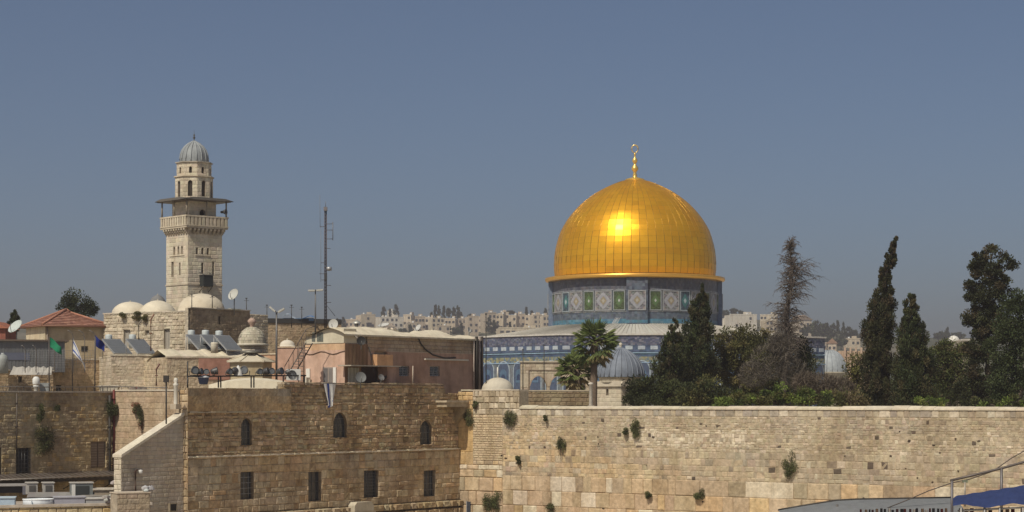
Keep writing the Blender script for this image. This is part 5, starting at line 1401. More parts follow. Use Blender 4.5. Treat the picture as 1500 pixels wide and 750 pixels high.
# sunlit side wall, in the same frame turned a quarter
TQ = Matrix.Rotation(R(-90), 4, 'Z')
ul = PKW.u(447); zw = PKW.z(475, 503)
hw1 = PKW.hole(474.5, 486, 541, 566)
fw_ = lambda u, o, z: TQ @ Vector((u, -o, z))
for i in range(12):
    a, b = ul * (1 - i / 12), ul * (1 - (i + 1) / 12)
    facade(mb, fw_, a, b, PZ, PKW.z(475, 513), rows=None, tint=lambda u, z: jit(PINK_LIT, 0.02))
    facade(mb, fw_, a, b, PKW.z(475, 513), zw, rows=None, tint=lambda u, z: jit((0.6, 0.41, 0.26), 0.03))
mb.box(ul, -0.01, 0.02, 3.2, PZ - 3, zw - 0.02, (0.5, 0.36, 0.27), TQ)
# recessed porch side with slatted upper part
mb.build("wall", "plaster", pk)
mb = MB(); u1 = PK.u(538); zs0, zs1 = PK.z(520, 536), PK.z(520, 504)
n = 14
for i in range(n): mb.box(0.03 + u1 * i / n, 0.03 + u1 * (i + 0.9) / n, -0.03 - 0.02 * (i % 2), 0.1, zs0, zs1, jit((0.24, 0.15, 0.09), 0.12))
mb.box(0.02, u1, -0.01, 0.17, PZ, zs1, (0.26, 0.16, 0.1)); mb.build("slatted_screen", "plaster", pk)
mb = MB(); mb.box(PK.u(543), PK.u(566), -0.6, 0.1, PK.z(553, 536), PK.z(553, 519.5), (0.52, 0.31, 0.17)); mb.build("balcony_front", "plaster", pk)
mb = MB(); mb.box(-0.6, PK.u(570), -1.1, 0.1, PK.z(530, 537), PK.z(530, 535.4), (0.42, 0.37, 0.3)); mb.build("porch_roof", "paint", pk)
mb = MB(); mb.box(PK.u(529), PK.u(551), -0.05, -0.02, PZ, PK.z(540, 537.5), (0.05, 0.028, 0.022)); mb.build("doorway", "paint", pk)
mb = MB(); mb.box(PK.u(553), PK.u(566), -0.9, -0.02, PZ, PK.z(560, 537.2), (0.5, 0.33, 0.25)); mb.build("porch_pier", "plaster", pk)
mb = MB(); mb.box(PK.u(509), PK.u(524), -0.06, -0.03, PZ + 0.4, PK.z(516, 538.5), (0.42, 0.40, 0.32))
for k in range(4): mb.box(PK.u(509) + 0.36 * k, PK.u(509) + 0.36 * k + 0.06, -0.09, -0.062, PZ + 0.4, PK.z(516, 538.5), (0.6, 0.58, 0.5))
mb.build("porch_window", "paint", pk)
for h in (h1, h2): window(pk, h, 0.12, frame=(0.42, 0.44, 0.45), pane=(0.10, 0.12, 0.14), bars=(3, 3), barcol=(0.35, 0.36, 0.37), fw=0.07, bar_off=0.0)
# sunlit wall's doors
def wbox(px0, px1, py0, py1, o0, o1, c): mb.box(PKW.u(px0), PKW.u(px1), -o1, -o0, PKW.z(px0, py1), PKW.z(px0, py0), c, TQ)
mb = MB(); wbox(474, 489, 538, 566, 0.004, 0.06, (0.36, 0.3, 0.26)); wbox(475.2, 481, 539.5, 566, 0.062, 0.07, (0.15, 0.14, 0.14)); wbox(482.4, 487.8, 539.5, 566, 0.062, 0.07, (0.22, 0.2, 0.19)); mb.build("door", "paint", pk)
mb = MB(); wbox(489.5, 493.5, 538, 566, 0.004, 0.12, (0.78, 0.77, 0.73)); mb.build("door_leaf", "paint", pk)
mb = MB(); wbox(449.5, 455, 540, 566, 0.004, 0.1, (0.78, 0.76, 0.7)); mb.build("door_leaf", "paint", pk)
mb = MB(); wbox(455.5, 458.5, 553, 566, 0.3, 0.7, (0.66, 0.62, 0.52)); wbox(459, 461, 556, 566, 0.3, 0.5, (0.5, 0.44, 0.34)); mb.build("plastic_crate", "paint", None)
o = COL.objects[-1]; o.location = PK.at(0); o.rotation_euler = (0, 0, R(54)); tag(o, "white plastic boxes stacked beside the white door of the pink house", "box")
# cornice cables on the pink wall
mb = MB(); mb.path([TQ @ Vector((PKW.u(447 + 58 * i / 10), -0.03, PKW.z(475, 517 + 2.2 * math.sin(i * 1.1)))) for i in range(11)], 0.03, (0.12, 0.08, 0.06), 4); mb.build("cable", "paint", pk)
mb = MB(); p = lambda px, py, v=-0.14: (PK.u(px), v, PK.z(px, py))
mb.path([p(610, 493), p(614, 503), p(621, 512), p(632, 520), p(650, 525), p(665, 524)], 0.055, (0.04, 0.035, 0.03), 5); mb.build("cable", "paint", pk)
mb = MB(); mb.path([p(537, 508, -0.2), p(540, 520, -0.2), p(536, 545, -0.7)], 0.05, (0.05, 0.04, 0.035), 5)
mb.build("cable", "paint", pk)
mb = MB(); mb.path([p(567, 520, -0.2), p(563, 540, -0.6), p(553, 552, -0.8), p(540, 560, -0.7)], 0.08, (0.06, 0.05, 0.045), 5); mb.build("cable", "paint", pk)
mb = MB(); mb.path([p(602.5, 536), p(602.5, 566)], 0.05, (0.5, 0.42, 0.34), 6); mb.build("pipe", "paint", pk)
mb = MB(); mb.box(PK.u(619), PK.u(682), -0.3, -0.03, PK.z(650, 528), PK.z(650, 525.8), (0.55, 0.5, 0.42)); mb.build("canopy", "paint", pk)
for px, c, r in ((691, (0.45, 0.38, 0.33), 0.05), (695, (0.03, 0.025, 0.02), 0.12), (699, (0.34, 0.28, 0.24), 0.09), (703, (0.05, 0.04, 0.035), 0.11)):
    MB().path([p(px, 493, -0.2), p(px, 571, -0.2)], r, c, 6).build("pipe", "paint", pk)
# cream roof over it: undulating vaults
CR = (0.68, 0.61, 0.47)
mb = MB(); nx, ny = 60, 14
def roofz(px):   # top outline in photo rows
    pts = [(447, 500), (455, 489), (470, 482), (485, 480.5), (500, 480), (520, 478.5), (540, 479.5), (560, 480), (575, 483), (588, 486.5), (600, 487), (606, 484.5), (622, 484), (640, 485), (655, 488.5), (662, 492), (690, 492), (706, 493)]
    for (a, b), (c, d) in zip(pts, pts[1:]):
        if a <= px <= c: return b + (d - b) * (px - a) / (c - a)
    return 493
def rq(i, j):
    u = -0.3 + (UR_ + 0.3) * i / nx; v = -0.25 + (0.25 - PKW.u(447)) * j / ny
    w = PK.at(u, v); px = 750 + w.x / w.y * F
    t_ = math.sin(math.pi * min(1, (j / ny) ** 0.8 * 1.0)) ** 1.0 if 0 < j < ny else 0
    zb_ = zt_ + 0.02
    hgt = max(0.05, Z(roofz(max(447, min(706, px))), w.y) - zb_) * t_
    return Vector((u, v, zb_ + hgt + 0.09 * nz(u * 1.1, v * 1.3) * min(1, j / 3)))
fs = []
for i in range(nx):
    for j in range(ny): mb.add([rq(i, j), rq(i + 1, j), rq(i + 1, j + 1), rq(i, j + 1)], [(0, 1, 2, 3)], jit(CR, 0.05), True)
for i in range(nx): mb.quad(rq(i, 0) - Vector((0, 0, 0.12)), rq(i + 1, 0) - Vector((0, 0, 0.12)), rq(i + 1, 0), rq(i, 0), jit((0.5, 0.44, 0.34), 0.08))
mb.build("roof", "roof_plaster", pk)
# white rounded room with three little arched windows on the sunlit side's top
mb = MB(); n = 16; pts = []
x0_, x1_ = PKW.u(447), PKW.u(505) - 0.05
for i in range(n + 1):
    t_ = i / n; px = 447 + 58 * t_
    pts.append((x0_ + (x1_ - x0_) * t_, PKW.z(475, 500 - 19.5 * min(1, math.sin(min(1, t_ * 1.25 + 0.02) * math.pi / 2)) ** 1.0)))
pts[-1] = (x1_, PKW.z(475, 482)); 
mb.prism([(x0_, zw)] + pts + [(x1_, zw)], -0.04, 1.3, (0.58, 0.53, 0.41), TQ); mb.build("roof_room", "roof_plaster", pk)
for px in (460, 467.5, 471.5):
    mb = MB(); w_ = 0.16; zc_ = PKW.z(px, 493); uc = PKW.u(px)
    mb.prism([(uc - w_, zc_ - 0.35)] + [(uc - w_ * math.cos(math.pi * q_ / 8), zc_ + 0.12 + w_ * 1.2 * math.sin(math.pi * q_ / 8)) for q_ in range(9)] + [(uc + w_, zc_ - 0.35)], -0.06, -0.042, (0.13, 0.14, 0.12), TQ); mb.build("arched_window", "glass", pk)
mb = MB(); mb.path([TQ @ Vector((PKW.u(498 + i * 3.0), 0.9, PKW.z(505, 481 + i * 3.2))) for i in range(6)], 0.09, (0.2, 0.17, 0.14), 6); mb.build("roof_pipe", "paint", pk)
roof_dome("pair-headed cream roof dome at the right of the pink house's roof", 633, 492, 483.5, 42, 156, col=CR, sink=0.6)
roof_dome("small cream roof hump beside the brown parapet stones", 612, 492, 484.5, 24, 153, col=CR, sink=0.6)

# peach and pink houses left of it, with a steel stair
house("small_house", "peach plastered low house with a rounded cream roof behind the lamp post", 400, 152, -36, (378, 406), 519, GB, 5, lambda u, z: jit((0.52, 0.33, 0.21), 0.03), "plaster", rows=None, cop=True, copc=(0.6, 0.52, 0.38))
house("small_house", "pink plastered low house behind the steel ladder", 430, 151, -20, (406, 446), 509, GB, 4, lambda u, z: jit((0.48, 0.31, 0.235), 0.03), "plaster", rows=None, copc=(0.55, 0.42, 0.3))
roof_dome("little white rounded roof above the pink low house", 421, 506, 498, 22, 153, col=(0.66, 0.6, 0.5), sink=0.5)
st = thing("steel_stair", "steep dark steel stair climbing to the right beside the pink house", "stair", P(417, 556, 142))
k_ = M(1, 142); mb = MB()
A0, A1 = Vector((0, 0, 0)), Vector((29 * k_, 1.0, 54 * k_))
for o in (0, 0.5): mb.tube(A0 + Vector((o * 0.8, o, 0)), A1 + Vector((o * 0.8, o, 0)), 0.045, (0.13, 0.115, 0.1), n=5)
mb.build("stringer", "metal", st)
mb = MB()
for i in range(13):
    p_ = A0.lerp(A1, (i + 0.5) / 13); mb.cbox(p_ + Vector((0.2, 0.25, 0)), 0.28, 0.55, 0.04, (0.2, 0.18, 0.16))
mb.build("tread", "metal", st)
mb = MB(); mb.path([A0 + Vector((0, -0.03, 0.9)), A1 + Vector((0, -0.03, 0.95)), A1 + Vector((0.7, -0.03, 1.2))], 0.03, (0.12, 0.1, 0.09), 5)
for i in range(6):
    p_ = A0.lerp(A1, i / 5); mb.tube(p_, p_ + Vector((0, -0.03, 0.93)), 0.022, (0.12, 0.1, 0.09), n=4)
mb.build("handrail", "metal", st)
lt = thing("steel_rack", "dark steel ladder rack fixed upright to the pink house's left edge", "ladder", P(441, 562, 140))
mb = MB()
for x in (-3.5, 3.5): mb.tube((x * k_, 0, 0), (x * k_, 0, 60 * k_), 0.03, (0.14, 0.1, 0.08), n=5)
for i in range(8): mb.tube((-3.5 * k_, 0, (4 + i * 7) * k_), (3.5 * k_, 0, (4 + i * 7) * k_), 0.025, (0.3, 0.26, 0.22), n=4)
mb.build("frame", "metal", lt)
def ac_unit(label, px, py, d, w, h, rz, group="air conditioner outdoor units"):
    t = thing("air_conditioner", label, "air conditioner", P(px, py, d), R(rz), group)
    mb = MB(); mb.box(-w / 2, w / 2, 0, 0.35, 0, h, (0.6, 0.6, 0.57)); mb.build("case", "paint", t)
    mb = MB(); r = min(w, h) * 0.4
    mb.lathe([(0.01, 0), (r, 0.0), (r, 0.02)], 18, (0.05, 0.055, 0.06)); f_ = mb.build("fan", "metal", t, (-w * 0.1, -0.004, h / 2)); f_.rotation_euler = (R(90), 0, 0)
    mb = MB()
    for k in range(1, 6): mb.lathe([(r * k / 5 - 0.012, 0.025), (r * k / 5, 0.03)], 18, (0.25, 0.26, 0.27))
    for k in range(6): mb.box(-r, r, -0.008, 0.008, 0.02, 0.03, (0.25, 0.26, 0.27), Matrix.Rotation(R(30 * k), 4, 'Z'))
    mb.build("guard", "metal", f_)
    return t
ac_unit("air conditioner with a big fan under the steel stair", 430, 557, 139, 0.95, 0.75, 5)
# roof clutter along the terrace at the left
ta = Face(0, 149, 40)
mb = MB()
rw = lambda px, py: (lambda w: P(px, py, w.y))(LB.at(LB.u(px), 0.35) if px < 166 else LW.at(LW.u(px), 0.35))
pts = [rw(-10, 566), rw(60, 567), rw(120, 567), rw(164, 566), rw(205, 567), rw(245, 568)]
mb.path(pts, 0.035, (0.2, 0.18, 0.16), 5)
for k in range(25):
    px = -6 + k * 10.2; mb.tube(rw(px, 566.5), rw(px, 577), 0.025, (0.18, 0.16, 0.14), n=4)
tag(mb.build("terrace_railing", "metal"), "thin metal railing along the edge of the left terrace roof", "railing")
def crate(label, px0, px1, py0, py1, d, c, name="box", m="paint", cat=None, rz=0):
    w, h = M(px1 - px0, d), M(py1 - py0, d); mb = MB(); mb.box(-w / 2, w / 2, 0, w * 0.7, 0, h, c); mb.box(-w / 2 - 0.03, w / 2 + 0.03, -0.03, w * 0.7 + 0.03, h + 0.003, h + 0.05, tuple(x * 1.1 for x in c))
    mb.box(-w / 2 + 0.05, w / 2 - 0.05, -0.02, -0.002, h * 0.15, h * 0.85, tuple(x * 0.85 for x in c))
    return tag(mb.build(name, m, None, P((px0 + px1) / 2, py1, d), R(rz)), label, cat or name.split("_")[-1])
crate("pale grey cabinet on the terrace below the green flag", 58, 71, 562, 576, 146.5, (0.34, 0.36, 0.36), "utility_cabinet")
vb = thing("roof_vent", "white stacked roof vent beside the grey cabinet", "vent", P(53, 577, 146)); k_ = M(1, 146)
MB().lathe([(3 * k_, 0), (3 * k_, 8 * k_), (4.6 * k_, 9 * k_), (4.6 * k_, 12 * k_), (3.4 * k_, 13 * k_)], 14, (0.66, 0.66, 0.62)).build("duct", "paint", vb)
MB().lathe([(4.8 * k_, 14 * k_), (5.4 * k_, 16 * k_), (5.4 * k_, 22 * k_), (3 * k_, 25 * k_), (0.01, 25.5 * k_)], 14, (0.68, 0.68, 0.65)).build("cap", "paint", vb)
bt = thing("stone_basin", "long pale trough resting on the terrace edge", "trough", P(159, 575, 151.3)); k_ = M(1, 147)
MB().prism([(-15 * k_, 9 * k_), (15 * k_, 9 * k_), (12 * k_, 2 * k_), (-12 * k_, 2 * k_)], 0, 0.7, (0.5, 0.45, 0.36)).build("body", "pale_stone", bt)
MB().box(-16 * k_, 16 * k_, -0.06, 0.76, 9 * k_ + 0.004, 10.8 * k_, (0.62, 0.56, 0.46)).build("rim", "pale_stone", bt)
MB().box(-11 * k_, 11 * k_, 0.1, 0.6, -1 * k_, 2 * k_, (0.4, 0.35, 0.28)).build("foot", "pale_stone", bt)
mb = MB()
for k in range(9): mb.lathe([(0.01, 0), (0.28, 0.1), (0.3, 0.25), (0.12, 0.42), (0.01, 0.44)], 8, jit(random.choice(((0.2, 0.05, 0.05), (0.16, 0.14, 0.12), (0.25, 0.2, 0.16))), 0.2), (random.uniform(-0.5, 0.5), random.uniform(0, 0.5), random.uniform(-0.1, 0.15)))
tag(mb.build("rubble_pile", "plaster", None, P(202, 576, 150.6)), "small heap of dark red and grey sacks on the terrace", "heap")
lb = thing("lamp_box", "dark box lamp on a thin post at the terrace edge", "lamp", P(243.5, 621, 126.2)); k_ = M(1, 126.2)
MB().tube((0, 0, 0), (0, 0, 61 * k_), 0.05, (0.05, 0.05, 0.05), n=6).build("post", "metal", lb)
MB().box(-3.6 * k_, 3.6 * k_, -0.2, 0.2, 61 * k_, 71 * k_, (0.06, 0.055, 0.05)).build("head", "metal", lb)
lb = thing("white_bollard", "white rounded post by the plaster wall's left end", "post", BRN.at(UB + 0.1, 0.0, 0), R(54))
zb_ = BRN.z(272, 592)
MB().lathe([(0.13, 0), (0.13, 1.1), (0.17, 1.15), (0.17, 1.25), (0.08, 1.3), (0.15, 1.42), (0.1, 1.6), (0.01, 1.63)], 10, (0.6, 0.57, 0.5), (-0.35, 0.6, zb_)).build("shaft", "paint", lb)
MB().box(-0.6, 0.0, 0.35, 0.85, 19.4, zb_ + 0.002, (0.5, 0.44, 0.35)).build("foot", "plaster", lb)
# curved fence brackets before the tiled house
cfn = thing("mesh_fence", "tall wire mesh fence with outward curving tops behind the flags", "fence", P(90, 540, 150)); k_ = M(1, 150)
mb = MB()
for px in (37, 53, 80, 108, 124, 140):
    x = (px - 90) * k_
    mb = MB(); mb.path([(x, 0, -0.3), (x, 0, 44 * k_), (x - 1.5 * k_, -0.25, 52 * k_), (x - 6 * k_, -0.6, 56 * k_)] if px > 100 else [(x, 0, -0.3), (x, 0, 28 * k_), (x - 1.5 * k_, -0.2, 32 * k_), (x - 3 * k_, -0.4, 34 * k_)], 0.028, (0.34, 0.32, 0.3), 5); mb.build("fence_post", "metal", cfn)
mb = MB()
for i in range(26): mb.tube(((-54 + i * 4) * k_, 0, -0.2), ((-54 + i * 4) * k_, 0, 27 * k_), 0.008, (0.3, 0.3, 0.3), n=3)
for i in range(8): mb.tube((-54 * k_, 0, (2 + i * 3.5) * k_), (48 * k_, 0, (2 + i * 3.5) * k_), 0.008, (0.3, 0.3, 0.3), n=3)
mb.build("mesh", "metal", cfn)
# pipes and vents on the pale old house
for px, c, y0_, y1_, d in ((221, (0.24, 0.12, 0.08), 462, 514, 157.2), (203, (0.2, 0.17, 0.13), 470, 500, 158), (229, (0.15, 0.06, 0.05), 535, 565, 150.5)):
    mb = MB().path([P(px + 5, y0_ - 2, d), P(px, y0_ + 6, d), P(px, y1_, d)], 0.06, c, 6); mb.cbox(P(px, (y0_ + y1_) / 2, d), 0.2, 0.14, 0.06, c)
    tag(mb.build("wall_pipe", "paint"), {221: "rusty bent pipe down the old domed house's corner", 203: "dark pipe between the plants on the domed house", 229: "dark red pipe on the pale rough terrace house"}[px], "pipe")

# clutter on the cream roof
mb = MB(); w_ = PK.at(PK.u(585), 1.2, 0); z0_ = zt_ + 0.35
for k in range(7): mb.box(-0.5 + k * 0.22, -0.32 + k * 0.22, -0.3, 0.4, 0, 0.18 + 0.14 * abs(math.sin(k * 2.1)), jit((0.6, 0.55, 0.45), 0.15))
tag(mb.build("rubble_pile", "pale_stone", None, (w_.x, w_.y, z0_), R(54)), "low row of loose pale blocks on the cream roof of the pink house", "rubble")
wv = PK.at(PK.u(548), 1.6, zt_ + 0.6)
rv = thing("roof_vent", "grey mushroom vent on the middle of the cream roof", "vent", wv)
MB().tube((0, 0, -0.4), (0, 0, 0.3), 0.12, (0.4, 0.38, 0.34), n=8).build("duct", "metal", rv)
MB().lathe([(0.32, 0.28), (0.3, 0.36), (0.12, 0.48), (0.01, 0.5)], 12, (0.45, 0.44, 0.4)).build("cap", "metal", rv)
ww = PK.at(PK.u(598), 1.0, zt_ + 0.25)
wt = thing("water_pipe", "bent grey pipe lying across the cream roof", "pipe", ww, R(54))
MB().path([(-1.6, 0, 0.25), (-0.8, 0.1, 0.16), (0.2, -0.1, 0.14), (1.4, 0.1, 0.1), (2.2, -0.5, -0.1)], 0.05, (0.22, 0.2, 0.18), 6).build("pipe", "metal", wt)
# wavy pale ledge roof under the solar panels
lg = Face(250, 150.6, 30)
mb = MB(); n = 40; ua, ub = lg.u(246), lg.u(377)
for i in range(n):
    f = lambda k: (ua + (ub - ua) * k / n, lg.z(310, 522.5 - 0.9 * abs(math.sin(k * 0.31)) - 1.2 * nz(k * 0.3, 2.0)))
    (a, za_), (b, zb_) = f(i), f(i + 1); hb = lambda k: 0.5 + 0.25 * nz(k * 0.22, 7.0)
    mb.quad((a, 0.36, za_ - 0.12), (b, 0.36, zb_ - 0.12), (b, 0.37, zb_), (a, 0.37, za_), jit((0.56, 0.49, 0.37), 0.08)); mb.quad((a, 0.37, za_), (b, 0.37, zb_), (b, 2.2, zb_ + hb(i + 1)), (a, 2.2, za_ + hb(i)), jit((0.62, 0.55, 0.42), 0.08)); mb.quad((a, 2.2, za_ + hb(i)), (b, 2.2, zb_ + hb(i + 1)), (b, 4.5, zb_ - 0.3), (a, 4.5, za_ - 0.3), jit((0.6, 0.53, 0.41), 0.08))
tag(mb.build("ledge_roof", "roof_plaster", None, lg.at(0), R(30)), "wavy pale plaster roof edge running under the three white tanks", "roof")
# ================================================================ the far hillside: houses and trees, each a thing
def hill_d(px, py):
    best = RD
    d = 520.0
    while d < RD:
        if Z(py, d) <= hill_z(X(px, d), d): return d
        d += 10
    return RD - 6
WIN = {}
def far_window(parent, x, z, w, h, T=None, col=(0.06, 0.065, 0.075)):
    key = (round(w, 1), round(h, 1), col)
    if key not in WIN:
        WIN[key] = MB().box(-w / 2, w / 2, -0.12, 0.0, 0, h, col).build("window", "glass", parent, (x, 0, z)); return WIN[key]
    c = WIN[key].copy(); COL.objects.link(c); c.parent = parent; c.location = (x, 0, z); return c
def far_house(label, px0, px1, yt, yb, col, phi=-20, nw=(3, 2), d=None, cap=True, group=None):
    dd = d or hill_d((px0 + px1) / 2, yb + 3)
    W, H = M(px1 - px0, dd) / max(0.6, math.cos(R(phi))) * 0.88, M(yb - yt, dd)
    zb = Z(yb, dd)
    deep = min(W, 12)
    t = thing("far_house", label, "house", Vector((X((px0 + px1) / 2, dd), dd, zb)), R(phi), group)
    mb = MB()
    mb.box(-W / 2, W / 2, 0, deep, -14, H, col)
    mb.box(-W / 2 - 0.1, W / 2 + 0.1, -0.1, 0.35, H, H + 0.7, tuple(c * 1.03 for c in col))
    mb.box(W * 0.1, W * 0.35, 3, min(6, deep), H, H + 2.2, tuple(c * 0.95 for c in col))
    mb.build("wall", "plaster", t)
    if nw:
        for i in range(nw[0]):
            for j in range(nw[1]):
                if random.random() < 0.12: continue
                far_window(t, -W / 2 + W * (i + 0.5) / nw[0] + random.uniform(-0.3, 0.3), H * (j + 0.35) / nw[1], 1.5, 1.6)
    if cap:   # roof-top water tank
        mb = MB(); mb.lathe([(0.8, H), (0.8, H + 1.5), (0.01, H + 1.7)], 10, (0.6, 0.6, 0.58), (W * 0.2 * random.choice((-1, 1)), 3, 0)); mb.build("roof_tank", "paint", t)
    return t
CRM = [(0.64, 0.55, 0.42), (0.60, 0.51, 0.38), (0.68, 0.59, 0.46), (0.55, 0.47, 0.36)]
FH = [
 (504, 531, 469, 481, -15, (4, 1), "long low cream house at the far hill's left end beside a dark conifer"),
 (528, 551, 461.5, 482, 25, (3, 2), "cream house with one wide dark opening on the far ridge"),
 (549, 561, 466, 483, -30, (2, 2), "narrow shaded house between the wide opening house and the turreted block"),
 (556, 592, 465.5, 488, 20, (5, 3), "broad cream block on the ridge below the little white turret"),
 (567, 578, 456.5, 467, 10, (1, 1), "little white turret between two ridge-top cypresses"),
 (590, 603, 462, 486, -25, (2, 3), "tall thin cream house right of the turreted block"),
 (606, 624, 464.5, 484, 20, (3, 2), "cream house with pale upper storey before the row of ridge cypresses"),
 (622, 634, 466, 482, -20, (2, 2), "shaded narrow house just left of the row of ridge cypresses"),
 (632, 652, 467, 487, 20, (3, 3), "cream flats below the row of ridge cypresses"),
 (650, 668, 467.5, 486, -15, (3, 2), "greyish flats below the right half of the cypress row"),
 (671, 684, 467.5, 484, 20, (2, 2), "small cream house right under the cypress row's end"),
 (685, 702, 464, 489, 20, (2, 3), "cream block with flat top behind the brown parapet's end"),
 (700, 712, 465, 485, -30, (2, 2), "shaded half of a pair of flats near the far hill's middle"),
 (709, 728, 459, 487, 22, (3, 3), "tallest cream stepped block on the far hill"),
 (726, 738, 461, 484, -25, (2, 3), "shaded stepped block beside the tallest one"),
 (733, 746, 458.5, 480, 20, (2, 2), "cream stepped block under the umbrella pine"),
 (744, 757, 463, 482, -20, (2, 2), "brownish stepped block right of the umbrella pine's trunk"),
 (755, 770, 461, 480, 22, (2, 2), "pale stepped block with two thin cypresses on top"),
 (768, 782, 463, 481, -22, (2, 2), "stepped block nearer the blue drum, greyer than its neighbours"),
 (780, 796, 462, 482, 20, (2, 3), "cream block close to the drum's left edge"),
 (794, 806, 463, 488, 20, (2, 3), "pinkish block half hidden by the tiled drum"),
 (726, 800, 481, 490, 8, None, "long pale terrace building with dark square openings above the blue parapet"),
 (595, 612, 474, 490, 15, (2, 2), "lower cream house on the slope behind the cream roof domes"),
 (640, 660, 478, 494, 18, (3, 2), "lower house on the slope left of the dark shrubs"),
 (560, 580, 478, 493, 12, (3, 2), "lower house behind the flat dish on the cream roof"),
 (1066, 1112, 461.5, 482, 12, (2, 2), "large white modern block on the ridge right of the golden dome"),
 (1058, 1068, 468, 480, 0, (1, 1), "small grey block beside the white modern building"),
 (1112, 1140, 462, 478, -10, (5, 2), "pinkish flats on the ridge behind the dead tree"),
 (1120, 1140, 470, 486, 15, (3, 2), "low pale house below the pinkish ridge flats"),
 (1166, 1191, 470, 490, 20, (2, 2), "brownish gabled house right of the dead tree's trunk"),
 (1198, 1212, 503, 514, 10, (2, 1), "small cream house on the lower slope above the grey dome"),
 (1212, 1226, 505, 515, -10, (2, 1), "small pale house with orange roof on the lower slope"),
 (1238, 1262, 497, 508, 10, (3, 1), "yellowish low house by the leaning cypress"),
]
for (a, b, c, d_, ph, nw, lab) in FH:
    t = far_house(lab, a, b, c, d_, jit(random.choice(CRM), 0.06) if "white" not in lab else (0.72, 0.67, 0.57), ph, nw)
    if "dark square openings" in lab:
        dd = t.location.y
        for px in (735, 744, 752, 763, 772, 784): far_window(t, M(px - 763, dd), M(2.5, dd), M(5.5, dd), M(3, dd))
    if "one wide dark opening" in lab: far_window(t, 0.5, M(4, t.location.y), M(8, t.location.y), M(5.5, t.location.y))
    if "orange roof" in lab or "gabled" in lab:
        dd = t.location.y; w = M(b - a, dd) / 2 + 0.6; H = M(d_ - c, dd)
        MB().prism([(-w, H + 0.71), (w, H + 0.71), (0, H + 4)], -0.5, 11, (0.36, 0.22, 0.14) if "orange" in lab else (0.33, 0.25, 0.18)).build("roof", "clay_tile", t)

LF_D = [(0.028, 0.040, 0.018), (0.036, 0.048, 0.022), (0.024, 0.034, 0.018)]
def far_tree(label, px, yb, yt, w, kind, d=None, group="trees on the far hill"):
    dd = d or hill_d(px, yb + 1)
    H, Wd = M(yb - yt, dd), M(w, dd)
    t = thing("far_tree", label, "tree", P(px, yb, dd), 0, group)
    MB().tube((0, 0, -4), (0, 0, H * 0.6), Wd * 0.06 + 0.1, (0.07, 0.055, 0.04), 0.08, n=6).build("trunk", "bark", t)
    k = 26
    h = RNG.uniform(0.12, 1, k) if kind == 'cone' else RNG.uniform(0.3, 0.95, k)
    rad = (Wd / 2) * ((1.05 - h) ** 0.6 if kind == 'cone' else np.sqrt(np.clip(1 - ((h - 0.62) / 0.42) ** 2, 0.05, 1)))
    if kind == 'umbrella': h = RNG.uniform(0.62, 0.95, k); rad = (Wd / 2) * np.ones(k) * 0.9
    an = RNG.uniform(0, 6.28, k); rr = rad * np.sqrt(RNG.uniform(0.1, 1, k))
    C = np.stack([rr * np.cos(an), rr * np.sin(an), h * H], 1)
    rd_ = np.stack([np.maximum(0.5, rad * 0.45)] * 2 + [np.full(k, max(0.7, H * 0.1))], 1)
    c, dd_, T = clumps(C, rd_, 26, LF_D, 0.8)
    leaf_mesh("crown", t, c, dd_, 1.3, 0.7, T)
    return t
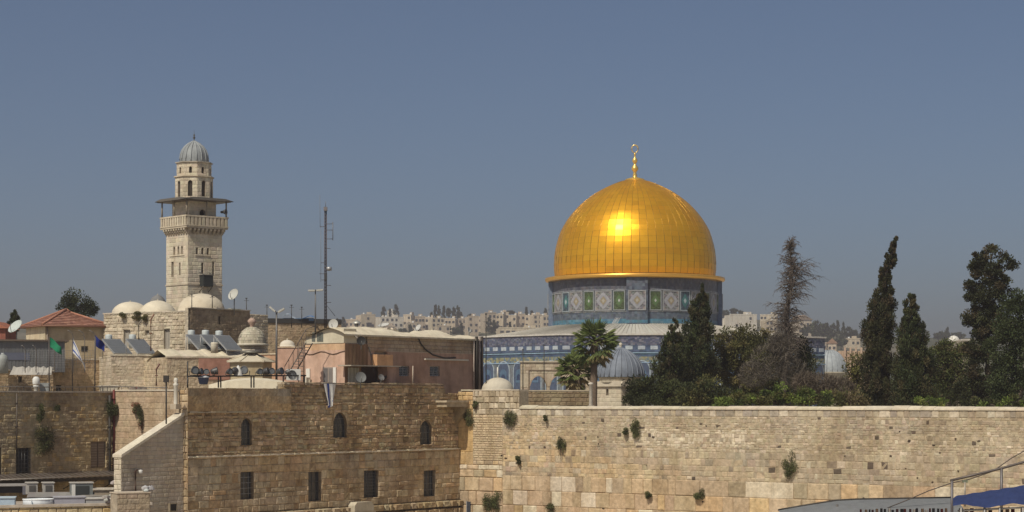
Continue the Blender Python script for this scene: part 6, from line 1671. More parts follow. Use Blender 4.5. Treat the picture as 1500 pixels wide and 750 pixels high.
for px, yb, yt, w, kind, lab in (
 (494, 482, 468, 7, 'cone', "dark conifer just right of the white roof dish"), (503, 483, 465, 7, 'cone', "pointed dark conifer before the long low cream house"), (486, 484, 470, 9, 'ball', "dark bush behind the mast's foot"),
 (562, 467, 450, 9, 'cone', "ridge-top cypress left of the white turret"), (580, 467, 446, 10, 'cone', "taller ridge-top cypress right of the white turret"), (571, 466, 453, 3, 'cone', "thin sapling spire behind the white turret"),
 (632, 467, 458, 3, 'cone', "lone thin spire left of the cypress row"),
 (638, 467, 447, 6, 'cone', "first cypress of the ridge row, with the tallest left tip"), (643, 468, 449, 6, 'cone', "second cypress of the ridge row"), (650, 468, 449, 6, 'cone', "third cypress of the ridge row, a thin spire"), (657, 468, 452, 8, 'ball', "rounder low tree in the middle of the ridge row"), (665, 468, 451, 7, 'cone', "fifth tree of the ridge row"), (671, 468, 448, 8, 'cone', "last and tallest cypress of the ridge row"), (676, 469, 458, 6, 'cone', "small tree at the foot of the row's last cypress"),
 (601, 494, 476, 8, 'cone', "dark slope cypress behind the cream roof dome"), (590, 494, 482, 14, 'ball', "dark rounded slope bush left of the roof dome"), (610, 494, 484, 14, 'ball', "dark slope bush above the small roof hump"), (655, 490, 477, 14, 'ball', "dark round slope tree behind the brown parapet"), (668, 491, 480, 14, 'ball', "slope tree right of the round dark one"), (676, 492, 474, 5, 'cone', "slim slope cypress near the small white dish"),
 (717, 490, 466, 12, 'cone', "broad dark conifer before the tallest stepped block"), (724, 490, 470, 8, 'cone', "second conifer beside the broad dark one"), (747, 490, 473, 4, 'cone', "thin spire before the long pale terrace building"),
 (748, 463, 456, 12, 'umbrella', "flat-topped umbrella pine on the stepped blocks' skyline"), (771, 463, 451, 4, 'cone', "thin skyline cypress, left of two"), (779, 463, 455, 3, 'cone', "smaller skyline cypress, right of two"), (799, 466, 453, 6, 'cone', "skyline tree touching the drum's edge"), (690, 466, 461, 8, 'ball', "low skyline bush right of the cypress row"),
 (1062, 470, 455, 12, 'ball', "ridge tree just right of the tiled drum"), (1075, 462, 452, 10, 'ball', "ridge tree above the white modern block"), (1086, 463, 456, 9, 'ball', "small ridge tree above the white block's middle"), (1096, 464, 459, 10, 'ball', "low ridge bush left of the pinkish flats"),
 (1196, 500, 470, 14, 'ball', "dark tree at the ridge wood's left end"), (1204, 500, 473, 12, 'ball', "second dark tree of the sloping ridge wood"), (1211, 500, 472, 10, 'cone', "pointed tree in the sloping ridge wood"), (1219, 501, 474, 11, 'ball', "round tree mid ridge wood"), (1227, 500, 471, 9, 'cone', "tallest spire of the ridge wood"), (1235, 502, 474, 10, 'cone', "spire next to the tallest in the ridge wood"), (1243, 502, 479, 11, 'ball', "tree near the ridge wood's lower end"), (1252, 503, 484, 9, 'ball', "last small tree of the ridge wood"), (1190, 498, 474, 12, 'ball', "dark tree behind the gabled brownish house"), (1180, 498, 476, 10, 'ball', "tree between dead trunk and gabled house"),
 (1215, 512, 494, 16, 'ball', "broad slope tree above the grey dome's left side"), (1232, 512, 495, 16, 'ball', "broad slope tree above the grey dome's right side"),
 (1375, 500, 487, 14, 'ball', "far dark tree left of the tiny white dome"), (1388, 500, 481, 6, 'cone', "far spire above the tiny white dome"), (1382, 500, 485, 14, 'ball', "far round tree behind the tiny white dome"), (1402, 500, 487, 20, 'ball', "far tree right of the tiny white dome"), (1355, 500, 484, 12, 'ball', "far tree behind the shorter cypress"),
 (1265, 500, 488, 14, 'ball', "far tree hidden behind the leaning cypress"), (1322, 500, 488, 14, 'ball', "far tree seen between the two dark cypresses"),
):
    far_tree(lab, px, yb, yt, w, kind)

# ================================================================ near vegetation
CY = [(0.020, 0.030, 0.013), (0.028, 0.038, 0.016), (0.034, 0.040, 0.018), (0.024, 0.030, 0.016), (0.046, 0.044, 0.024)]
def cypress(name, label, pts, d, cat="cypress", cols=CY, kc=260, per=70, base=16.5, leaf=(0.25, 0.085), lump=0.85, trunkc=(0.12, 0.09, 0.07), up=1.0, open_=0.0):
    """pts: photo silhouette rows (py, left px, right px) from the tip down"""
    t = thing(name, label, cat, Vector((X((pts[-1][1] + pts[-1][2]) / 2, d), d, base)))
    o = Vector(t.location)
    zs = np.array([Z(p[0], d) for p in pts])[::-1]; xs = np.array([X((p[1] + p[2]) / 2, d) for p in pts])[::-1]; ws = np.array([M((p[2] - p[1]) / 2, d) for p in pts])[::-1]
    # clump heights drawn in proportion to the width
    zz_ = np.linspace(zs[0], zs[-1], 400); wz = np.interp(zz_, zs, ws) + 0.22
    p = wz / wz.sum(); h = RNG.choice(zz_, kc, p=p) + RNG.normal(size=kc) * 0.1
    w = np.interp(h, zs, ws); x0 = np.interp(h, zs, xs)
    an = RNG.uniform(0, 6.283, kc); rr = w * np.sqrt(RNG.uniform(0.05, 1.0, kc)) * 0.92
    C = np.stack([x0 + rr * np.cos(an) - o.x, rr * np.sin(an), h - o.z], 1)
    w = w * (1 + 0.22 * np.sin(h * 2.3 + an * 2) + RNG.normal(size=kc) * 0.08); rr = w * np.sqrt(RNG.uniform(0.05, 1.0, kc)) * 0.92; C[:, 0] = x0 + rr * np.cos(an) - o.x; C[:, 1] = rr * np.sin(an)
    cr = np.clip(w * 0.3, 0.1, 0.6) * RNG.uniform(0.5, 1.3, kc) * lump
    rad = np.stack([cr, cr, cr * 1.7], 1)
    c, dv, T = clumps(C, rad, per, cols, up)
    leaf_mesh("crown", t, c, dv, leaf[0] * RNG.uniform(0.6, 1.3, len(c)), leaf[1], T)
    n = 8; mb = MB()
    mb.path([Vector((np.interp(z, zs, xs) - o.x, 0, z - o.z)) for z in np.linspace(base, zs[-1] - 0.8, n)], [0.3 * (1 - i / n) + 0.03 for i in range(n)], trunkc, 8)
    mb.build("trunk", "bark", t)
    return t
cypress("cypress_tree", "tall dark cypress standing before the right side of the tiled drum", [(417, 1027, 1030), (430, 1020, 1034), (445, 1013, 1038), (465, 1008, 1041), (485, 1003, 1044), (510, 994, 1046), (540, 985, 1048), (575, 978, 1048), (600, 980, 1046)], 172, kc=560, per=85)
cypress("cypress_tree", "shorter narrow cypress leaning on the left of the drum's tall one", [(469, 986, 990), (480, 980, 996), (495, 973, 999), (520, 962, 1000), (545, 957, 1000), (575, 955, 1000), (600, 956, 998)], 168, kc=260, per=70, cols=CY + [(0.04, 0.055, 0.02)])
cypress("cypress_tree", "very tall cypress with a tip bent to the right", [(347, 1312, 1315), (356, 1306, 1314), (372, 1298, 1311), (378, 1296, 1315), (395, 1290, 1307), (410, 1286, 1306), (430, 1282, 1309), (455, 1272, 1311), (475, 1267, 1310), (500, 1266, 1308), (540, 1263, 1306), (575, 1260, 1304), (600, 1262, 1304)], 166, kc=640, per=88, cols=[(0.022, 0.026, 0.013), (0.030, 0.034, 0.017), (0.044, 0.038, 0.024), (0.026, 0.030, 0.015)])
cypress("cypress_tree", "shorter cypress right of the one with the bent tip", [(431, 1330, 1335), (440, 1325, 1342), (460, 1322, 1345), (485, 1319, 1352), (510, 1312, 1360), (540, 1308, 1366), (570, 1307, 1368), (600, 1310, 1366)], 164, kc=520, per=88)

def broad(name, label, px, py_base, d, blobs, cols, cat="tree", kc=20, per=105, leaf=(0.21, 0.11), base=16.8, trunkc=(0.10, 0.08, 0.06), dens=1.0, up=0.3, limb=True, crad=(0.35, 0.9), trunk_r=0.28, part="crown", central=None):
    """blobs: photo ellipses (px, py, rx, ry) each filled with leaf clumps"""
    t = thing(name, label, cat, Vector((X(px, d), d, base))); o = Vector(t.location)
    Cs = []; Rs = []
    mb = MB()
    zl = min(Z(b[1], d) for b in blobs) - o.z
    fork = Vector((0, 0, max(0.4, min(zl, (Z(py_base, d) - o.z) + 1.2))))
    if central: tipv = P(central[0], central[1], d) - o; mb.path([Vector((0, 0, -0.3)), tipv * 0.5 + Vector((0.1, 0.05, 0)), tipv], [trunk_r, trunk_r * 0.6, 0.04], trunkc, 8)
    mb.path([Vector((0, 0, -0.3)), fork * 0.5 + Vector((0.08, 0.05, 0)), fork], [trunk_r, trunk_r * 0.85, trunk_r * 0.7], trunkc, 8)
    for (bx, by, rx, ry) in blobs:
        c0 = np.array([X(bx, d) - o.x, RNG.uniform(-0.5, 0.5) * M(rx, d) * 0.6, Z(by, d) - o.z]); rxx, rzz = M(rx, d), M(ry, d)
        n = max(4, int(kc * dens * rxx * rzz / 1.2)); g = RNG.normal(size=(n, 3)); g /= np.linalg.norm(g, axis=1, keepdims=True); g *= RNG.uniform(0.45, 1.0, (n, 1)) ** 0.6
        Cs.append(c0 + g * np.array([rxx, max(rxx * 0.9, 0.5), rzz]) * 0.86); Rs.append(np.repeat(RNG.uniform(*crad, (n, 1)), 3, 1) * np.array([1, 1, 0.75]))
        if limb:
            e = Vector(c0); mid = fork.lerp(e, 0.5) + Vector((0, 0, -0.15 * (e - fork).length))
            fk, kk = fork, 0.55
            if central:
                zz0 = max(fork.z, e.z - abs(e.x - tipv.x * e.z / tipv.z) * 0.7 - 0.6); fk = Vector((tipv.x * zz0 / tipv.z, 0, zz0)); mid = fk.lerp(e, 0.5); kk = 0.28
            mb.path([fk, mid, e], [trunk_r * kk, trunk_r * kk * 0.6, 0.03], trunkc, 6)
            for q in range(3):
                f = Vector(Cs[-1][RNG.integers(0, n)]); mb.path([mid.lerp(e, 0.6), f], [trunk_r * 0.2, 0.02], trunkc, 5)
    mb.build("trunk", "bark", t)
    C = np.concatenate(Cs); Rr = np.concatenate(Rs)
    c, dv, T = clumps(C, Rr, per, cols, up)
    leaf_mesh(part, t, c, dv, leaf[0] * RNG.uniform(0.6, 1.35, len(c)), leaf[1], T)
    return t
OL = [(0.050, 0.055, 0.022), (0.062, 0.064, 0.026), (0.042, 0.048, 0.021), (0.074, 0.068, 0.032)]
DK = [(0.026, 0.036, 0.015), (0.034, 0.044, 0.018), (0.042, 0.050, 0.020), (0.024, 0.030, 0.014)]
GR = [(0.070, 0.105, 0.026), (0.085, 0.120, 0.030), (0.058, 0.088, 0.026), (0.10, 0.118, 0.04)]
broad("olive_tree", "broad olive-green tree right of the drum's tall cypress", 1085, 560, 176, [(1068, 500, 28, 20), (1098, 495, 24, 18), (1085, 520, 40, 26), (1110, 525, 24, 28), (1055, 530, 24, 30), (1120, 500, 18, 20), (1128, 532, 20, 24), (1090, 555, 44, 26)], OL, kc=15)
broad("shrub", "dark low bush before the lead-domed pavilion's right side", 950, 580, 163, [(940, 568, 22, 20), (925, 580, 12, 16), (960, 572, 24, 24), (985, 578, 26, 20), (950, 588, 34, 12)], DK, cat="bush", kc=16, base=17.3)
broad("shrub", "mid-green bush between the two left cypresses' feet and the dead tree", 1020, 585, 160, [(1005, 580, 24, 18), (1035, 574, 26, 22), (1062, 582, 24, 16)], DK + OL, cat="bush", kc=16, base=17.3)
broad("conifer_tree", "small dark green conifer just right of the dead tree's trunk", 1176, 560, 172, [(1172, 508, 12, 18), (1178, 530, 16, 22), (1172, 552, 18, 20)], DK, kc=22)
broad("shrub", "bright green low shrub row along the wall below the dead tree", 1140, 590, 155, [(1062, 590, 16, 7), (1080, 584, 14, 12), (1096, 589, 16, 8), (1112, 580, 16, 15), (1130, 587, 18, 9), (1146, 577, 15, 17), (1164, 586, 18, 10), (1182, 580, 14, 14), (1198, 588, 16, 9), (1213, 584, 9, 11)], GR[:3] + OL[:2] + DK[:1], cat="shrub", kc=26, base=17.6, leaf=(0.2, 0.1), crad=(0.25, 0.55), trunk_r=0.1)
broad("shrub", "yellow-green bush left of the bent-tip cypress", 1254, 570, 175, [(1254, 535, 12, 18), (1250, 560, 16, 18), (1258, 580, 14, 16)], [(0.09, 0.085, 0.03), (0.075, 0.08, 0.03), (0.06, 0.065, 0.026)], cat="bush", kc=18)
broad("shrub", "low mixed scrub at the foot of the bent-tip cypress", 1235, 590, 160, [(1228, 584, 20, 14), (1250, 588, 22, 10)], OL + [(0.07, 0.06, 0.04)], cat="bush", kc=16, base=17.4)
broad("round_tree", "mid-green leafy tree between the shorter cypress and the tall conifer", 1388, 575, 180, [(1382, 518, 22, 16), (1405, 516, 16, 12), (1398, 530, 20, 26), (1375, 550, 24, 30), (1400, 560, 26, 32), (1390, 510, 14, 12)], [(0.045, 0.060, 0.022), (0.055, 0.070, 0.025), (0.038, 0.05, 0.02), (0.06, 0.055, 0.03)], kc=15)
broad("shrub", "bright low shrub at the wall top between cypress and conifer", 1362, 592, 154, [(1358, 588, 18, 8), (1376, 590, 12, 7)], GR, cat="shrub", kc=24, base=17.8, leaf=(0.2, 0.1), crad=(0.25, 0.5), trunk_r=0.08)
broad("tall_conifer", "tall ragged dark conifer with an uneven crown near the photo's right edge", 1440, 575, 168, [(1456, 366, 9, 8), (1427, 378, 10, 9), (1443, 376, 10, 8), (1468, 378, 14, 9), (1481, 388, 8, 7), (1432, 396, 18, 12), (1456, 396, 18, 10), (1425, 420, 14, 12), (1448, 422, 22, 16), (1420, 436, 10, 7), (1440, 446, 22, 14), (1465, 450, 26, 18), (1432, 470, 22, 16), (1412, 466, 9, 5), (1455, 485, 34, 24), (1436, 510, 28, 26), (1448, 545, 38, 36), (1420, 570, 26, 26), (1460, 580, 34, 18), (1455, 408, 24, 10), (1448, 394, 26, 12), (1452, 468, 32, 24), (1440, 432, 26, 12), (1470, 425, 16, 12)], [(0.022, 0.028, 0.014), (0.030, 0.036, 0.018), (0.040, 0.036, 0.022), (0.026, 0.032, 0.016)], kc=17, per=110, crad=(0.25, 0.6), central=(1452, 372))
broad("pine_tree", "dense dark green pine cut by the photo's right edge", 1492, 575, 158, [(1488, 446, 22, 14), (1500, 440, 18, 18), (1478, 480, 28, 24), (1505, 475, 26, 32), (1470, 510, 26, 26), (1500, 525, 36, 36), (1475, 555, 30, 34), (1505, 570, 34, 30)], [(0.022, 0.034, 0.015), (0.030, 0.042, 0.019), (0.026, 0.037, 0.017)], kc=14, per=110, central=(1495, 440))
broad("shrub", "low bush at the wall's far right end under the pine", 1490, 592, 152, [(1488, 588, 18, 9), (1450, 592, 20, 6), (1428, 592, 14, 7)], DK + GR[:1], cat="bush", kc=20, base=17.9, crad=(0.25, 0.5), trunk_r=0.08)
broad("dark_tree", "dense dark evergreen rising behind the red tiled roof", 112, 470, 205, [(112, 434, 14, 9), (98, 446, 16, 9), (118, 448, 18, 12), (132, 455, 14, 10), (92, 455, 8, 8), (110, 462, 24, 10)], [(0.020, 0.028, 0.014), (0.026, 0.034, 0.016)], kc=14)
cypress("cypress_tree", "little dark cypress behind the big white dish", [(458, 18, 24), (464, 14, 26), (475, 12, 27), (490, 12, 26)], 200, kc=90, per=85)

broad("shrub", "dark undergrowth between the two dark cypresses' feet", 1312, 590, 176, [(1300, 578, 20, 24), (1320, 575, 18, 26), (1340, 584, 20, 18)], DK, cat="bush", kc=16, base=17.3)
broad("shrub", "dark undergrowth filling the gap below the leafy tree", 1400, 590, 186, [(1375, 576, 24, 26), (1405, 572, 26, 30), (1435, 574, 28, 30), (1465, 574, 24, 26)], DK, cat="bush", kc=14, base=17.3)
broad("shrub", "olive scrub behind the dead tree hiding the blue wall", 1150, 585, 180, [(1120, 572, 26, 22), (1150, 570, 28, 26), (1180, 574, 24, 22), (1090, 572, 26, 24)], DK + OL, cat="bush", kc=14, base=17.3)
# palms
def palm(label, px, py_crown, d, px_base, rad, nf=46, base=16.8, skirt=True):
    t = thing("fan_palm", label, "palm tree", Vector((X(px_base, d), d, base))); o = Vector(t.location)
    top = P(px, py_crown, d) - o; r = M(rad, d); mb = MB(); n = 14
    pts = [Vector((top.x * (i / n) ** 1.5, 0, top.z * i / n)) for i in range(n + 1)]
    mb.path(pts, [M(5.2, d) * (1.15 - 0.3 * i / n) * (1 + 0.05 * (i % 2)) for i in range(n + 1)], (0.17, 0.125, 0.09), 10); mb.build("trunk", "bark", t)
    C = []; D = []; T = []; st_ = MB()
    for k in range(nf):
        an = RNG.uniform(0, 6.28); el = R(RNG.uniform(-70, 80)) if skirt else R(RNG.uniform(-30, 80))
        dv = np.array([math.cos(an) * math.cos(el), math.sin(an) * math.cos(el), math.sin(el)])
        L_ = r * RNG.uniform(0.55, 0.72); c0 = np.array(top) + dv * L_ * 0.9 + np.array([0, 0, -0.12 * L_])
        st_.path([top, Vector(np.array(top) + dv * L_ * 0.5 + np.array([0, 0, 0.05])), Vector(c0)], [0.04, 0.03, 0.02], (0.11, 0.10, 0.04), 4)
        sidev = np.cross(dv, [0, 0, 1.0]); sidev /= np.linalg.norm(sidev) + 1e-6; upv = np.cross(sidev, dv)
        dead = el < R(-25)
        colr = np.array((0.15, 0.12, 0.065)) if dead and RNG.random() < 0.75 else np.array(((0.065, 0.085, 0.026), (0.09, 0.105, 0.036), (0.05, 0.066, 0.024))[RNG.integers(0, 3)])
        for q in range(17):
            a = R(-75 + 150 * q / 16); bl = r * RNG.uniform(0.38, 0.52)
            v = dv * math.cos(a) + sidev * math.sin(a) * 0.9 + upv * 0.12
            v = v - np.array([0, 0, 0.28 + 0.25 * abs(math.sin(a))]); v /= np.linalg.norm(v)
            C.append(c0 + v * bl * 0.5); D.append((v, bl)); T.append(colr * RNG.uniform(1.6, 2.7))
    st_.build("leaf_stalk", "bark", t)
    Lg = np.array([q[1] for q in D]); Dv = np.array([q[0] for q in D])
    leaf_mesh("crown", t, np.array(C), Dv, Lg, 0.13, np.array(T))
    return t
palm("taller fan palm with a hanging skirt of dry leaves before the blue shrine", 871, 500, 162, 869, 38, 74)
palm("shorter fan palm left of the taller palm, green to the bottom", 845, 541, 165, 847, 33, 64)
wp = thing("pale_post", "slim pale stone post just left of the palm trunk", "post", P(865.5, 600, 156))
MB().lathe([(0.14, 0), (0.14, M(36, 156)), (0.2, M(37, 156)), (0.2, M(39, 156)), (0.01, M(40, 156))], 10, (0.55, 0.5, 0.43)).build("shaft", "pale_stone", wp)
MB().box(-0.24, 0.24, -0.24, 0.24, -0.6, M(6, 156), (0.52, 0.47, 0.4)).build("foot", "pale_stone", wp)

# the dead tree and dry brush
def bare_tree(label, px, d, tip, base=16.8):
    t = thing("dead_tree", label, "dead tree", Vector((X(px, d), d, base))); o = Vector(t.location)
    tp_ = P(tip[0], tip[1], d) - o; mb = MB(); n = 16
    col = (0.125, 0.103, 0.088)
    pts = [Vector((tp_.x * (i / n) + 0.12 * math.sin(i * 1.1), 0.1 * math.sin(i * 0.7), tp_.z * i / n)) for i in range(n + 1)]
    mb.path(pts, [0.34 * (1 - i / n) ** 0.8 + 0.03 for i in range(n + 1)], col, 8); mb.build("trunk", "bark", t)
    br = MB()
    def grow(p, v, L_, r, lev):
        m = 4; q = p.copy(); dirv = v.normalized(); pl = [q.copy()]
        for i in range(m):
            dirv = (dirv + Vector((random.uniform(-.3, .3), random.uniform(-.3, .3), random.uniform(-.36, .2) - (0.07 if lev > 0 else 0)))).normalized()
            q = q + dirv * L_ / m; pl.append(q.copy())
        br.path(pl, [r * (1 - 0.75 * i / m) for i in range(m + 1)], jit(col, 0.2), 4 if lev else 5, True, False)
        if lev < 2:
            for i in range(5 if lev == 0 else 4):
                k = random.randint(1, m); dv = (dirv + Vector((random.uniform(-1, 1), random.uniform(-1, 1), random.uniform(-0.7, 0.5)))).normalized()
                grow(pl[k], dv, L_ * random.uniform(0.3, 0.55), r * 0.5, lev + 1)
    for k in range(430):
        f = random.uniform(0.42, 1.0); i = min(n - 1, int(f * n)); p = pts[i].lerp(pts[i + 1], min(1.0, f * n - i))
        a = random.uniform(0, 6.28)
        prof_ = ((0.25, 1.2), (0.45, 1.3), (0.55, 1.2), (0.64, 0.95), (0.72, 1.2), (0.8, 1.5), (0.87, 1.0), (0.93, 0.75), (1.01, 0.45))
        for (fa, wa), (fb, wb) in zip(prof_, prof_[1:]):
            if fa <= f <= fb: wid = (wa + (wb - wa) * (f - fa) / (fb - fa)) * random.uniform(0.3, 1.0)
        if 0.68 < f < 0.88: wid *= 1.25 if math.cos(a) > 0 else 0.65
        grow(p, Vector((math.cos(a), math.sin(a), random.uniform(0.1, 1.2))), wid * 1.4, 0.042, 1 if random.random() < 0.45 else 0)
    br.build("branch", "bark", t); return t
bare_tree("tall dead brown conifer with bare drooping branches", 1146, 170, (1160, 352))
def brush(label, blobs, d, col, n=3200):
    t = thing("dry_brush", label, "dead bush", Vector((X(blobs[0][0], d), d, 17.3))); o = Vector(t.location)
    Cs = []; Ds = []
    for bx, by, rx, ry in blobs:
        k = int(n / len(blobs)); g = RNG.normal(size=(k, 3)); g /= np.maximum(1, np.linalg.norm(g, axis=1, keepdims=True))
        Cs.append(np.array([X(bx, d) - o.x, 0, Z(by, d) - o.z]) + g * np.array([M(rx, d), M(rx, d) * 0.8, M(ry, d)])); Ds.append(g * 0.6 + RNG.normal(size=g.shape) * 0.5 + np.array([0, 0, 0.3]))
    C = np.concatenate(Cs); T = np.array(col) * RNG.uniform(0.6, 1.4, (len(C), 1))
    leaf_mesh("twig_mass", t, C, np.concatenate(Ds), RNG.uniform(0.4, 1.0, len(C)), 0.045, T, m="leaf")
    mb = MB()
    for k in range(9): mb.path([(random.uniform(-0.4, 0.4), 0, -0.3), (random.uniform(-1.2, 1.2), random.uniform(-0.5, 0.5), random.uniform(0.8, 1.6)), (random.uniform(-2, 2), random.uniform(-0.6, 0.6), random.uniform(1.4, 3.0))], [0.07, 0.05, 0.02], (0.15, 0.12, 0.1), 5)
    mb.build("stem", "bark", t)
brush("grey-brown dry brush around the dead tree's foot", [(1125, 530, 26, 26), (1150, 520, 18, 30), (1105, 548, 22, 18), (1160, 545, 22, 20), (1140, 505, 14, 16)], 166, (0.145, 0.125, 0.10), 3600)
brush("reddish dry brush heap between dead tree and bent-tip cypress", [(1200, 562, 26, 14), (1225, 566, 24, 12), (1180, 560, 18, 14)], 162, (0.15, 0.12, 0.09), 3000)

# capers and weeds growing out of the walls
CAP = [(0.050, 0.062, 0.028), (0.060, 0.070, 0.034), (0.042, 0.050, 0.026)]
def caper(label, face, px, py, wpx, hpx, cols=CAP, hang=0.5, group="caper bushes rooted in the walls"):
    d = face.d(px); w, h = M(wpx / 2, d) * 1.25, M(hpx / 2, d)
    t = thing("caper_bush", label, "wall plant", face.at(face.u(px), -0.05, face.z(px, py)), R(face.phi), group)
    k = max(5, int(9 * (w * h / 0.3) ** 0.5)); g = RNG.normal(size=(k, 3)); g /= np.maximum(1, np.linalg.norm(g, axis=1, keepdims=True))
    C = g * np.array([w, 0.22, h]) * 0.8; C[:, 1] = -np.abs(C[:, 1]) - 0.1; C[:, 2] -= np.abs(C[:, 0]) * 0.2; C[:, 0] *= np.clip(0.6 + 0.6 * (C[:, 2] / h + 1) / 2, 0.4, 1.1)
    rad = np.stack([np.full(k, w * 0.5), np.full(k, 0.2), np.full(k, h * 0.45)], 1)
    c, dv, T = clumps(C, rad, 150, cols, -hang, 1.25)
    leaf_mesh("foliage", t, c, dv, RNG.uniform(0.06, 0.14, len(c)), 0.04, T)
    mb = MB()
    for q in range(6): mb.path([(0, 0.05, h * 0.6), (random.uniform(-w, w) * 0.4, -0.2, 0), (random.uniform(-w, w) * 0.8, -0.22, -h * random.uniform(0.5, 1.2))], [0.02, 0.015, 0.008], (0.13, 0.1, 0.07), 4)
    mb.build("stem", "bark", t)
for px, py, w, h, lab in ((749, 609, 17, 28, "largest caper bush, hanging under the raised end of the sunlit wall"), (824, 656, 11, 30, "long narrow caper bush on the sunlit wall below the arcade"), (934, 626, 13, 28, "caper bush just below the coping right of the pavilion"), (919, 631, 8, 10, "tiny caper tuft beside the one right of the pavilion"), (1159, 681, 18, 34, "big caper bush on the wall's grey middle"), (1026, 724, 13, 20, "dark caper tuft among the large blocks near the bottom"), (952, 724, 9, 12, "small sprig on the large blocks at the bottom"), (718, 735, 17, 24, "left lobe of the double caper bush at the wall's bottom left"), (729, 733, 15, 28, "right lobe of the double caper bush at the wall's bottom left"), (809, 744, 12, 14, "caper tuft cut by the photo's bottom edge"), (698, 592, 6, 10, "dark little tuft on the raised wall end"), (690, 611, 14, 22, "green weed hanging under the stone corbel"), (762, 672, 6, 14, "thin dry sprig among gaps of the sunlit wall"), (802, 612, 4, 10, "slim weed tuft just under the coping")):
    caper(lab, WALL, px, py, w, h)
for px, py, w, h, lab, hg in ((62, 644, 32, 42, "broad green bush growing on the shaded house front", 0.2), (56, 604, 10, 26, "dark hanging weed above the broad bush", 0.5), (82, 596, 9, 10, "small dark weed near the shaded house's roofline", 0.3), (157, 600, 14, 24, "weed clump by the dark drainpipe's top", 0.4)):
    caper(lab, LB, px, py, w, h, DK + CAP, hg)
for px, py, w, h, lab in ((201, 597, 14, 16, "arching weed hanging on the sunlit return wall"), (209, 610, 8, 34, "long trailing weed on the sunlit return wall"), (172, 601, 7, 18, "reddish weed by the red drainpipe")):
    caper(lab, LW, px, py, w, h, CAP + [(0.14, 0.07, 0.05)], 0.8)
HF = Face(279, 164.5, -36)
for px, py, w, h, lab in ((183, 462, 9, 10, "shrub tuft on the domed house's roof edge, left one"), (203, 463, 16, 12, "shrub tuft on the domed house's roof edge, middle one"), (214, 464, 10, 12, "shrub tuft on the domed house's roof edge, right one")):
    caper(lab, HF, px, py, w, h, OL, 0.3)
TF3 = Face(205, 155, 20)
for px, py, w, h, lab in ((224, 530, 16, 16, "green bush on the rough terrace house's top"), (228, 568, 12, 10, "weeds at the foot of the rough terrace house")):
    caper(lab, TF3, px, py, w, h, GR, 0.1)
SF_ = Face(226, 123, 54)
# ================================================================ roof clutter at the bottom left
LD = 128.0
def lp(px, py, d=LD): return P(px, py, d)
ev = thing("tin_canopy", "long dark corrugated canopy along the shaded house's foot", "canopy", LB.at(LB.u(-20), 0, 0), R(54))
u1 = LB.u(168) - LB.u(-20); zc_ = Z(700, 143)
mb = MB(); n = 46
for i in range(n):
    a, b = u1 * i / n, u1 * (i + 1) / n; k = 0.03 * (i % 2)
    mb.quad((a, -1.4, zc_ - 0.1 + k), (b, -1.4, zc_ - 0.1 + k), (b, 0.02, zc_ + 0.28 + k), (a, 0.02, zc_ + 0.28 + k), jit((0.2, 0.17, 0.15), 0.1))
    mb.quad((a, -1.4, zc_ - 0.3), (b, -1.4, zc_ - 0.3), (b, -1.4, zc_ - 0.1 + k), (a, -1.4, zc_ - 0.1 + k), (0.055, 0.05, 0.045))
mb.build("sheet", "metal", ev)
mb = MB(); mb.path([(0, -1.42, zc_ - 0.02), (u1, -1.42, zc_ - 0.02)], 0.05, (0.36, 0.32, 0.28), 6); mb.build("edge_tube", "metal", ev)
for k in range(6): MB().tube((u1 * (k + 0.5) / 6, -1.35, zc_ - 0.3), (u1 * (k + 0.5) / 6, -0.02, zc_ - 0.9), 0.04, (0.1, 0.09, 0.08), n=5).build("strut", "metal", ev)
def wbox_(label, name, px0, px1, py0, py1, d, c, rz=20, deep=0.8, door=True, lid=(0.5, 0.47, 0.43)):
    w, h = M(px1 - px0, d), M(py1 - py0, d); t = thing(name, label, name.split("_")[-1], lp((px0 + px1) / 2, py1, d), R(rz))
    MB().box(-w / 2, w / 2, 0, deep, 0, h, c).build("body", "paint", t)
    MB().box(-w / 2 - 0.05, w / 2 + 0.05, -0.06, deep + 0.05, h + 0.003, h + 0.07, lid).build("lid", "paint", t)
    if door: MB().box(-w * 0.32, w * 0.32, -0.03, -0.003, h * 0.12, h * 0.8, tuple(x * 0.35 for x in c)).build("grille", "metal", t)
    return t
wbox_("grey box vent with a dark square mouth, left of two on the low roof", "vent_box", 40, 55, 708, 724, LD, (0.42, 0.40, 0.37))
wbox_("grey box vent with a dark square mouth, right of two on the low roof", "vent_box", 64, 79, 708, 724, LD, (0.42, 0.40, 0.37))
wbox_("grey metal cabinet with one white side on the low roof", "metal_cabinet", 105, 136, 708, 727, LD - 1, (0.20, 0.22, 0.22))
mb = MB(); mb.box(0, M(5, LD), -0.05, 0.0, 0, M(17, LD), (0.68, 0.68, 0.65)); tag(mb.build("leaning_board", "paint", None, lp(105, 727, LD - 1.8), R(20)), "narrow white panel leaning on the grey cabinet", "board")
dk = thing("open_shed", "dark open-fronted lean-to with a pale flat roof at the lower left edge", "shed", lp(15, 722, LD + 1), R(15))
MB().box(-3, M(21, LD), 0, 2, 0, M(10, LD), (0.05, 0.045, 0.045)).build("wall", "paint", dk)
MB().box(-3.1, M(23, LD), -0.25, 2.1, M(10, LD) + 0.003, M(12, LD), (0.5, 0.47, 0.44)).build("roof", "metal", dk)
MB().box(M(17.5, LD), M(24, LD), -0.3, -0.05, -0.1, M(10, LD) - 0.01, (0.24, 0.24, 0.28)).build("side_panel", "metal", dk)
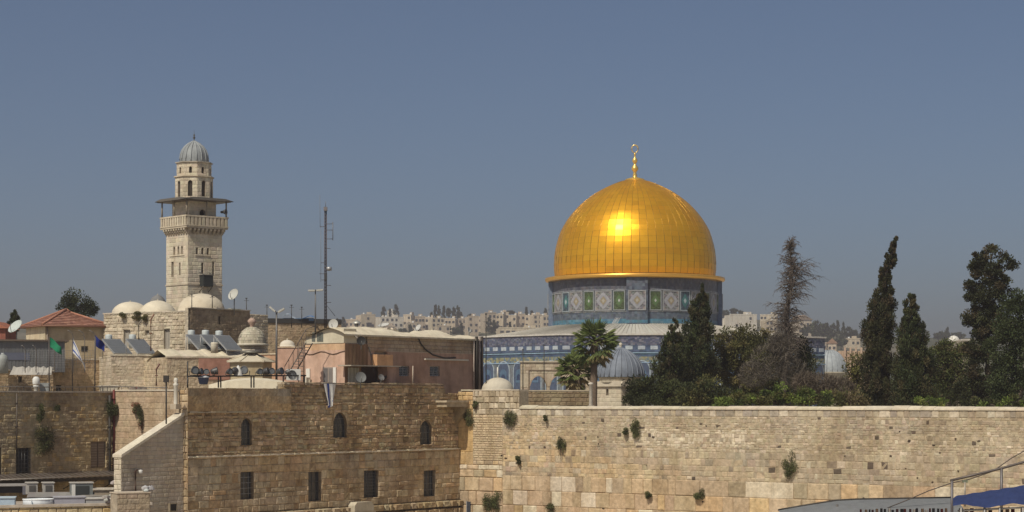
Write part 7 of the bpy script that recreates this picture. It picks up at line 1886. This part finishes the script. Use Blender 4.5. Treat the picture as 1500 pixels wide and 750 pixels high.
# white shallow tanks behind the parapet
ct = thing("round_tank", "wide low white round tank on the low roof behind the parapet", "tank", lp(57, 742, 123.5)); r_ = M(23, 123.5)
MB().lathe([(0.01, 0), (r_, 0), (r_, M(11, 123.5)), (r_ * 0.94, M(11.5, 123.5)), (r_ * 0.94, M(8, 123.5)), (0.01, M(8, 123.5))], 32, (0.66, 0.70, 0.74)).build("body", "paint", ct)
mb = MB(); mb.lathe([(r_ * 1.02, M(10, 123.5)), (r_ * 1.03, M(11.6, 123.5)), (r_ * 0.95, M(11.7, 123.5))], 32, (0.72, 0.74, 0.76)); mb.path([(-r_ * 0.1, -r_ * 1.04, 0.1), (-r_ * 0.2, -r_ * 1.03, 0.25), (-r_ * 0.25, -r_ * 0.9, M(12, 123.5))], 0.03, (0.15, 0.2, 0.25), 5); mb.build("rim", "paint", ct)
wbox_("pale blue flat bin at the lower left corner", "plastic_bin", -6, 21, 730, 741, 122.5, (0.42, 0.52, 0.62), 10, 1.2, False, (0.5, 0.6, 0.68))
wbox_("long lilac-grey duct box right of the round white tank", "duct_box", 80, 124, 729, 741, 123.5, (0.33, 0.33, 0.38), 15, 1.0, False, (0.42, 0.42, 0.46))
wbox_("grey lidded box beside the lilac duct", "storage_box", 126, 168, 731, 741, 124, (0.36, 0.36, 0.36), 15, 1.0, False, (0.56, 0.54, 0.5))
mb = MB(); n = 12
for i in range(n): mb.quad((M(i * 11, 127), -0.5, 0.02 * (i % 2)), (M(i * 11 + 11, 127), -0.5, 0.02 * ((i + 1) % 2)), (M(i * 11 + 11, 127), 1.0, 0.25), (M(i * 11, 127), 1.0, 0.25), jit((0.42, 0.4, 0.36), 0.12))
mb.box(0, M(132, 127), -0.52, 1.0, -0.12, -0.03, (0.2, 0.18, 0.16))
tag(mb.build("roof_sheet", "metal", None, lp(40, 728, 126.5), R(8)), "long thin grey sheet lying across the low roof clutter", "sheet")
# flat slab and rag heap at its right
mb = MB(); mb.box(0, M(30, 127), 0, 1.2, 0, M(2.5, 127), (0.56, 0.5, 0.42)); mb.box(0.1, M(29, 127), 0.1, 1.1, -1.2, -0.003, (0.3, 0.25, 0.19)); tag(mb.build("stone_bench", "pale_stone", None, lp(136, 718, 127), R(12)), "pale slab resting on a brown block by the stair wall", "slab")
def rags(label, px, py, w, h, d, cols, n=14):
    mb = MB(); mw, mh = M(w, d), M(h, d)
    for k in range(n):
        c = (random.uniform(-mw / 2, mw / 2), random.uniform(0, 0.5), random.uniform(0, mh * 0.7)); rr = random.uniform(0.08, 0.22)
        mb.lathe([(0.01, -rr * 0.7), (rr, -rr * 0.3), (rr * random.uniform(0.6, 1.1), rr * 0.3), (0.01, rr * random.uniform(0.5, 1.2))], 7, jit(random.choice(cols), 0.2), c, False)
    tag(mb.build("rag_heap", "fabric", None, lp(px, py, d)), label, "heap")
rags("heap of white plastic scraps at the stair wall's foot", 174, 716, 22, 14, 125, [(0.62, 0.6, 0.58), (0.3, 0.24, 0.2), (0.5, 0.48, 0.44), (0.2, 0.15, 0.12)], 26)
rags("pile of pale rags and dark bags on the low roof's corner", 164, 738, 26, 14, 122.5, [(0.6, 0.58, 0.55), (0.12, 0.1, 0.1), (0.4, 0.38, 0.36)], 22)
rags("white bags on the brown block before the stair wall", 216, 720, 12, 10, 120, [(0.6, 0.6, 0.6), (0.3, 0.3, 0.3)], 10)
bl = thing("stone_block", "low brown stone block standing before the stair wall", "block", P(172, 750, 119), R(30))
mb = MB(); facade(mb, front, 0, M(50, 119), -1.5, M(27, 119), rows=lambda z: 0.32, wid=(0.4, 0.8), tint=lambda u, z: jit((0.36, 0.29, 0.21), 0.08), mortar=(0.27, 0.215, 0.155), joint=0.01, relief=0.015); mb.box(0, M(50, 119), 0.01, 1.2, -1.5, M(27, 119) - 0.01, (0.4, 0.34, 0.26)); mb.build("wall", "brown_stone", bl)
MB().box(-0.04, M(50, 119) + 0.04, -0.05, 1.25, M(27, 119) - 0.007, M(28.5, 119), (0.56, 0.48, 0.38)).build("coping", "pale_stone", bl)
wl = thing("wall_lamp", "rusty pipe with a white lamp on the stair wall", "lamp", slp.location + Vector((0, 0, 0)), R(54))
us = (BRN.u(199) - UB); zl = BRN.z(199, 722)
MB().path([(us, -0.12, zl), (us, -0.12, zl + 1.3), (us + 0.1, -0.2, zl + 1.4)], 0.07, (0.13, 0.08, 0.06), 6).build("pipe", "metal", wl)
MB().lathe([(0.01, -0.12), (0.12, -0.08), (0.13, 0.1), (0.01, 0.14)], 10, (0.65, 0.65, 0.63), (us + 0.3, -0.25, zl + 1.25)).build("lamp", "paint", wl)
sk = thing("small_hatch", "small dark square hatch low in the brown wall", "hatch", BRN.at(UB, 0, 0), R(54))
us = BRN.u(254) - UB; zh = BRN.z(254, 748)
MB().box(us - 0.25, us + 0.25, 0.0, 0.14, zh, zh + 0.4, (0.02, 0.018, 0.015)).build("panel", "paint", sk)
mb = MB(); mb.box(us - 0.32, us - 0.252, -0.03, 0.14, zh - 0.05, zh + 0.46, (0.3, 0.25, 0.18)); mb.box(us + 0.252, us + 0.32, -0.03, 0.14, zh - 0.05, zh + 0.46, (0.3, 0.25, 0.18)); mb.box(us - 0.25, us + 0.25, -0.03, 0.14, zh + 0.402, zh + 0.46, (0.3, 0.25, 0.18)); mb.build("frame", "pale_stone", sk)
# bright stone cap piece at the shaded building's foot and a dark panel painted as the sunlit wall's slot
mb = MB(); q_ = BRN.u(519); mb.prism([(-1.0, 0), (1.0, 0), (1.0, 0.35), (0.72, 0.62), (-0.75, 0.62), (-1.0, 0.4)], -0.9, -0.33, (0.5, 0.45, 0.35)); mb.box(-1.15, 1.15, -0.95, -0.33, -1.2, -0.004, (0.4, 0.34, 0.25))
tag(mb.build("stone_buttress", "pale_stone", None, BRN.at(q_, 0, BRN.z(519, 748)), R(54)), "pale rounded buttress top at the brown building's foot", "buttress")
mb = MB(); uw = WALL.u(688); mb.box(-0.16, 0.16, -0.12, 0.05, 0, 0.85, (0.05, 0.055, 0.07)); mb.box(-0.2, -0.162, -0.14, 0.0, -0.04, 0.88, (0.3, 0.32, 0.36)); tag(mb.build("slot_panel", "paint", None, WALL.at(uw, 0, WALL.z(688, 752)), R(-36)), "narrow dark panel painted as a shaded slot low in the sunlit wall's left end", "panel")

# ================================================================ lower right: awnings and a rising railing on a raised walkway
WD = 82.0
wk = thing("raised_walkway", "raised covered timber walkway climbing to the right in front of the wall", "walkway", Vector((X(1390, WD), WD, 0)), 0)
x0, x1 = X(1100, WD) - wk.location.x, X(1640, WD) - wk.location.x
dz0, dz1 = Z(800, WD), Z(775, WD)
mb = MB(); mb.prism([(x0, dz0 - 0.25), (x1, dz1 - 0.25), (x1, dz1), (x0, dz0)], -1.5, 3.5, (0.25, 0.2, 0.15)); mb.build("deck", "plaster", wk)
for k in range(6):
    x = x0 + (x1 - x0) * (k + 0.2) / 6
    for y in (-1.3, 3.3): MB().box(x - 0.12, x + 0.12, y - 0.12, y + 0.12, 0, dz0 + (dz1 - dz0) * (k + 0.2) / 6 - 0.25, (0.2, 0.19, 0.18)).build("pillar", "metal", wk)
# grey awning
ga = thing("grey_awning", "long grey fabric awning with a dark edge sagging down at its left end", "awning", Vector((X(1270, WD), WD, 0)))
ox = ga.location.x; top_ = [(1140, 752), (1170, 746.5), (1200, 741.5), (1225, 737.5), (1255, 735.8), (1300, 735), (1350, 734), (1396, 733.2)]
mb = MB()
for (a, za_), (b, zb_) in zip(top_, top_[1:]):
    n = 4
    for q in range(n):
        f0, f1 = q / n, (q + 1) / n; xa, xb = X(a + (b - a) * f0, WD + 2.2) - ox, X(a + (b - a) * f1, WD + 2.2) - ox; ya, yb = Z(za_ + (zb_ - za_) * f0, WD), Z(za_ + (zb_ - za_) * f1, WD)
        prev = None
        rows_ = [(2.2, 0.0), (1.2, -0.10), (0.4, -0.28), (-0.2, -0.5), (-0.5, -0.8)]
        for (v0, h0), (v1, h1) in zip(rows_, rows_[1:]): mb.add([(xa, v1, ya + h1), (xb, v1, yb + h1), (xb, v0, yb + h0), (xa, v0, ya + h0)], [(0, 1, 2, 3)], jit((0.22, 0.23, 0.24), 0.03), True)
mb.build("fabric", "fabric", ga)
mb = MB(); mb.path([(X(a, WD + 2.2) - ox, 2.2, Z(b, WD) + 0.01) for a, b in top_], 0.05, (0.05, 0.045, 0.04), 6); mb.build("edge_tube", "metal", ga)
for k in range(2):
    px = (1232, 1370)[k]; MB().tube((X(px, WD) - ox, 1.0, dz0 - 0.2), (X(px, WD) - ox, 1.0, Z(737, WD) - 0.1), 0.05, (0.15, 0.14, 0.13), n=6).build("post", "metal", ga)
def hang(px, py0, py1, w, d, c, lab, y=0.0):
    mb = MB(); mw = M(w, d); n = 4
    for i in range(n):
        a, b = -mw / 2 + mw * i / n, -mw / 2 + mw * (i + 1) / n; k0, k1 = 0.04 * math.sin(i * 2.0), 0.04 * math.sin((i + 1) * 2.0)
        zt2 = M(py1 - py0, d)
        mb.add([(a, k0, 0), (b, k1, 0), (b * 0.9, k1, zt2), (a * 0.9, k0, zt2), (a, k0 + 0.05, 0), (b, k1 + 0.05, 0), (b * 0.9, k1 + 0.05, zt2), (a * 0.9, k0 + 0.05, zt2)], [(0, 1, 2, 3), (4, 7, 6, 5), (3, 2, 6, 7), (0, 4, 5, 1)], jit(c, 0.1))
    o = mb.build("hanging_cloth", "fabric", None, P(px, py1, d) + Vector((0, y, 0)))
    return tag(o, lab, "cloth", "cloths hanging under the awnings")
HC_ = [((0.12, 0.02, 0.02), "dark red"), ((0.03, 0.025, 0.03), "black"), ((0.5, 0.46, 0.42), "off-white"), ((0.25, 0.16, 0.1), "tan"), ((0.08, 0.03, 0.035), "maroon")]
for i in range(22):
    px = 1262 + i * 5.9 + random.uniform(-1.2, 1.2); c, nm = HC_[(i * 3 + (i // 4)) % 5] if i % 4 != 2 else HC_[1]
    hang(px, 744.5 + random.uniform(0, 2.5), 757, random.uniform(2.6, 5), WD - 0.9, tuple(q * 0.8 for q in c), "cloth strip hanging in the row under the grey awning")
# blue tarpaulin
bt_ = thing("blue_tarpaulin", "deep blue tarpaulin canopy with a wavy lower edge", "tarpaulin", Vector((X(1450, WD - 4), WD - 4, 0)))
d4 = WD - 4; ox = bt_.location.x; mb = MB(); n = 48; m = 10
def bq(i, j):
    t_ = i / n; px = 1396 + (1560 - 1396) * t_; u = j / m
    pt_ = 727 - (px - 1396) * 0.155 + (3.2 * max(0, 1 - (px - 1396) / 8) ** 2 if px < 1404 else 0); sc = 742 + 2.6 * math.sin(px * 0.083 + 0.9) * (1 - 0.1 * t_) - (px - 1396) * 0.02
    yy = 1.8 - 2.6 * u
    zz_ = Z(pt_, d4 + 1.8) + (Z(sc, d4 - 0.8) - Z(pt_, d4 + 1.8)) * (0.55 * u + 0.45 * u ** 3)
    return Vector((X(px, d4 + yy) - ox, yy, zz_ + 0.012 * math.sin(i * 0.9 + j)))
for i in range(n):
    for j in range(m): mb.add([bq(i, j), bq(i, j + 1), bq(i + 1, j + 1), bq(i + 1, j)], [(0, 1, 2, 3)], jit((0.035, 0.055, 0.16), 0.06), True)
for j in range(m): a, b = bq(0, j), bq(0, j + 1); mb.add([a, b, b - Vector((0, 0, 0.35)), a - Vector((0, 0, 0.35))], [(0, 1, 2, 3)], (0.03, 0.045, 0.13))
mb.build("sheet", "fabric", bt_)
for px in (1402, 1436, 1458, 1492): MB().tube((X(px, d4) - ox, -0.7, Z(800, WD)), (X(px, d4) - ox, -0.7, Z(742, d4)), 0.045, (0.35, 0.34, 0.32), n=6).build("pole", "metal", bt_)
MB().path([(X(1398, d4) - ox, -0.6, Z(747, d4)), (X(1500, d4) - ox, -0.6, Z(742, d4)), (X(1560, d4) - ox, -0.6, Z(740, d4))], 0.04, (0.4, 0.38, 0.34), 6).build("beam", "metal", bt_)
for i, px in enumerate((1408, 1416, 1424, 1443, 1451, 1467, 1476, 1484, 1498)):
    c, nm = HC_[(i * 2 + 1) % 5]; hang(px, 744.5 + (i % 2) * 1.2, 759, 6, d4 + 0.4, c, "garment hanging in the row under the blue tarpaulin")
# railing
rlg = thing("steel_railing", "rusty steel railing on two posts rising to the right above the blue tarpaulin", "railing", Vector((X(1395, WD - 1), WD - 1, 0))); d5 = WD - 1; ox = rlg.location.x
rp = lambda px, py: Vector((X(px, d5) - ox, 0, Z(py, d5)))
MB().path([rp(1392, 704), rp(1430, 695), rp(1467, 686), rp(1510, 674), rp(1620, 645)], 0.05, (0.13, 0.11, 0.10), 8).build("rail", "metal", rlg)
for px, y0_, y1_ in ((1394.5, 790, 704), (1467, 770, 686), (1545, 760, 665)): MB().path([rp(px, y0_), rp(px, y1_)], 0.055, (0.15, 0.14, 0.145), 8).build("post", "metal", rlg)
MB().tube(rp(1413.5, 742), rp(1413.5, 706), 0.03, (0.4, 0.36, 0.3), n=6).build("spigot", "metal", rlg)
cbl = thing("sagging_cable", "thin dark cable rising to the right past the railing", "cable", Vector((X(1395, WD), WD, 0))); ox = cbl.location.x
cp_ = lambda px, py: Vector((X(px, WD + 0.5) - ox, 0.5, Z(py, WD + 0.5)))
MB().path([cp_(1290, 748), cp_(1330, 732), cp_(1360, 719), cp_(1395, 707), cp_(1420, 702), cp_(1455, 690), cp_(1480, 672), cp_(1510, 655), cp_(1600, 612)], 0.022, (0.1, 0.08, 0.07), 5).build("wire", "metal", cbl)
MB().cbox(cp_(1413.5, 705), 0.2, 0.12, 0.1, (0.25, 0.28, 0.2)).build("junction_box", "metal", cbl)

# ================================================================ haze
hz_ = MB().box(-3000, 3000, -420, 2900, -22, 104, (1, 1, 1)).build("haze", "paint")
hz_["kind"] = "stuff"
hm = bpy.data.materials.new("haze_air"); hm.use_nodes = True
nt = hm.node_tree; nt.nodes.remove(nt.nodes["Principled BSDF"])
pv_ = nt.nodes.new("ShaderNodeVolumePrincipled"); pv_.inputs["Color"].default_value = (0.98, 0.88, 0.86, 1); pv_.inputs["Density"].default_value = HAZE; pv_.inputs["Anisotropy"].default_value = 0.3
nt.links.new(pv_.outputs[0], nt.nodes["Material Output"].inputs["Volume"])
hz_.data.materials.clear(); hz_.data.materials.append(hm)
